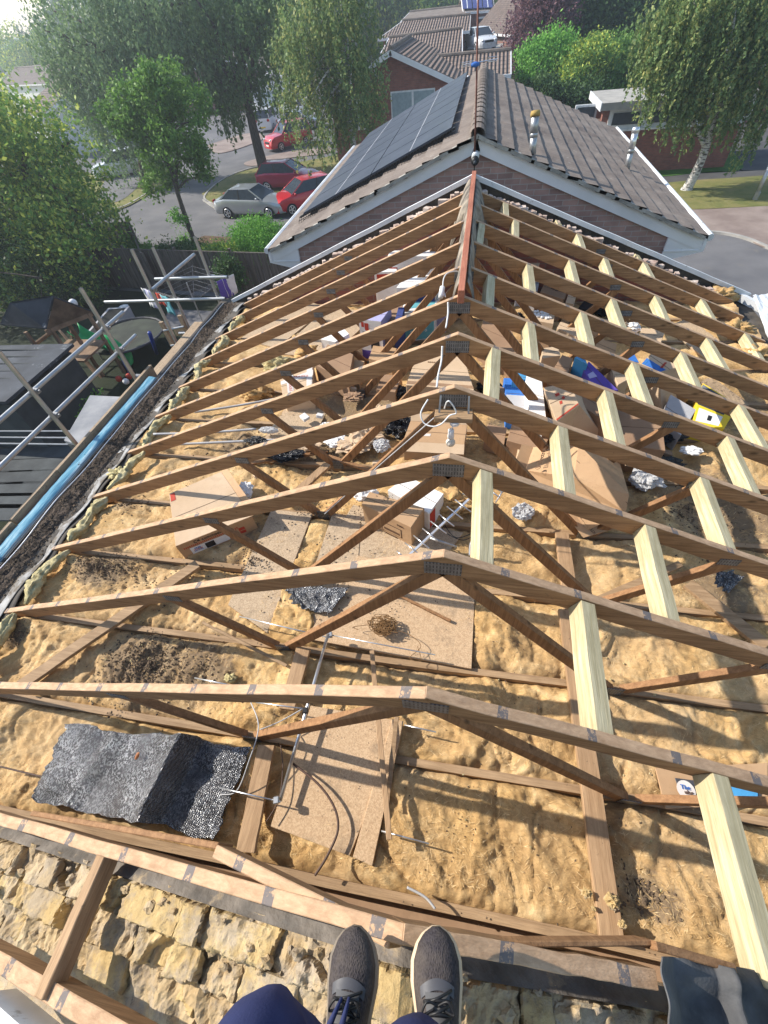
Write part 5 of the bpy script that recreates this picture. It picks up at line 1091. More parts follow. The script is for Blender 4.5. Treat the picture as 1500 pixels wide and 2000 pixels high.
# flues
for p0, p1, lab, cap in (((1040, 297), (1046, 216), 'metal flue pipe with a mossy cap, upper one on the neighbouring roof', 1), ((1225, 327), (1243, 248), 'plain metal flue pipe low on the neighbouring roof', 0)):
    d = (p0[0] - 750) / F * CR - (p0[1] - 1000) / F * CU + CF; t_ = (NZ + .05 - NS * CAM.x - CAM.z) / (d.z + NS * d.x); A = CAM + d * t_; B = px(p1, y=A.y + .12)
    t = thing('flue', lab, 'flue', tuple(A), group='flues on the neighbouring roof'); D = B - A
    mb = MB(); mb.tube([A - D * .05, A + D * .42], .05, 14); mb.build('lower_pipe', M['metal'], t, smooth=True)
    mb = MB(); mb.tube([A + D * .36, A + D * .44, A + D * .47], .08, 14, rs=[.058, .058, .052]); mb.build('collar', M['metal'], t, smooth=True)
    mb = MB(); mb.tube([A + D * .44, A + D * .9], .056, 14); mb.build('upper_pipe', M['alu'] if cap == 0 else M['metal'], t, smooth=True)
    mb = MB(); mb.tube([A + D * .86, A + D * .93, B], .08, 14, rs=[.066, .068, .06]); mb.build('cap', noisy('mossy cap', (.30, .18, .06), (.42, .30, .10), 8, .9, .004) if cap else M['alu'], t, smooth=True)
    
# mast aerial and camera
a = px((927, 300), y=8.72); mt = thing('mast_aerial', 'thin rusty mast with a small television aerial on the neighbouring gable', 'aerial', tuple(a))
mb = MB(); mb.tube([px((927, 300), y=8.72), px((930, 200), y=8.74), px((935, -60), y=8.78)], .012, 8); mb.build('mast', noisy('rusty steel', (.10, .04, .03), (.22, .10, .08), 8, .8, .002), mt, smooth=True)
mb = MB(); mb.tube([px((926, 345), y=8.74), px((927, 300), y=8.72)], .008, 8); mb.build('cable', M['black'], mt)
A, B = px((903, 127), y=8.76), px((972, 115), y=8.76); mb = MB(); mb.tube([A, B], .006, 8); mb.build('boom', M['alu'], mt)
def loop(ps, r=.005): mb = MB(); P_ = [px(p, y=8.74) for p in ps]; mb.tube(P_ + [P_[0]], r, 6); mb.build('loop', M['alu'], mt)
loop([(903, 123), (925, 119), (925, 127), (903, 131)]); loop([(954, 112), (971, 110), (970, 119), (953, 121)])
mb = MB(); ico(mb, px((928, 126), y=8.74), .045, 2, .1, 10, 8, (1.3, .6, .6)); mb.build('amplifier', M['inkblue'], mt, smooth=True)
c = px((928, 311), y=8.72); cc = thing('security_camera', 'small dark dome camera at the peak of the neighbouring gable', 'camera', tuple(c))
mb = MB(); mb.tube([c + V(0, .04, .05), c + V(0, -.02, .02)], .055, 14); mb.build('bracket', M['pvc'], cc, smooth=True)
mb = MB(); ico(mb, c + V(0, -.04, -.01), .058, 1, 0, 16, 12); mb.build('dome', M['black'], cc, smooth=True)
mb = MB(); ico(mb, c + V(0, -.09, -.02), .026, 1, 0, 12, 8); mb.build('lens', M['glass'], cc, smooth=True)

# ------------------------------------------------------------------ houses further away
def gable_house(name, lab, c, w, d, ze, zr, rz, wall='brickR', tile='tileB', ov=.35, z0=GZ, wins=(), barge=True, cat='house', grp=None):
    """ridge runs along local y; gables face -y and +y"""
    t = thing(name, lab, cat, (c[0], c[1], z0), rz, grp); he, hr = ze - z0, zr - z0; hw_, hd = w / 2, d / 2
    mb = MB(); pts = [(-hw_, 0), (hw_, 0), (hw_, he), (0, hr - .1), (-hw_, he)]
    mb.add([V(x, -hd, z) for x, z in pts] + [V(x, hd, z) for x, z in pts], [(0, 1, 2, 3, 4), (9, 8, 7, 6, 5)] + [(i, i + 5, (i + 1) % 5 + 5, (i + 1) % 5) for i in range(5)]); mb.build('wall', M[wall], t, local=True)
    sl_ = (hr - he) / hw_
    for s in (-1, 1):
        mb = MB(); x1 = hw_ + ov; q = [V(0, -hd - ov, hr), V(s * x1, -hd - ov, hr - sl_ * x1), V(s * x1, hd + ov, hr - sl_ * x1), V(0, hd + ov, hr)]
        mb.slab(q if s > 0 else q[::-1], .12); mb.build('roof', M[tile], t, local=True)
        if barge:
            for e in (-1, 1): mb = MB(); mb.beam((0, e * (hd + ov + .03), hr - .03), (s * x1, e * (hd + ov + .03), hr - .03 - sl_ * x1), .04, .24); mb.build('bargeboard', M['barge'], t, local=True)
        mb = MB(); mb.beam((s * (x1 + .03), -hd - ov, hr - sl_ * x1 + .0), (s * (x1 + .03), hd + ov, hr - sl_ * x1), .1, .16); mb.build('gutter', M['pvc'], t, local=True)
    mb = MB(); mb.tube([(0, -hd - ov, hr + .02), (0, hd + ov, hr + .02)], .12, 8); mb.build('ridge', M['tileN'], t, local=True)
    for (f, u, z, ww, hh, m) in wins:         # face: 'f' front gable (-y), 'l' (-x), 'r' (+x)
        cx, cy, sx, sy = (u, -hd - .01, ww, .10) if f == 'f' else (-hw_ - .01, u, .10, ww) if f == 'l' else (hw_ + .01, u, .10, ww)
        mb = MB(); mb.box((cx, cy, z), (sx, sy, hh)); fo = mb.build('window_frame', M['pvc'], t, local=True)
        n_ = 2 if ww > 1 else 1
        for k in range(n_):
            off = (k - (n_ - 1) / 2) * ww / n_; pw = ww / n_ - .12; mb = MB()
            if f == 'f': mb.box((cx + off, cy - .03, z), (pw, .06, hh - .14))
            else: mb.box((cx + (-.03 if f == 'l' else .03), cy + off, z), (.06, pw, hh - .14))
            mb.build('pane', M[m], fo, local=True)
    return t
gable_house('gabled_house', 'red brick house with white bargeboards and a big white window behind the birch', (-5.2, 39.5), 7.6, 8.6, -1.75, -.25, 0, wins=[('f', 1.15, 3.35, 2.6, 1.75, 'blind'), ('f', -2.2, 3.35, 1.2, 1.4, 'glass'), ('f', 1.5, 1.0, 2.2, 1.3, 'glass')])
# lower wing with its slope to us
def slope_house(name, lab, eL, eR, rR, rL, tile='tileB', wall='brickR', z0=GZ, ins=.4, cat='house'):
    c = (eL + eR + rR + rL) / 4; t = thing(name, lab, cat, (c.x, c.y, z0)); mb = MB(); up = (eR - eL).cross(rR - eR).normalized()
    mb.slab([eL, eR, rR, rL], .14, up=up); mb.build('roof', M[tile], t)
    bL = V(*(rL + (rL - eL))[:2], eL.z); bR = V(*(rR + (rR - eR))[:2], eR.z); mb = MB(); mb.slab([rL, rR, bR, bL], .14, up=V(0, 0, 1)); mb.build('roof', M[tile], t)
    n = (rR - eR); n.z = 0; n = n.normalized() * ins; a, b = eL + n, eR + n; s = (b - a).normalized() * ins; a, b = a + s, b - s; c2, d2 = bR - n - s, bL - n + s
    z1 = eL.z - .05; mb = MB(); mb.hexa([V(p.x, p.y, z0) for p in (a, b, c2, d2)], [V(p.x, p.y, z1) for p in (a, b, c2, d2)]); mb.build('wall', M[wall], t)
    for (p, q_, r_) in ((a, d2, (rL + s)), (b, c2, (rR - s))): mb = MB(); A_, B_, R_ = V(p.x, p.y, z1), V(q_.x, q_.y, z1), V(r_.x, r_.y, r_.z - .15); mb.add([A_, B_, R_], [(0, 1, 2), (2, 1, 0)]); mb.build('gable', M[wall], t)
    mb = MB(); mb.beam(eL - n * .1 + V(0, 0, .02), eR - n * .1 + V(0, 0, .02), .12, .18); mb.build('gutter', M['pvc'], t)
    mb = MB(); mb.tube([rL + V(0, 0, .03), rR + V(0, 0, .03)], .12, 8); mb.build('ridge', M['tileN'], t)
    for p, q_ in ((eL, rL), (eR, rR)): mb = MB(); mb.beam(p + V(0, 0, -.0), q_ + V(0, 0, -.0), .06, .24); mb.build('bargeboard', M['barge'], t)
    return t
slope_house('tiled_wing', 'lower tiled wing joined to the right of the red brick gabled house', V(-1.5, 38.0, -1.98), px((998, 145), y=38.0), px((998, 98), y=41.5), px((846, 112), y=41.5))
slope_house('terrace_house', 'long brown pantiled roof behind the gabled house, nearer step', px((730, 128), y=49), px((903, 108), y=49), px((903, 56), y=54), px((760, 74), y=54))
slope_house('terrace_house', 'upper step of the long brown pantiled roof with a chimney stack at its right', px((738, 76), y=57), px((917, 60), y=57), px((919, 29), y=62), px((786, 41), y=62))
slope_house('far_house', 'far plain grey roof behind the pantiled terrace', px((782, 42), y=72), px((912, 30), y=72), px((905, 12), y=80), px((800, 24), y=80), tile='tileN')
t = slope_house('solar_house', 'far house with a row of blue solar panels on its roof', px((905, 24), y=75), px((966, 20), y=75), px((962, -14), y=81), px((900, -10), y=81), tile='tileN')
for k in range(3):
    a, b, c, d = [px(p, y=yy) for p, yy in (((904 + 20 * k, 20 - k), 75.4), ((922 + 20 * k, 19 - k), 75.4), ((920 + 20 * k, -2), 79), ((902 + 20 * k, 0), 79))]; q = [a, b, c, d]; up = (b - a).cross(d - a).normalized()
    mb = MB(); mb.slab([p + up * .12 for p in q], .05, up=up); mb.build('solar_panel', M['navy'], t)
    mb = MB(); mb.beam(a.lerp(b, .5) + up * .14, d.lerp(c, .5) + up * .14, .08, .02, up=up); mb.build('seam', M['pvc'], t)
a = px((942, 48), y=75.2); mb = MB(); mb.box(a, (1.3, .1, 1.2)); mb.build('window_frame', M['pvc'], t); mb = MB(); mb.box(a - V(0, .06, 0), (1.0, .06, .9)); mb.build('pane', M['glass'], t)
t = gable_house('steep_house', 'brick house at the top right of the terrace with a long pale tiled slope', (px((1010, 60), y=66).x + 2.0, 70), 9, 11, px((956, 66), y=62).z, px((956, 66), y=62).z + 3.4, .35, tile='tileBy')
gable_house('white_house', 'white rendered house half hidden behind the left trees', (px((130, 240), y=52).x - 1, 56), 9, 8, -2.9, -1.2, .9, wall='render', tile='tileB', wins=[('r', 0, 2.2, 1.6, 1.2, 'glass'), ('f', 0, 2.2, 1.6, 1.2, 'glass')])
gable_house('white_gable_house', 'distant house with a white gable and red brown roof at the far left', (px((50, 175), y=120).x, 124), 9, 14, -2.6, -.4, .5, wall='render', tile='tileB')
gable_house('long_roof_house', 'distant long roofed house behind the tall hanging tree', (px((95, 195), y=98).x, 100), 8, 20, -2.9, -1.2, 1.1, wall='render', tile='tileB')
gable_house('garage_house', 'pale rendered house with a garage behind the parked cars', (px((585, 200), y=66).x - 1, 70), 10, 8, -3.7, -2.5, -.35, wall='render', tile='tileN', wins=[('f', -2, 1.0, 2.4, 1.9, 'blind'), ('f', 2.4, 1.2, 1.4, 1.2, 'glass')])
gable_house('shaded_house', 'brick house in shade behind the large dark tree', (px((440, 200), y=72).x, 76), 16, 9, -3.2, -1.2, .1, wall='brickR', tile='tileN', wins=[('f', -4, 2.0, 2, 1.2, 'glass'), ('f', 3, 2.0, 2, 1.2, 'glass')])
# conservatory-like flat roofed building on the right
ex = thing('flat_roofed_building', 'brick building with grey flat roof and white windows, right of the neighbouring roof', 'building', (7.9, 34.5, GZ))
A = px((1172, 249), y=34.0); xl, xr = A.x, A.x + 7.2; y0, y1 = 34.0, 37.6; zs_ = px((1180, 254), y=34).z; zt = px((1180, 214), y=34).z; zr_ = px((1180, 199), y=34).z
mb = MB(); mb.hexa([V(xl, y0, GZ), V(xr, y0, GZ), V(xr, y1, GZ), V(xl, y1, GZ)], [V(xl, y0, zs_), V(xr, y0, zs_), V(xr, y1, zs_), V(xl, y1, zs_)]); mb.build('lower_wall', M['brickR'], ex)
mb = MB(); mb.box(((xl + xr) / 2, y1 - .2, (zs_ + zt) / 2), (xr - xl, .3, zt - zs_)); mb.box((xl + .16, y0 + .3, (zs_ + zt) / 2), (.30, .4, zt - zs_)); mb.build('upper_wall', M['brickR'], ex)
mb = MB(); mb.box(((xl + xr) / 2, (y0 + y1) / 2 - .1, (zt + zr_) / 2), (xr - xl + .5, y1 - y0 + .6, zr_ - zt)); mb.build('flat_roof', M['kerb'], ex)
mb = MB(); mb.box((xl - .26, (y0 + y1) / 2 - .1, (zt + zr_) / 2), (.05, y1 - y0 + .62, zr_ - zt + .04)); mb.build('roof_edge', M['pvc'], ex)
for k in range(4):
    w = 1.75; cx = xl + .35 + w / 2 + k * (w + .05); mb = MB(); mb.box((cx, y0 + .05, (zs_ + zt) / 2), (w, .12, zt - zs_)); fo = mb.build('window_frame', M['pvc'], ex)
    mb = MB(); mb.box((cx, y0 - .02, (zs_ + zt) / 2), (w - .40, .1, zt - zs_ - .36)); mb.build('pane', M['glass'], fo)
mb = MB(); mb.box(((xl + xr) / 2, y0 - .05, zs_ - .04), (xr - xl, .3, .08)); mb.build('sill', M['pvc'], ex)
mb = MB(); mb.box((xl - .75, 35.2, zt - .75), (1.2, .14, 1.7)); fo = mb.build('window_frame', M['pvc'], ex); mb = MB(); mb.box((xl - .75, 35.12, zt - .72), (.95, .14, 1.45)); mb.build('pane', M['glass'], fo)
mb = MB(); mb.box((xl + 8, 45, GZ + 1.1), (14, .2, 2.2)); o = mb.build('garden_wall', M['brickR'], loc=(xl + 8, 45, GZ)); tag(o, 'low red brick garden wall behind the right hand birch', 'wall')
mb = MB(); c = G((1473, 392)); t = thing('lamp_post', 'grey street post leaning at the right edge on the dry grass', 'post', tuple(c)); mb.tube([c, px((1506, 318), y=c.y)], .085, 12); mb.build('post', M['metal'], t, smooth=True); mb = MB(); mb.tube([c, c + V(0, 0, .35)], .11, 12); mb.build('base', M['metal'], t)

# ------------------------------------------------------------------ fences and the garden on the left
def fence(a, b, h, lab, mat='fence', post=2.4, grp='garden fences'):
    a, b = V(a), V(b); t = thing('fence', lab, 'fence', tuple(a), group=grp); d = (b - a); n = max(1, round(d.length / post)); side = d.normalized().cross(V(0, 0, 1)) * .05
    for k in range(n):
        p, q = a + d * (k / n), a + d * ((k + 1) / n); mb = MB(); m_ = 16
        for j in range(m_):
            r, s_ = p.lerp(q, j / m_), p.lerp(q, (j + .93) / m_); hh = h - .15 + random.uniform(-.012, .012); off = side * (.25 if j % 2 else -.05)
            mb.hexa([r + off + V(0, 0, .1), s_ + off + V(0, 0, .1), s_ + off + side * .3 + V(0, 0, .1), r + off + side * .3 + V(0, 0, .1)], [r + off + V(0, 0, hh), s_ + off + V(0, 0, hh), s_ + off + side * .3 + V(0, 0, hh), r + off + side * .3 + V(0, 0, hh)])
        mb.build('board_panel', M[mat], t)
        mb = MB(); mb.beam(p + V(0, 0, h - .10), q + V(0, 0, h - .10), .06, .05); mb.build('rail', M[mat], t)
    for k in range(n + 1): mb = MB(); mb.box(a + d * (k / n) + V(0, 0, h / 2) - side * .8, (.1, .1, h)); mb.build('post', M[mat], t)
    return t
random.seed(31)
fence(px((190, 562), z=GZ), px((585, 585), z=GZ), 1.85, 'long weathered board fence behind the washing lines')
fence(px((135, 515), z=GZ), px((282, 505), z=GZ), 1.8, 'pale board fence behind, by the road', 'fencel')
fence(px((282, 505), z=GZ), px((315, 580), z=GZ), 1.8, 'short fence run joining the pale fence to the long one')
# play tower with slide
c0 = px((160, 655), z=-4.7); ptw = thing('play_tower', 'wooden play tower with a gabled roof, green slide and ladder', 'play tower', (c0.x - 1.0, c0.y + .4, GZ))
rA, rB = px((103, 577), z=-3.3), px((20, 590), z=-3.3); eA = px((88, 640), z=-4.0); eB = px((0, 632), z=-4.0); fA = px((150, 592), z=-3.95)
mb = MB(); mb.slab([eB, eA, rA, rB], .05); mb.build('roof', M['shedroof'], ptw)
mb = MB(); dx = rA - eA; e2 = V(rA.x + (rA.x - eA.x), rA.y + (rA.y - eA.y), eA.z); e3 = e2 + (eB - eA); mb.slab([rB, rA, e2, e3], .05); mb.build('roof', M['shedroof'], ptw)
mb = MB(); A_, B_ = eA + V(0, 0, -.06), e2 + V(0, 0, -.06); mb.add([A_, B_, rA + V(0, 0, -.08)], [(0, 1, 2), (2, 1, 0)]); mb.build('gable', M['timber'], ptw)
mb = MB(); mb.beam(A_ + (A_ - B_) * .04, B_, .06, .12); mb.build('cross_beam', M['timber'], ptw)
for p in (A_.lerp(B_, .08), A_.lerp(B_, .92), A_.lerp(B_, .08) + (rB - rA) * .6, A_.lerp(B_, .92) + (rB - rA) * .6): mb = MB(); mb.box((p.x, p.y, (GZ + p.z) / 2), (.09, .09, p.z - GZ)); mb.build('post', M['timber'], ptw)
dk = (A_ + B_) / 2 + (rB - rA) * .3; mb = MB(); mb.box((dk.x, dk.y, -5.0), (1.5, 1.3, .06)); mb.build('deck', M['timber'], ptw)
sb, se = px((152, 655), z=-4.95), px((258, 712), z=GZ + .15)
def sf(u, v):
    p = sb.lerp(se, v); dd = (se - sb); dd.z = 0; sd = dd.normalized().cross(V(0, 0, 1)); return p + sd * (u - .5) * .55 + V(0, 0, .30 * abs(2 * u - 1) ** 3 + .12 * math.sin(v * PI) - .15 * math.sin(v * 2 * PI))
mb = MB(); mb.grid(sf, 10, 24); o = mb.build('slide', M['slide'], ptw, smooth=True); o.modifiers.new('t', 'SOLIDIFY').thickness = .02
for s in (0, 1):
    a = px((112, 640 + 8 * s), z=-5.0) + V(.15 * s, 0, 0); b = px((190 + 10 * s, 735 + 5 * s), z=GZ); mb = MB(); mb.beam(a, b, .07, .05); mb.build('ladder_side', M['timber'], ptw)
for k, p in enumerate(((143, 592), (100, 616))): mb = MB(); ico(mb, px(p, z=-4.1), .13, 1, .05, 12, 10); mb.build('white_ball', M['inkwhite'], ptw, smooth=True)
mb = MB(); mb.tube([px((45, 690), z=-4.6), px((135, 622), z=-4.6)], .06, 8); mb.build('swing_beam', M['timber'], ptw)
for p in ((135, 622), (45, 690)):
    for s in (-1, 1): q = px(p, z=-4.6); mb = MB(); mb.tube([q, V(q.x + .5 * s, q.y + .5 * s, GZ)], .04, 6); mb.build('swing_leg', M['timber'], ptw)
# sheds
def shed(c, w, d, h, rz, lab, name='garden_shed'):
    t = thing(name, lab, 'shed', (c[0], c[1], GZ), rz); mb = MB(); mb.box((0, 0, h / 2), (w, d, h)); mb.build('wall', M['shedwall'], t, local=True)
    mb = MB(); mb.hexa([V(-w / 2 - .12, -d / 2 - .12, h), V(w / 2 + .12, -d / 2 - .12, h + .12), V(w / 2 + .12, d / 2 + .12, h + .12), V(-w / 2 - .12, d / 2 + .12, h)], [V(-w / 2 - .12, -d / 2 - .12, h + .08), V(w / 2 + .12, -d / 2 - .12, h + .2), V(w / 2 + .12, d / 2 + .12, h + .2), V(-w / 2 - .12, d / 2 + .12, h + .08)]); mb.build('roof', M['shedroof'], t, local=True)
    for k in range(7): mb = MB(); mb.box((0, -d / 2 + (k + .5) * d / 7, h + .16), (w * .8, .05, .04)); mb.build('roof_batten', M['shedwall'], t, local=True)
    return t
p, q, r = px((132, 684), z=-4.1), px((-40, 800), z=-4.1), px((-60, 690), z=-4.1)
cx, cy_ = (p.x + r.x) / 2 - .3, (p.y + q.y) / 2; shed((p.x - 1.9, (p.y + q.y) / 2 + .2), 3.8, abs(p.y - q.y) * .9, 2.0, 0, 'dark garden shed with a slatted grey roof dappled by sun')
p = px((176, 772), z=-4.3); q2 = px((223, 775), z=-4.3); r2 = px((133, 850), z=-4.3)
mb = MB(); a, b, c, d = p, px((240, 775), z=-4.3), px((190, 880), z=-4.3), px((125, 860), z=-4.3); t = thing('store_box', 'plain grey topped garden store close behind the toe board', 'shed', (a.x, a.y, GZ))
mb.hexa([V(v.x, v.y, GZ) for v in (d, c, b, a)], [V(v.x, v.y, -4.42) for v in (d, c, b, a)]); mb.build('body', M['shedwall'], t); mb = MB(); mb.slab([d, c, b, a], .08); mb.build('lid', noisy('grey felt lid', (.17, .18, .20), (.34, .34, .35), 1.4, .85, .004), t)
# washing line, bath planter, trampoline-like poles, bucket, tub
c = px((364, 552), z=GZ + 2.05); c.z = GZ; rl = thing('rotary_airer', 'rotary washing line hung with coloured clothes', 'washing line', (c.x, c.y, GZ)); H = 1.75
mb = MB(); mb.tube([c, c + V(0, 0, H + .3)], .025, 8); mb.build('pole', M['metal'], rl)
arms = [c + V(1.5 * math.cos(a), 1.5 * math.sin(a), H + .35) for a in (.3, 1.87, 3.44, 5.0)]
for a in arms: mb = MB(); mb.tube([c + V(0, 0, H - .35), a], .010, 6); mb.build('arm', M['darkgrey'], rl)
for k in range(6):
    f = .35 + .12 * k; P_ = [c + V(0, 0, H - .35 + .7 * f) + (a - c - V(0, 0, H + .35)) * f for a in arms]; mb = MB(); mb.tube(P_ + [P_[0]], .0025, 4); mb.build('line', M['cable'], rl)
cl = [('teal', .62, 'teal towel pegged on the washing line'), ('inkred', .48, 'small red garment on the washing line'), ('lilac', .2, 'lilac sheet at the near left of the washing line'), ('purple', .85, 'purple shirt on the washing line'), ('white', .08, 'white shirt on the washing line'), ('inkwhite', .95, 'white cloth on the far side of the washing line')]
for m, f, l in cl:
    a, b = arms[2], arms[3]; p = a.lerp(b, f); dd = (b - a).normalized() * .24
    if m in ('purple', 'inkwhite'): p = arms[3].lerp(arms[0], f); dd = (arms[0] - arms[3]).normalized() * .24
    p.z -= .02; hh = .62 if m != 'inkred' else .38
    mb = MB(); mb.grid(lambda u, v: p + dd * (2 * u - 1) + V(.05 * noise.noise((u * 4, v * 2, f * 9)), .06 * noise.noise((u * 5, v * 2, f * 5)), -hh * v), 8, 6); o = mb.build('laundry', M[m], loc=p, smooth=True); o.modifiers.new('t', 'SOLIDIFY').thickness = .006; tag(o, l, 'laundry', 'clothes on the washing line')
a, b = px((185, 655), z=-5.6), px((232, 600), z=-5.6); mb = MB(); mb.beam(a, b, .9, .55); t = thing('outdoor_bath', 'long white tub standing in the garden behind the slide', 'tub', tuple(a)); mb.build('shell', M['grey'], t); mb = MB(); mb.beam(a.lerp(b, .06) + V(0, 0, .004), a.lerp(b, .94) + V(0, 0, .004), .7, .02); mb.build('inside', M['black'], t)
c = px((250, 615), z=GZ); t = thing('bucket', 'small yellow and white bucket beside the tub', 'bucket', tuple(c)); mb = MB(); mb.tube([c, c + V(0, 0, .3)], .2, 14, rs=[.15, .2]); mb.build('pail', M['yellow'], t); mb = MB(); mb.tube([c + V(0, 0, .3), c + V(0, 0, .36)], .205, 14); mb.build('rim', M['inkwhite'], t)
for k, (a, b, l) in enumerate((((292, 650), (306, 690), 'blue padded pole of the trampoline, farther one'), ((238, 695), (258, 735), 'blue padded pole of the trampoline, nearer one'))):
    A, B = px(a, z=-4.6), px(b, z=-5.9); mb = MB(); mb.tube([A, B], .06, 8); o = mb.build('padded_pole', M['blueplastic'], loc=A, smooth=True); tag(o, l, 'pole', 'blue padded poles')
c = px((268, 690), z=GZ); t = thing('trampoline', 'dark trampoline mat in the shaded garden', 'trampoline', tuple(c)); mb = MB(); mb.tube([c + V(0, 0, .65), c + V(0, 0, .7)], 1.25, 28); mb.build('mat', noisy('trampoline mat', (.03, .035, .03), (.05, .06, .045), 2, .8), t)
mb = MB(); mb.tube([c + V(1.3 * math.cos(k * PI / 14), 1.3 * math.sin(k * PI / 14), .72) for k in range(29)], .04, 6); mb.build('rim', M['darkgrey'], t)
for k in range(4): mb = MB(); a = k * PI / 2 + .4; mb.tube([c + V(1.25 * math.cos(a), 1.25 * math.sin(a), 0), c + V(1.25 * math.cos(a), 1.25 * math.sin(a), .7)], .03, 6); mb.build('leg', M['metal'], t)
for k, (p, m) in enumerate((((232, 740), 'inkred'), ((246, 745), 'inkwhite'), ((252, 735), 'inkred'))): c = px(p, z=-5.7); mb = MB(); ico(mb, c, .1, k, .05, 12, 8); o = mb.build('play_ball', M[m], loc=c, smooth=True); tag(o, ['red ball, left of the three behind the toe board', 'white ball between the two red ones', 'red ball, right of the three behind the toe board'][k], 'ball', 'balls behind the toe board')
c = px((412, 660), z=-5.9); mb = MB(); mb.tube([c, c + V(0, 0, .45)], .22, 14); o = mb.build('white_tub', M['inkwhite'], loc=c, smooth=False); tag(o, 'white plastic tub below the end of the scaffold', 'tub')
# decking rails low left, under the scaffold
t = thing('deck_rail', 'dark decking and rails far below the guard rails at the left edge', 'decking', tuple(px((60, 880), z=-5.6)))
for k in range(6): mb = MB(); mb.beam(px((-40, 890 + 22 * k), z=-5.6), px((150, 880 + 24 * k), z=-5.6), .5, .04); mb.build('deck_board', M['shedwall'], t)
for k in range(3): mb = MB(); mb.tube([px((-20, 842 + 12 * k), z=-4.6), px((150, 842 + 13 * k), z=-4.6)], .02, 6); mb.build('rail', M['metal'], t)
# ------------------------------------------------------------------ trees and shrubs
def leafmesh(name, C_, D_, size, mat, parent=None, loc=None, asp=.6, droop=0, rng=None):
    """C_: leaf centres (n,3) in world; random oriented quads"""
    n = len(C_); rng = rng or np.random.default_rng(1)
    a = rng.normal(size=(n, 3)); a[:, 2] -= droop; a /= np.linalg.norm(a, axis=1)[:, None]; b = rng.normal(size=(n, 3)); b -= a * (a * b).sum(1)[:, None]; b /= np.linalg.norm(b, axis=1)[:, None]
    s = size * rng.uniform(.4, 1.5, n)[:, None]; a *= s; b *= s * asp; off = np.array(tuple(wloc(parent) if parent else V(loc)))
    c = C_ - off; vs = np.stack([c - a, c - b * .9, c + a, c + b * .9], 1).reshape(-1, 3)
    me = bpy.data.meshes.new(name); me.vertices.add(4 * n); me.vertices.foreach_set('co', vs.ravel().astype(np.float32)); me.loops.add(4 * n); me.loops.foreach_set('vertex_index', np.arange(4 * n, dtype=np.int32))
    me.polygons.add(n); me.polygons.foreach_set('loop_start', np.arange(0, 4 * n, 4, dtype=np.int32)); me.polygons.foreach_set('loop_total', np.full(n, 4, dtype=np.int32)); me.update(calc_edges=True)
    me.materials.append(M[mat]); o = bpy.data.objects.new(name, me); COL.objects.link(o)
    if parent: o.parent = parent
    else: o.location = loc
    return o
def crown_pts(blobs, nc, nl, cr, rng, hollow=.45):
    w = np.array([b[3] * b[4] * b[5] for b in blobs]) ** .7; w /= w.sum(); out = []
    for k, m in zip(blobs, rng.multinomial(nc, w)):
        d = rng.normal(size=(m, 3)); d /= np.linalg.norm(d, axis=1)[:, None]; r = rng.uniform(hollow, 1.05, m)[:, None]
        out.append(np.array(k[:3]) + d * r * np.array(k[3:6]))
    cc = np.concatenate(out); m = len(cc); cs = rng.uniform(.5, 1.35, m)
    pts = cc.repeat(nl, 0) + rng.normal(size=(m * nl, 3)) * np.array([1, 1, .62]) * cr * cs.repeat(nl)[:, None] * .6
    return pts, cc
def strand_pts(starts, L, nl, rng, jit=.05, sway=.12):
    m = len(starts); Ls = L * rng.uniform(.45, 1.2, m); t = rng.uniform(0, 1, (m, nl)); ph = rng.uniform(0, 6, m)
    p = starts[:, None, :] + np.stack([sway * Ls[:, None] * np.sin(ph)[:, None] * t ** 1.5, sway * Ls[:, None] * np.cos(ph)[:, None] * t ** 1.5, -Ls[:, None] * t], 2)
    return (p + rng.normal(size=p.shape) * jit * (1.2 - .6 * t)[:, :, None]).reshape(-1, 3)
def tree(name, lab, base, top, blobs, nc=400, nl=60, cr=.5, size=.09, mat='l_mid', r0=.2, bark='bark', weep=0, seed=0, cat='tree', grp=None, limbs=9, wl=60, hollow=.45, jit=.06, mid=None):
    rng = np.random.default_rng(seed); base = V(base); top = V(top); t = thing(name, lab, cat, tuple(base), group=grp)
    pts, cc = crown_pts(blobs, nc, nl, cr, rng, hollow)
    if weep: pts = np.concatenate([pts[::3], strand_pts(cc, weep, wl, rng, jit)])
    leafmesh('crown', pts, None, size, mat, t, rng=rng, droop=1.2 if weep else 0)
    if r0:
        mid_ = V(mid) if mid else base.lerp(top, .5) + V(random.uniform(-.2, .2), random.uniform(-.2, .2), 0)
        mb = MB(); P_ = spline([base, mid_, top], 8); mb.tube([base - V(0, 0, .1)] + P_, r0, 12, rs=[r0 * 1.5, r0 * 1.25] + [r0 * (1 - .72 * i / len(P_)) for i in range(1, len(P_))]); mb.build('trunk', M[bark], t, smooth=True)
        sel = rng.choice(len(cc), min(limbs, len(cc)), replace=False)
        mb = MB()
        for i in sel:
            e = V(cc[i]); k = rng.uniform(.45, .95); s_ = P_[int(k * (len(P_) - 1))]; m_ = s_.lerp(e, .5) + V(0, 0, .25 * (e - s_).length * .4); q = spline([s_, m_, e], 6)
            mb.tube(q, .05, 6, rs=[max(.012, r0 * .42 * (1 - .85 * j / len(q))) for j in range(len(q))])
        mb.build('limbs', M[bark], t, smooth=True)
    return t
BK = .66
def B(p, y, r, k=(1, 1, 1)): c = px(p, y=y); r = r * (BK if y > 23.5 else .9); return (c.x, c.y, c.z, r * k[0], r * k[1], r * k[2])
random.seed(17)
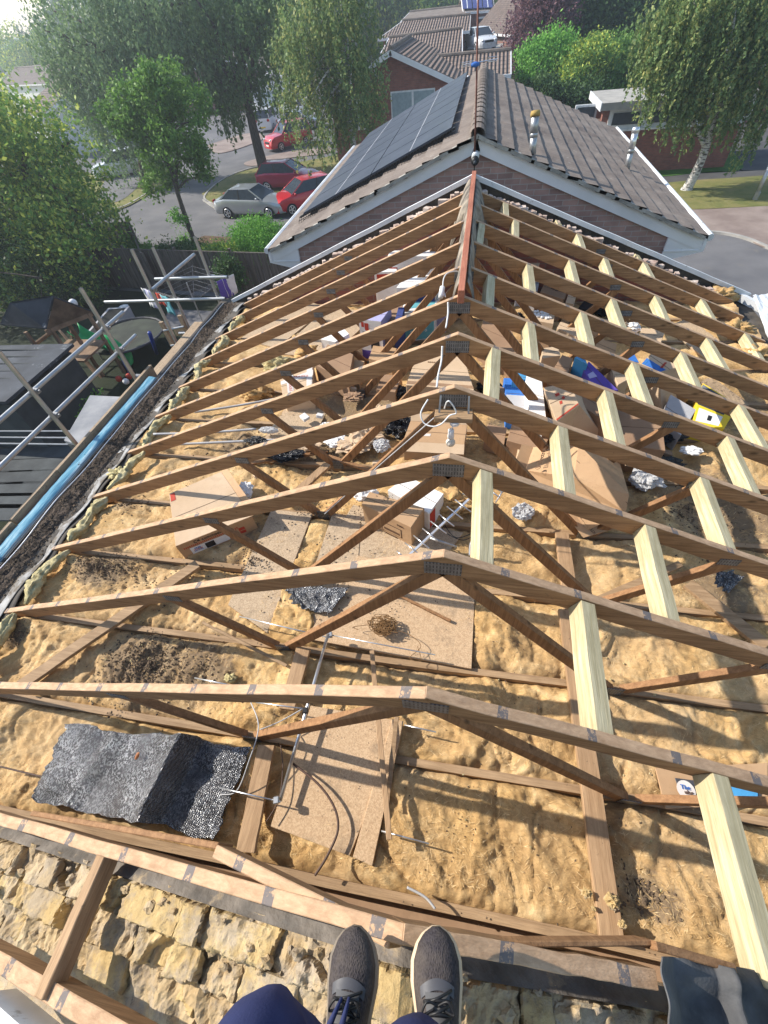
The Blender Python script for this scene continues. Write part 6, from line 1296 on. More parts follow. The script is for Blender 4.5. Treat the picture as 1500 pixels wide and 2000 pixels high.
# 1 big broad tree at the left edge
b_ = G((40, 545)); tree('broad_tree', 'big yellow green broadleaf tree filling the left edge above the play tower', (b_.x, b_.y, GZ), px((50, 300), y=b_.y), [B((20, 270), 21, 2.7), B((90, 340), 21, 2.8), B((30, 400), 20, 4.2), B((135, 440), 19.5, 2.0), B((60, 500), 18.5, 3.0, (1, 1, .7)), B((-60, 350), 21, 4.5), B((150, 510), 18, 1.8, (1, 1, .7))], 900, 60, .75, .085, 'l_yel', .35, seed=1, limbs=14)
tree('garden_shrub', 'dark shrub mass between the play tower and the fence', px((80, 560), z=GZ), px((80, 540), z=-4), [B((70, 545), 17.5, 2.0, (1.4, 1, .8)), B((150, 560), 18.0, 1.3), B((10, 540), 17, 2.4)], 300, 60, .5, .07, 'l_dark', .08, seed=2, cat='shrub', limbs=4)
# 2 tall hanging tree
b_ = V(-26.0, 39, GZ); tree('weeping_tree', 'very tall blue green tree with long hanging curtains at the upper left', b_, px((230, 40), y=38), [B((110, 90), 38, 3.0, (1, 1, 1.2)), B((190, 20), 38, 5.0), B((230, 130), 37.5, 4.2), B((280, 60), 38, 4.5), B((150, 150), 38, 3.2), B((270, 220), 37, 2.6, (1, 1, 1.2)), B((200, 210), 37.5, 2.6, (.8, 1, 1.2)), B((330, 10), 38, 4)], 1100, 22, .5, .10, 'l_will', .36, 'bark', weep=3.6, seed=3, wl=34, jit=.10, limbs=18)
# 3 mid tree by the road
b_ = G((383, 484)); tree('roadside_tree', 'green tree with a thin bare trunk beside the road, in front of the hanging tree', (b_.x, b_.y, GZ), px((310, 230), y=b_.y + .5), [B((300, 205), 25, 1.9), B((350, 275), 25, 1.8), B((262, 250), 25.2, 1.4), B((340, 180), 25.2, 1.5), B((385, 300), 25, 1.1), B((312, 325), 25, 1.2), B((222, 232), 25.3, 1.0), B((295, 150), 25.2, 1.0), B((245, 195), 25.2, .9), B((398, 335), 25, .7), B((385, 215), 25, 1.0), B((300, 365), 25, .8), B((345, 345), 25, .9)], 430, 46, .34, .075, 'l_mid', .15, seed=4, limbs=14, mid=px((345, 370), y=b_.y + .2))
tree('trunk_sprouts', 'light green shoots sprouting low around the trunk of the roadside tree', G((383, 486)) + V(.3, -.3, 0), G((380, 470)), [B((348, 420), b_.y - .2, .5), B((360, 470), b_.y - .3, .4)], 26, 40, .3, .06, 'l_fresh', .02, seed=5, cat='shrub', limbs=2)
# 4 large dark tree with the thick trunk
b_ = G((518, 342)); tree('dark_tree', 'large dark green tree with a thick leaning trunk beyond the maroon car', (b_.x, b_.y, GZ), px((470, 100), y=39), [B((440, 100), 39, 3.8), B((500, 60), 39, 3.6), B((400, 150), 39, 2.8), B((470, 180), 39, 3.0), B((540, 180), 39, 2.0), B((420, 30), 39, 3.6), B((500, -10), 39, 4), B((380, 60), 39.5, 3.0), B((450, 215), 38.5, 1.8)], 760, 36, .6, .10, 'l_mid2', .42, seed=6, limbs=16, weep=1.2, wl=26)
# 5 birch in front of the gabled house
tree('silver_birch', 'silver birch with hanging grey green foliage in front of the gabled house', V(px((690, 300), y=31).x, 31, GZ), px((660, 20), y=31), [B((600, 60), 31, 2.6), B((680, 60), 31, 2.8), B((620, 150), 31, 2.4), B((700, 160), 31, 2.4), B((640, 220), 30.5, 2.0), B((590, 250), 30.5, 1.2), B((725, 205), 31, 1.2), B((650, -10), 31, 3.0), B((560, 180), 31.2, 1.0), B((560, 100), 31.2, 1.6)], 800, 14, .4, .075, 'l_birch', .22, 'barkw', weep=1.5, seed=7, wl=30, jit=.07, limbs=18)
# 6 purple
tree('purple_tree', 'dark purple leaved tree beside the steep brick house', V(px((1040, 100), y=52).x, 52, GZ), px((1040, 60), y=52), [B((1045, 40), 52, 3.2, (.9, 1, 1.2)), B((1030, 100), 52, 2.2), B((1075, 20), 52, 3)], 420, 40, .8, .11, 'l_purp', .2, seed=8, limbs=8)
# 7 shrubs right of the neighbouring ridge
for k, (n_, l_, bl, m_, sd) in enumerate((('bright_shrub', 'bright green feathery shrub right of the neighbouring ridge', [B((1050, 120), 44, 1.7, (1.1, 1, 1)), B((1085, 100), 44.5, 1.8), B((1045, 150), 43, 1.2)], 'l_fresh', 9), ('mixed_shrub', 'olive green shrub between the bright shrub and the flat roofed building', [B((1130, 140), 43, 1.9), B((1160, 120), 44, 1.8), B((1110, 170), 42, 1.3)], 'l_yel', 10),
                           ('tall_tree', 'tall dark tree rising behind the shrubs at the top right', [B((1110, 30), 58, 5), B((1180, 10), 58, 5), B((1150, 80), 56, 3.6), B((1230, 50), 57, 4), B((1130, -20), 58, 6)], 'l_dark', 11), ('dark_shrub', 'dark green shrub just behind the flat roofed building', [B((1210, 130), 46, 2.6), B((1250, 150), 45, 2.0), B((1180, 165), 44, 1.6)], 'l_mid', 12), ('low_shrub', 'low dark shrub tucked against the neighbouring roof edge', [B((1060, 185), 40, 1.4), B((1110, 200), 40, 1.4), B((1150, 190), 41, 1.2)], 'l_dark', 13))):
    y_ = bl[0][1]; tree(n_, l_, V(bl[0][0], y_, GZ), V(bl[0][0], y_, bl[0][2]), bl, 420 if k != 2 else 900, 46, .55 if k != 2 else 1.0, .085 if k != 2 else .14, m_, .12, seed=sd, cat='shrub' if 'shrub' in n_ else 'tree', limbs=5)
# 8 right hand birch with white trunk
b_ = G((1340, 372)); tree('weeping_birch', 'weeping silver birch with a thick white trunk on the dry grass at the right', (b_.x, b_.y, GZ), px((1440, 60), y=30), [B((1340, 60), 30, 2.6), B((1440, 60), 30, 3.0), B((1310, 120), 29.6, 1.6), B((1400, 150), 30, 1.9), B((1490, 150), 30, 2.2), B((1390, 0), 30, 3.2), B((1500, 20), 30.5, 3), B((1290, 40), 29.8, 1.5), B((1350, 170), 29.4, 1.0), B((1480, 240), 29.6, .9)], 1150, 12, .4, .075, 'l_birch', .26, 'barkw', weep=1.9, seed=14, wl=44, jit=.05, limbs=20, mid=px((1378, 290), y=b_.y - .1))
# 9 shrubs along the fence
tree('feathery_bush', 'round feathery green bush beside the silver car at the neighbouring eave', G((505, 508)), G((505, 480)), [B((505, 465), 22.6, 1.2, (1.2, 1, .8)), B((520, 490), 22.3, 1.0), B((480, 480), 22.6, .8)], 420, 60, .34, .045, 'l_fresh', .05, seed=15, cat='shrub', limbs=6)
tree('hedge', 'dark leafy hedge behind the long fence', G((345, 510)), G((345, 500)), [B((345, 497), 21.5, .8, (1.6, 1, .7)), B((310, 505), 21, .6, (1.3, 1, .7)), B((390, 500), 21.3, .7)], 260, 50, .3, .05, 'l_dark', .03, seed=16, cat='hedge', limbs=3)
tree('tall_grass_clump', 'pale green tufty plants between the hedge and the feathery bush', G((425, 500)), G((425, 490)), [B((425, 492), 21, .55, (1.8, 1, .6))], 140, 40, .25, .05, 'l_yel', 0, seed=17, cat='shrub')
tree('ivy', 'ivy climbing over the pale fence corner', px((255, 515), z=GZ), px((255, 490), z=-5), [B((255, 492), 21, .7, (1.2, .6, .9)), B((285, 500), 20.6, .5)], 160, 40, .28, .06, 'l_mid', .02, seed=18, cat='climber', limbs=2)
tree('fence_creeper', 'dark creeper on the long fence near the neighbouring wall', G((455, 580)), G((455, 560)), [B((450, 540), 17.6, .6, (1, .5, 1.1)), B((440, 520), 17.6, .4, (1, .5, 1))], 110, 40, .25, .05, 'l_dark', .02, seed=19, cat='climber', limbs=2)
c = px((70, 815), z=-5.5); tree('fern', 'green ferns growing below the guard rails', V(c.x, c.y, GZ), c, [(c.x, c.y, c.z, .8, .8, .3), (c.x + .9, c.y + .7, c.z, .5, .5, .3)], 70, 40, .28, .06, 'l_fresh', 0, seed=20, cat='fern')
# 10 background trees, beyond the houses
def far_tree(p, y, r, k, seed, mat='l_far'):
    c = px(p, y=y); b = [(c.x + r * .5 * math.cos(a), c.y + r * .3 * math.sin(a), c.z + r * .25 * math.sin(a * 1.7), r * .7, r * .6, r * .62) for a in (0, 1.6, 3.1, 4.7)]
    tree('background_tree', k, V(c.x, c.y, GZ), V(c.x, c.y, c.z), b, int(110 + r * 14), 34, r * .16, r * .034, mat, r * .045, seed=seed, grp='background trees', limbs=5)
far = [((5, 130), 150, 6), ((40, 135), 170, 8), ((60, 120), 110, 6), ((380, 120), 95, 8), ((340, 90), 110, 10), ((300, 110), 120, 11), ((250, 100), 130, 12), ((450, 110), 100, 9), ((520, 90), 100, 9), ((570, 80), 95, 9), ((620, 60), 90, 8),
       ((690, 40), 90, 8), ((740, 30), 92, 8), ((770, 20), 110, 9), ((830, -8), 130, 12), ((880, -14), 140, 12), ((980, 10), 110, 9), ((1010, -10), 115, 11), ((1060, 0), 90, 9), ((1280, 120), 60, 5), ((1300, 60), 75, 9), ((1360, 90), 80, 8), ((1420, 120), 75, 7), ((1480, 150), 70, 6), ((1330, 10), 90, 10), ((1440, 40), 95, 10), ((1510, 80), 90, 10), ((200, 60), 150, 14), ((110, 120), 160, 10), ((725, 10), 105, 9), ((660, 0), 110, 10), ((540, 10), 120, 12), ((1220, 30), 85, 9)]
wh = ['farthest left, pale with distance', 'second from the left on the skyline', 'yellowish, above the white gable house', 'behind the dark tree', 'left of the dark tree', 'behind the hanging tree', 'behind the tall hanging curtains', 'right behind the dark tree trunk', 'between the dark tree and the silver birch', 'left behind the silver birch', 'behind the middle of the silver birch',
      'left of the pantiled terrace', 'yellow green, touching the far plain roof', 'above the far plain roof', 'behind the far plain roof', 'behind the solar house', 'right of the solar house', 'above the steep house', 'behind the purple tree', 'behind the right end of the flat building', 'left behind the weeping birch', 'behind the weeping birch crown', 'right behind the birch trunk', 'at the right edge over the path', 'high behind the birch', 'topmost behind the birch crown', 'farthest right', 'high behind the hanging tree', 'at the open sky on the left', 'behind the top of the silver birch', 'left of the mast at the top edge', 'between two crowns at the top left', 'behind the tall dark tree']
for k, ((p, y, r), w) in enumerate(zip(far, wh)): far_tree(p, y, r, 'leafy background tree ' + w, 100 + k, ['l_far', 'l_mid', 'l_far', 'l_dark'][k % 4] if k not in (2, 12) else 'l_yel')
mb = MB(); mb.grid(lambda u, v: V(-650 + 1000 * u, 260 + 160 * v, GZ - .9 + 13 * v + 3 * fbm(u * 40, v * 2, 3, 4)), 160, 8); o = mb.build('hills', M['l_far']); tag(o, kind='structure')

# trees standing left of the view, whose shade lies over the garden
for k, (x, y, h) in enumerate(((-31, 4, 7.5), (-33, 11, 8.5), (-27, -2, 6.5))):
    tree('shade_tree', ['tall garden tree beyond the left edge of the photo', 'tallest garden tree beyond the left edge, behind the sheds', 'smaller garden tree beyond the left edge, nearest our house'][k], (x, y, GZ), (x, y, GZ + h * .8), [(x, y, GZ + h * .8, 4.4, 4.4, 3.6), (x + 2.5, y + 3, GZ + h * .6, 3.6, 3.6, 3), (x - 1, y - 2, GZ + h * 1.3, 4, 4, 3.4)], 800, 44, 1.1, .20, 'l_mid', .3, seed=60 + k, limbs=6, grp='trees left of the view')
# ------------------------------------------------------------------ cars
def paint(name, c, metal=.4): t = NT(name); return t.out(t.ramp(t.noise(1.5), [(.3, tuple(x * .9 for x in c)), (.7, c)]), .32, metal, Coat_Weight=.8)
M['p_silver'] = paint('silver paint', (.50, .52, .55), .6); M['p_red'] = paint('red paint', (.55, .02, .03), .1); M['p_maroon'] = paint('maroon paint', (.30, .02, .06), .3); M['p_white'] = paint('white paint', (.75, .76, .78), 0)
M['carglass'] = flat('car glass', (.05, .065, .085), .08); M['tyre'] = flat('tyre rubber', (.025, .025, .027), .85); M['lampr'] = flat('red lamp', (.45, .02, .02), .2); M['lampw'] = flat('clear lamp', (.75, .77, .80), .12)
def car(name, lab, rear, front, mat, kind='sedan', wb=2.7, side=1, hide=False):
    """rear/front: pixels where the near-side wheels meet the road; side=+1 when the car's right side faces us"""
    A, Bp = G(rear), G(front); d = (Bp - A); d.z = 0; d.normalize(); n = V(-d.y, d.x, 0)
    if n.dot(V(CAM.x, CAM.y, 0) - V(A.x, A.y, 0)) > 0: n = -n
    c = (A + Bp) / 2 + n * .80; c.z = GZ + .005; t = thing(name, lab, 'car', tuple(c), math.atan2(d.y, d.x), 'cars parked along the road')
    P_ = {'sedan': dict(L=4.6, w=.90, st=[(-2.25, .60, .80), (-2.15, .88, .86), (-1.5, .98, .90), (-.4, .95, .91), (.85, .92, .91), (1.6, .84, .88), (2.1, .70, .80), (2.3, .55, .62)], g=(-1.75, -1.05, .25, 1.05, 1.42)),
          'hatch': dict(L=4.2, w=.86, st=[(-2.0, .55, .78), (-1.95, .95, .84), (-1.2, 1.02, .88), (0, .98, .88), (1.0, .96, .87), (1.7, .84, .84), (2.0, .66, .74), (2.12, .50, .58)], g=(-1.95, -1.45, .15, 1.1, 1.50)),
          'suv': dict(L=4.2, w=.90, st=[(-2.0, .60, .82), (-1.98, 1.05, .88), (-1.2, 1.10, .91), (0, 1.08, .91), (1.0, 1.06, .90), (1.7, .98, .88), (2.0, .80, .80), (2.1, .55, .66)], g=(-1.96, -1.70, .2, .95, 1.72))}[kind]
    vs = []; fs = []; N = 12; nx = 4; st = P_['st']; S = []
    for a, b in zip(st, st[1:]):
        for j in range(nx): S.append([a[i] + (b[i] - a[i]) * j / nx for i in range(3)])
    S.append(st[-1])
    for x, zb, w in S:
        arch = 0
        for wx in (-wb / 2, wb / 2): arch = max(arch, max(0, .36 ** 2 - (x - wx) ** 2) ** .5)
        zl = .22; hp = [(0, zl), (w * .88, zl), (w * .98, zl + .14 + arch * .62), (w, zl + .26 + arch * .42), (w * .985, zb - .10), (w * .93, zb - .02), (w * .6, zb + .015), (0, zb + .03)]
        hp = hp + [(-a, b) for a, b in hp[-2:0:-1]]; vs += [V(x, a, b) for a, b in hp]
    m = 14
    for i in range(len(S) - 1):
        for j in range(m): a = i * m + j; b = i * m + (j + 1) % m; fs.append((a, a + m, b + m, b))
    fs.append(tuple(range(m))); fs.append(tuple(range((len(S) - 1) * m + m - 1, (len(S) - 1) * m - 1, -1)))
    mb = MB(); mb.add(vs, fs); body = mb.build('body', M[mat], t, smooth=True, local=True); e = body.modifiers.new('e', 'EDGE_SPLIT'); e.split_angle = math.radians(38)
    x0, x1, x2, x3, zr = P_['g']; w = P_['w']; zb = .93 if kind != 'suv' else 1.05; wb_, wt = w * .90, w * .70; zt = zr - .04
    q = lambda xa, xb, z, ww: [V(xa, -ww, z), V(xb, -ww, z), V(xb, ww, z), V(xa, ww, z)]
    mb = MB(); mb.hexa(q(x0, x3, zb - .02, wb_), q(x1, x2, zt, wt)); mb.build('windows', M['carglass'], t, local=True)
    mb = MB(); mb.grid(lambda u, v: V(x1 - .05 + (x2 - x1 + .12) * u, wt * 1.03 * (2 * v - 1), zt - .01 + .05 * (1 - (2 * v - 1) ** 4) * (1 - (2 * u - 1) ** 6)), 10, 10); mb.build('roof', M[mat], t, smooth=True, local=True)
    for s in (-1, 1):
        for (xb, xt) in ((x0, x1), (x3, x2), ((x0 + x3) / 2 - .1, (x1 + x2) / 2 - .05)):
            mb = MB(); mb.beam((xb, s * (wb_ + .012), zb - .02), (xt, s * (wt + .012), zt), .06, .03, up=(0, s, .3)); mb.build('pillar', M[mat] if xb != (x0 + x3) / 2 - .1 else M['black'], t, local=True)
        mb = MB(); ico(mb, V(x3 - .25, s * (wb_ + .12), zb + .06), .09, 1, 0, 10, 8, (.6, 1, .7)); mb.build('mirror', M[mat], t, smooth=True, local=True)
        mb = MB(); ico(mb, V(S[-1][0] - .16, s * w * .62, .66 if kind != 'suv' else .8), .15, 1, 0, 12, 8, (1., .9, .5)); mb.build('headlight', M['lampw'], t, smooth=True, local=True)
        mb = MB(); mb.box((S[0][0] + .03, s * w * .72, .85 if kind == 'sedan' else .92), (.08, .26, .18)); mb.build('tail_light', M['lampr'], t, local=True, bevel=.02)
        for wx in (-wb / 2, wb / 2):
            y = s * (w - .10); mb = MB(); mb.tube([(wx, y - .10 * s, .31), (wx, y + .10 * s, .31)], .31, 24); wh_ = mb.build('wheel', M['tyre'], t, local=True, bevel=.01)
            mb = MB(); mb.tube([(wx, y + .09 * s, .31), (wx, y + .108 * s, .31)], .20, 20)
            mb.build('rim', M['black'], wh_, local=True); mb = MB()
            for k in range(5): a = k * 2 * PI / 5; mb.beam((wx, y + .112 * s, .31), (wx + .19 * math.cos(a), y + .112 * s, .31 + .19 * math.sin(a)), .055, .02, up=(0, s, 0))
            mb.tube([(wx + .195 * math.cos(k * PI / 12), y + .11 * s, .31 + .195 * math.sin(k * PI / 12)) for k in range(25)], .018, 6); mb.build('spokes', M['alu'], wh_, local=True)
    for s, x, in ((1, S[-1][0] + .005), (-1, S[0][0] - .005)): mb = MB(); mb.box((x, 0, .42), (.02, .5, .11)); mb.build('number_plate', M['inkwhite'] if s > 0 else M['yellow'], t, local=True)
    mb = MB(); mb.box((S[-1][0] - .04, 0, .60), (.10, .8, .16)); mb.build('grille', M['black'], t, local=True, bevel=.02)
    return t
car('parked_car', 'silver saloon car parked nearest on the road beside the feathery bush', (452, 427), (527, 427), 'p_silver', 'sedan', 2.75)
car('parked_car', 'maroon hatchback parked behind the silver saloon', (527, 375), (592, 372), 'p_maroon', 'hatch', 2.55)
car('parked_car', 'bright red small car, nose out beside the neighbouring roof', (640, 404), (578, 420), 'p_red', 'hatch', 2.4)
car('parked_car', 'red tall car half hidden by the silver birch', (598, 283), (551, 295), 'p_red', 'suv', 2.5)
car('parked_car', 'white tall car parked under the hanging tree at the left', (266, 343), (216, 352), 'p_white', 'suv', 2.5)
car('parked_car', 'far white car seen from behind by the garage', (535, 256), (548, 246), 'p_white', 'suv', 2.5)
car('parked_car', 'far silver car right of the white one by the garage', (566, 257), (604, 254), 'p_silver', 'sedan', 2.6)
c = px((936, 100), y=57); mb = MB(); mb.box((c.x, c.y + 2, (GZ + c.z) / 2), (4.2, 7, c.z - GZ)); o = mb.build('raised_driveway', M['kerb'], loc=(c.x, c.y, GZ)); tag(o, kind='structure')
_g = GZ; t = car('parked_car', 'pale car on the driveway of the terrace, seen beside the mast', (566, 257), (604, 254), 'p_white', 'sedan', 2.6); t.location = (c.x, c.y + 1.0, c.z + .01); t.rotation_euler = (0, 0, -1.2)

# ------------------------------------------------------------------ the person standing at the truss
def ell_tube(secs, n=24):
    """secs: (centre, rx, ry, xdir) rings"""
    mb = MB(); vs = []; fs = []
    for (c, rx, ry, xd) in secs:
        c = V(c); xd = V(xd).normalized()
        k = len(vs) // n; nxt = secs[min(k + 1, len(secs) - 1)][0]; prv = secs[max(k - 1, 0)][0]; ax = (V(nxt) - V(prv)).normalized(); xd = (xd - ax * xd.dot(ax)).normalized(); yd = ax.cross(xd)
        for j in range(n): a = 2 * PI * j / n; vs.append(c + xd * rx * math.cos(a) + yd * ry * math.sin(a))
    m = len(secs)
    for i in range(m - 1):
        for j in range(n): a = i * n + j; b = i * n + (j + 1) % n; fs.append((a, b, b + n, a + n))
    fs.append(tuple(range(n - 1, -1, -1))); fs.append(tuple(range((m - 1) * n, m * n))); mb.add(vs, fs); return mb
pr = thing('person', 'person standing at the gable in navy trousers and dark worn trainers, knees just in view', 'person', (-.02, .3, -.1))
TL, TRt = V(-.155, .60, .0), V(.075, .60, .0)
FT = {-1: (px((699, 1806), z=.04), px((676, 2010), z=.03)), 1: (px((851, 1806), z=.04), px((862, 2010), z=.03))}
knee = {-1: V(-.205, .455, .47), 1: V(.048, .465, .47)}; hip = {-1: V(-.125, .10, .80), 1: V(.075, .10, .80)}; ank = {}
for s in (-1, 1):
    toe_, mid_ = FT[s]; fw = (toe_ - mid_); fw.z = 0; fw.normalize(); sd = fw.cross(V(0, 0, 1)); L = .295; heel = toe_ - fw * L; ank[s] = heel + fw * .075 + V(0, 0, .10)
    base = .004
    def prof(t):                                  # half widths along the foot, t 0 heel .. 1 toe
        w = [(0, .022), (.04, .031), (.12, .036), (.3, .036), (.5, .040), (.68, .0475), (.80, .047), (.90, .038), (.96, .026), (1, .008)]
        for a, b in zip(w, w[1:]):
            if a[0] <= t <= b[0]: return a[1] + (b[1] - a[1]) * (t - a[0]) / (b[0] - a[0])
    def toph(t):
        w = [(0, .085), (.1, .105), (.25, .105), (.42, .092), (.55, .074), (.7, .056), (.85, .046), (.95, .034), (1, .02)]
        for a, b in zip(w, w[1:]):
            if a[0] <= t <= b[0]: return a[1] + (b[1] - a[1]) * (t - a[0]) / (b[0] - a[0])
    T_ = [i / 44 for i in range(45)]; asym = -s
    def pt(t, ang, kw=1, z0=0, hh=None):
        w = prof(t) * kw; h = toph(t) if hh is None else hh; off = sd * (.006 * asym * math.sin(t * PI))
        w *= 1.13; return toe_ - fw * L * (1 - t) + off + sd * w * math.cos(ang) + V(0, 0, base + z0 + h * max(0, math.sin(ang)) ** .8)
    mb = MB(); mb.grid(lambda u, v: pt(v, PI * u, 1, .022), 28, 60); sh = mb.build('shoe', M['knit'], pr, smooth=True)
    mb = MB()                                     # sole: ring band
    vs = []; fs = []; ring_ = [(t, 0) for t in T_] + [(t, PI) for t in T_[::-1]]
    for (t_, a) in ring_:
        for (kw, z) in ((1.06, 0), (1.14, .010), (1.10, .024), (.96, .030)): vs.append(pt(t_, a, kw, z - .0, 0) )
    n_ = len(ring_)
    for i in range(n_):
        for j in range(3): a = i * 4 + j; b = ((i + 1) % n_) * 4 + j; fs.append((a, b, b + 1, a + 1))
    fs.append(tuple(i * 4 for i in range(n_))[::-1]); mb.add(vs, fs); mb.build('sole', M['sole'] if s < 0 else M['solel'], sh, smooth=True)
    mb = MB(); mb.grid(lambda u, v: pt(.30 + .36 * v, PI * (.33 + .34 * u), 1, .026), 8, 14); mb.build('tongue', M['toe'], sh, smooth=True)
    mb = MB(); mb.grid(lambda u, v: pt(.62 + .06 * v + .05 * math.sin(PI * u), PI * (.25 + .5 * u), 1, .0255), 12, 4); mb.build('eyelet_patch', M['darkgrey'], sh, smooth=True)
    for k in range(5):
        t0 = .36 + .062 * k; mb = MB(); mb.tube(spline([pt(t0, PI * .30, 1, .028), pt(t0 + .02, PI * .5, 1, .036), pt(t0 + .005, PI * .70, 1, .028)], 5), .0032, 6); mb.build('lace', M['black'], sh, smooth=True)
        mb = MB(); mb.tube(spline([pt(t0, PI * .70, 1, .028), pt(t0 + .03, PI * .5, 1, .038), pt(t0 + .06, PI * .30, 1, .028)], 5), .0028, 6); mb.build('lace', M['black'], sh, smooth=True)
    for q in (1, -1):
        mb = MB(); c = pt(.60, PI / 2, 1, .032); mb.tube(spline([c, c + sd * q * .022 + fw * .008 + V(0, 0, .012), c + sd * q * .034 - fw * .012 + V(0, 0, .004), c + sd * q * .008 - fw * .004], 6), .0024, 6); mb.build('lace', M['black'], sh, smooth=True)
    if s < 0:
        for q in (0, 1): mb = MB(); c = px((668 + 14 * q, 1948), z=.16); e = px((640 + 26 * q, 2010), z=.18); mb.tube([c, e], .006, 6, rs=[.003, .007]); mb.build('drawstring', M['navycloth'], pr, smooth=True)
# trousers: legs from hem to waist with folds
for s in (-1, 1):
    a, k, h = ank[s], knee[s], hip[s]; secs = []; P_ = [a + V(0, -.005, .0), a.lerp(k, .35) + V(0, -.02, 0), a.lerp(k, .7) + V(0, .0, 0), k, k.lerp(h, .3) + V(0, 0, .03), k.lerp(h, .7) + V(0, -.01, .03), h]
    R_ = [(.066, .074), (.068, .080), (.072, .080), (.074, .080), (.082, .088), (.092, .098), (.10, .11)]; sp = spline(P_, 7)
    for i, p in enumerate(sp):
        f = i / 7; j = min(int(f), 5); u = f - j; rx = R_[j][0] * (1 - u) + R_[j + 1][0] * u; ry = R_[j][1] * (1 - u) + R_[j + 1][1] * u; w = 1 + .05 * noise.noise((i * .8, s * 3, 0)); secs.append((p, rx * w, ry * w, (1, 0, 0)))
    mb = ell_tube(secs, 32); mb.v = [(x + .006 * noise.noise((x * 16, y * 16, z * 22)), y + .008 * noise.noise((x * 14 + 5, y * 16, z * 24)), z + .004 * noise.noise((x * 16, y * 16, z * 20 + 3))) for x, y, z in mb.v]
    mb.build('trouser_leg', M['navycloth'], pr, smooth=True)
mb = ell_tube([(V(-.025, .10, .76), .15, .09, (1, 0, 0)), (V(-.025, .09, .84), .19, .12, (1, 0, 0)), (V(-.025, .08, .95), .175, .115, (1, 0, 0)), (V(-.025, .08, 1.0), .165, .11, (1, 0, 0))], 32); mb.build('trouser_seat', M['navycloth'], pr, smooth=True)
mb = ell_tube([(V(-.02, .08, .94), .17, .115, (1, 0, 0)), (V(-.02, .08, 1.1), .17, .11, (1, 0, 0)), (V(-.015, .10, 1.28), .20, .125, (1, 0, 0)), (V(-.01, .12, 1.38), .20, .11, (1, 0, 0)), (V(0, .14, 1.45), .11, .085, (1, 0, 0)), (V(0, .15, 1.48), .065, .06, (1, 0, 0))], 32); mb.build('t_shirt', M['shirt'], pr, smooth=True)
# one continuous body under the clothes
me = bpy.data.meshes.new('body'); J = []; E = []; Rr = []
def jt(p, r, par=None):
    J.append(tuple(V(p) - wloc(pr))); Rr.append(r); i = len(J) - 1
    if par is not None: E.append((par, i))
    return i
pel = jt((-.025, .10, .84), .115); ch = jt((-.015, .10, 1.15), .115, pel); sh_ = jt((-.01, .12, 1.36), .10, ch); nk = jt((0, .15, 1.47), .052, sh_); hd = jt((0, .19, 1.56), .075, nk); hd2 = jt((0, .20, 1.66), .088, hd)
for s in (-1, 1):
    h = jt(hip[s], .085, pel); k = jt(knee[s], .055, h); a = jt(ank[s] + V(0, -.005, .02), .038, k); sl2 = jt((s * .19 - .01, .13, 1.38), .055, sh_); el = jt((s * .25, .30, 1.22), .040, sl2); wr = jt((s * .105 + .05, .52, 1.42), .027, el); pm = jt((s * .085 + .05, .585, 1.47), .026, wr); jt((s * .078 + .05, .63, 1.495), .022, pm)
me.from_pydata(J, E, []); bo = bpy.data.objects.new('body', me); COL.objects.link(bo); bo.parent = pr
m_ = bo.modifiers.new('skin', 'SKIN'); m_.use_smooth_shade = True
if not me.skin_vertices: 
    bm = bmesh.new(); bm.from_mesh(me); bm.verts.layers.skin.verify(); bm.to_mesh(me); bm.free()
for i, v in enumerate(me.skin_vertices[0].data): v.radius = (Rr[i], Rr[i]); v.use_root = (i == 0)
bo.modifiers.new('sub', 'SUBSURF').levels = 2; me.materials.append(M['skin'])
for s in (-1, 1):
    for k in range(4):
        a = V(s * .078 + .05, .632, 1.512 - .016 * k); mb = MB(); e = a + V(-s * .018, .022 - .002 * k, 0); f = e + V(-s * .028, -.004, 0); mb.tube(spline([a, e, f], 4), .0085, 8, rs=None); mb.build('finger', M['skin'], pr, smooth=True)
    mb = MB(); a = V(s * .085 + .05, .61, 1.48); mb.tube(spline([a, a + V(-s * .025, -.005, .012), a + V(-s * .045, .0, .02)], 4), .0095, 8); mb.build('thumb', M['skin'], pr, smooth=True)
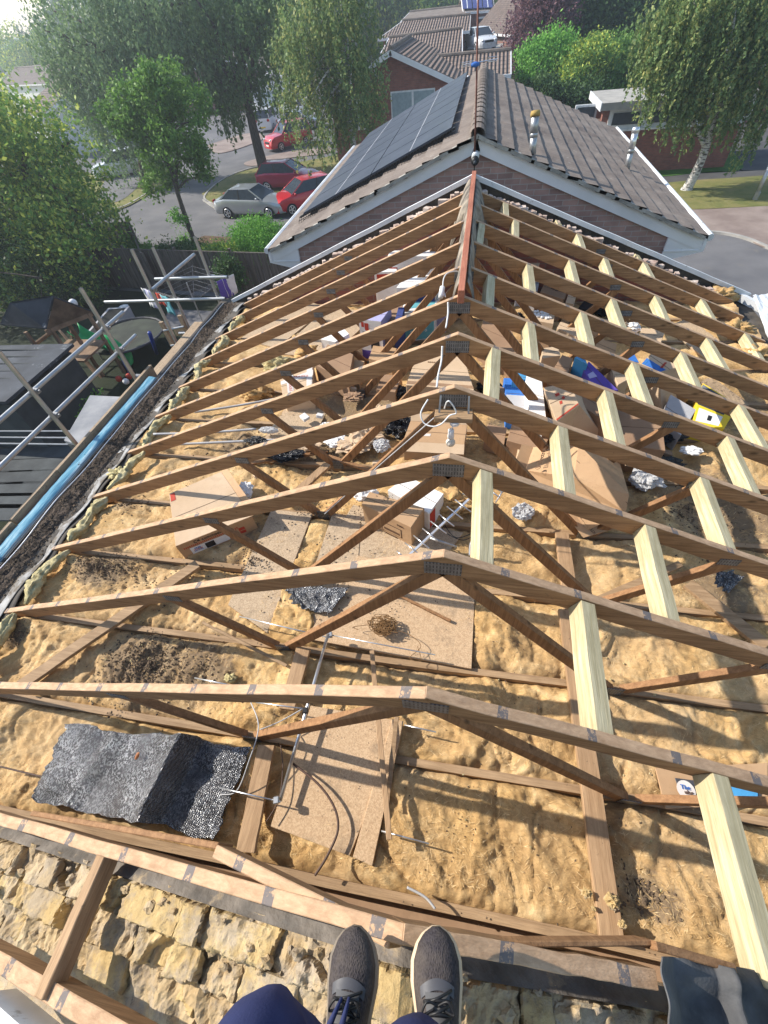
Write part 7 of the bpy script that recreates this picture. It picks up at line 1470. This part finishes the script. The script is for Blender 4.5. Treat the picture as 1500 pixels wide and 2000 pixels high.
mb = ell_tube([(V(0, .16, 1.72), .05, .06, (1, 0, 0)), (V(0, .17, 1.70), .085, .10, (1, 0, 0)), (V(0, .15, 1.64), .092, .10, (1, 0, 0)), (V(0, .12, 1.57), .08, .07, (1, 0, 0)), (V(0, .115, 1.53), .05, .03, (1, 0, 0))], 20); mb.build('hair', M['hair'], pr, smooth=True)
for s in (-1, 1):
    mb = MB(); ico(mb, V(s * .032, .278, 1.625), .012, 1, 0, 10, 8); mb.build('eye', M['inkwhite'], pr, smooth=True); mb = MB(); ico(mb, V(s * .092, .19, 1.62), .03, 1, .1, 10, 8, (.35, .6, 1)); mb.build('ear', M['skin'], pr, smooth=True)
mb = MB(); ico(mb, V(0, .295, 1.59), .018, 1, 0, 10, 8, (.7, 1, 1.3)); mb.build('nose', M['skin'], pr, smooth=True); mb = MB(); ico(mb, V(0, .278, 1.552), .022, 1, 0, 10, 8, (1, .35, .3)); mb.build('mouth', M['inkred'], pr, smooth=True)
# phone held just behind the lens
ph = MB(); pc = CAM - CF * .035; ax, ay, az = CR, CU, CF
ph.hexa([pc + ax * a * .075 + ay * b * .038 - az * .008 for a, b in ((-1, -1), (1, -1), (1, 1), (-1, 1))], [pc + ax * a * .075 + ay * b * .038 for a, b in ((-1, -1), (1, -1), (1, 1), (-1, 1))]); o = ph.build('phone', M['black'], loc=pc, bevel=.002); tag(o, 'black phone held up in both hands by the person', 'phone')

# ------------------------------------------------------------------ haze
mb = MB(); mb.box((-140, 190, 4.4), (1120, 480, 23.6)); hz = mb.build('haze', None)
hm = bpy.data.materials.new('thin bluish haze'); hm.use_nodes = True; n = hm.node_tree; n.nodes.remove(n.nodes['Principled BSDF']); pv = n.nodes.new('ShaderNodeVolumePrincipled'); pv.inputs['Color'].default_value = (.80, .88, 1, 1); pv.inputs['Density'].default_value = .0017; pv.inputs['Anisotropy'].default_value = .5
n.links.new(pv.outputs[0], n.nodes['Material Output'].inputs['Volume']); hz.data.materials.clear(); hz.data.materials.append(hm); tag(hz, kind='stuff')
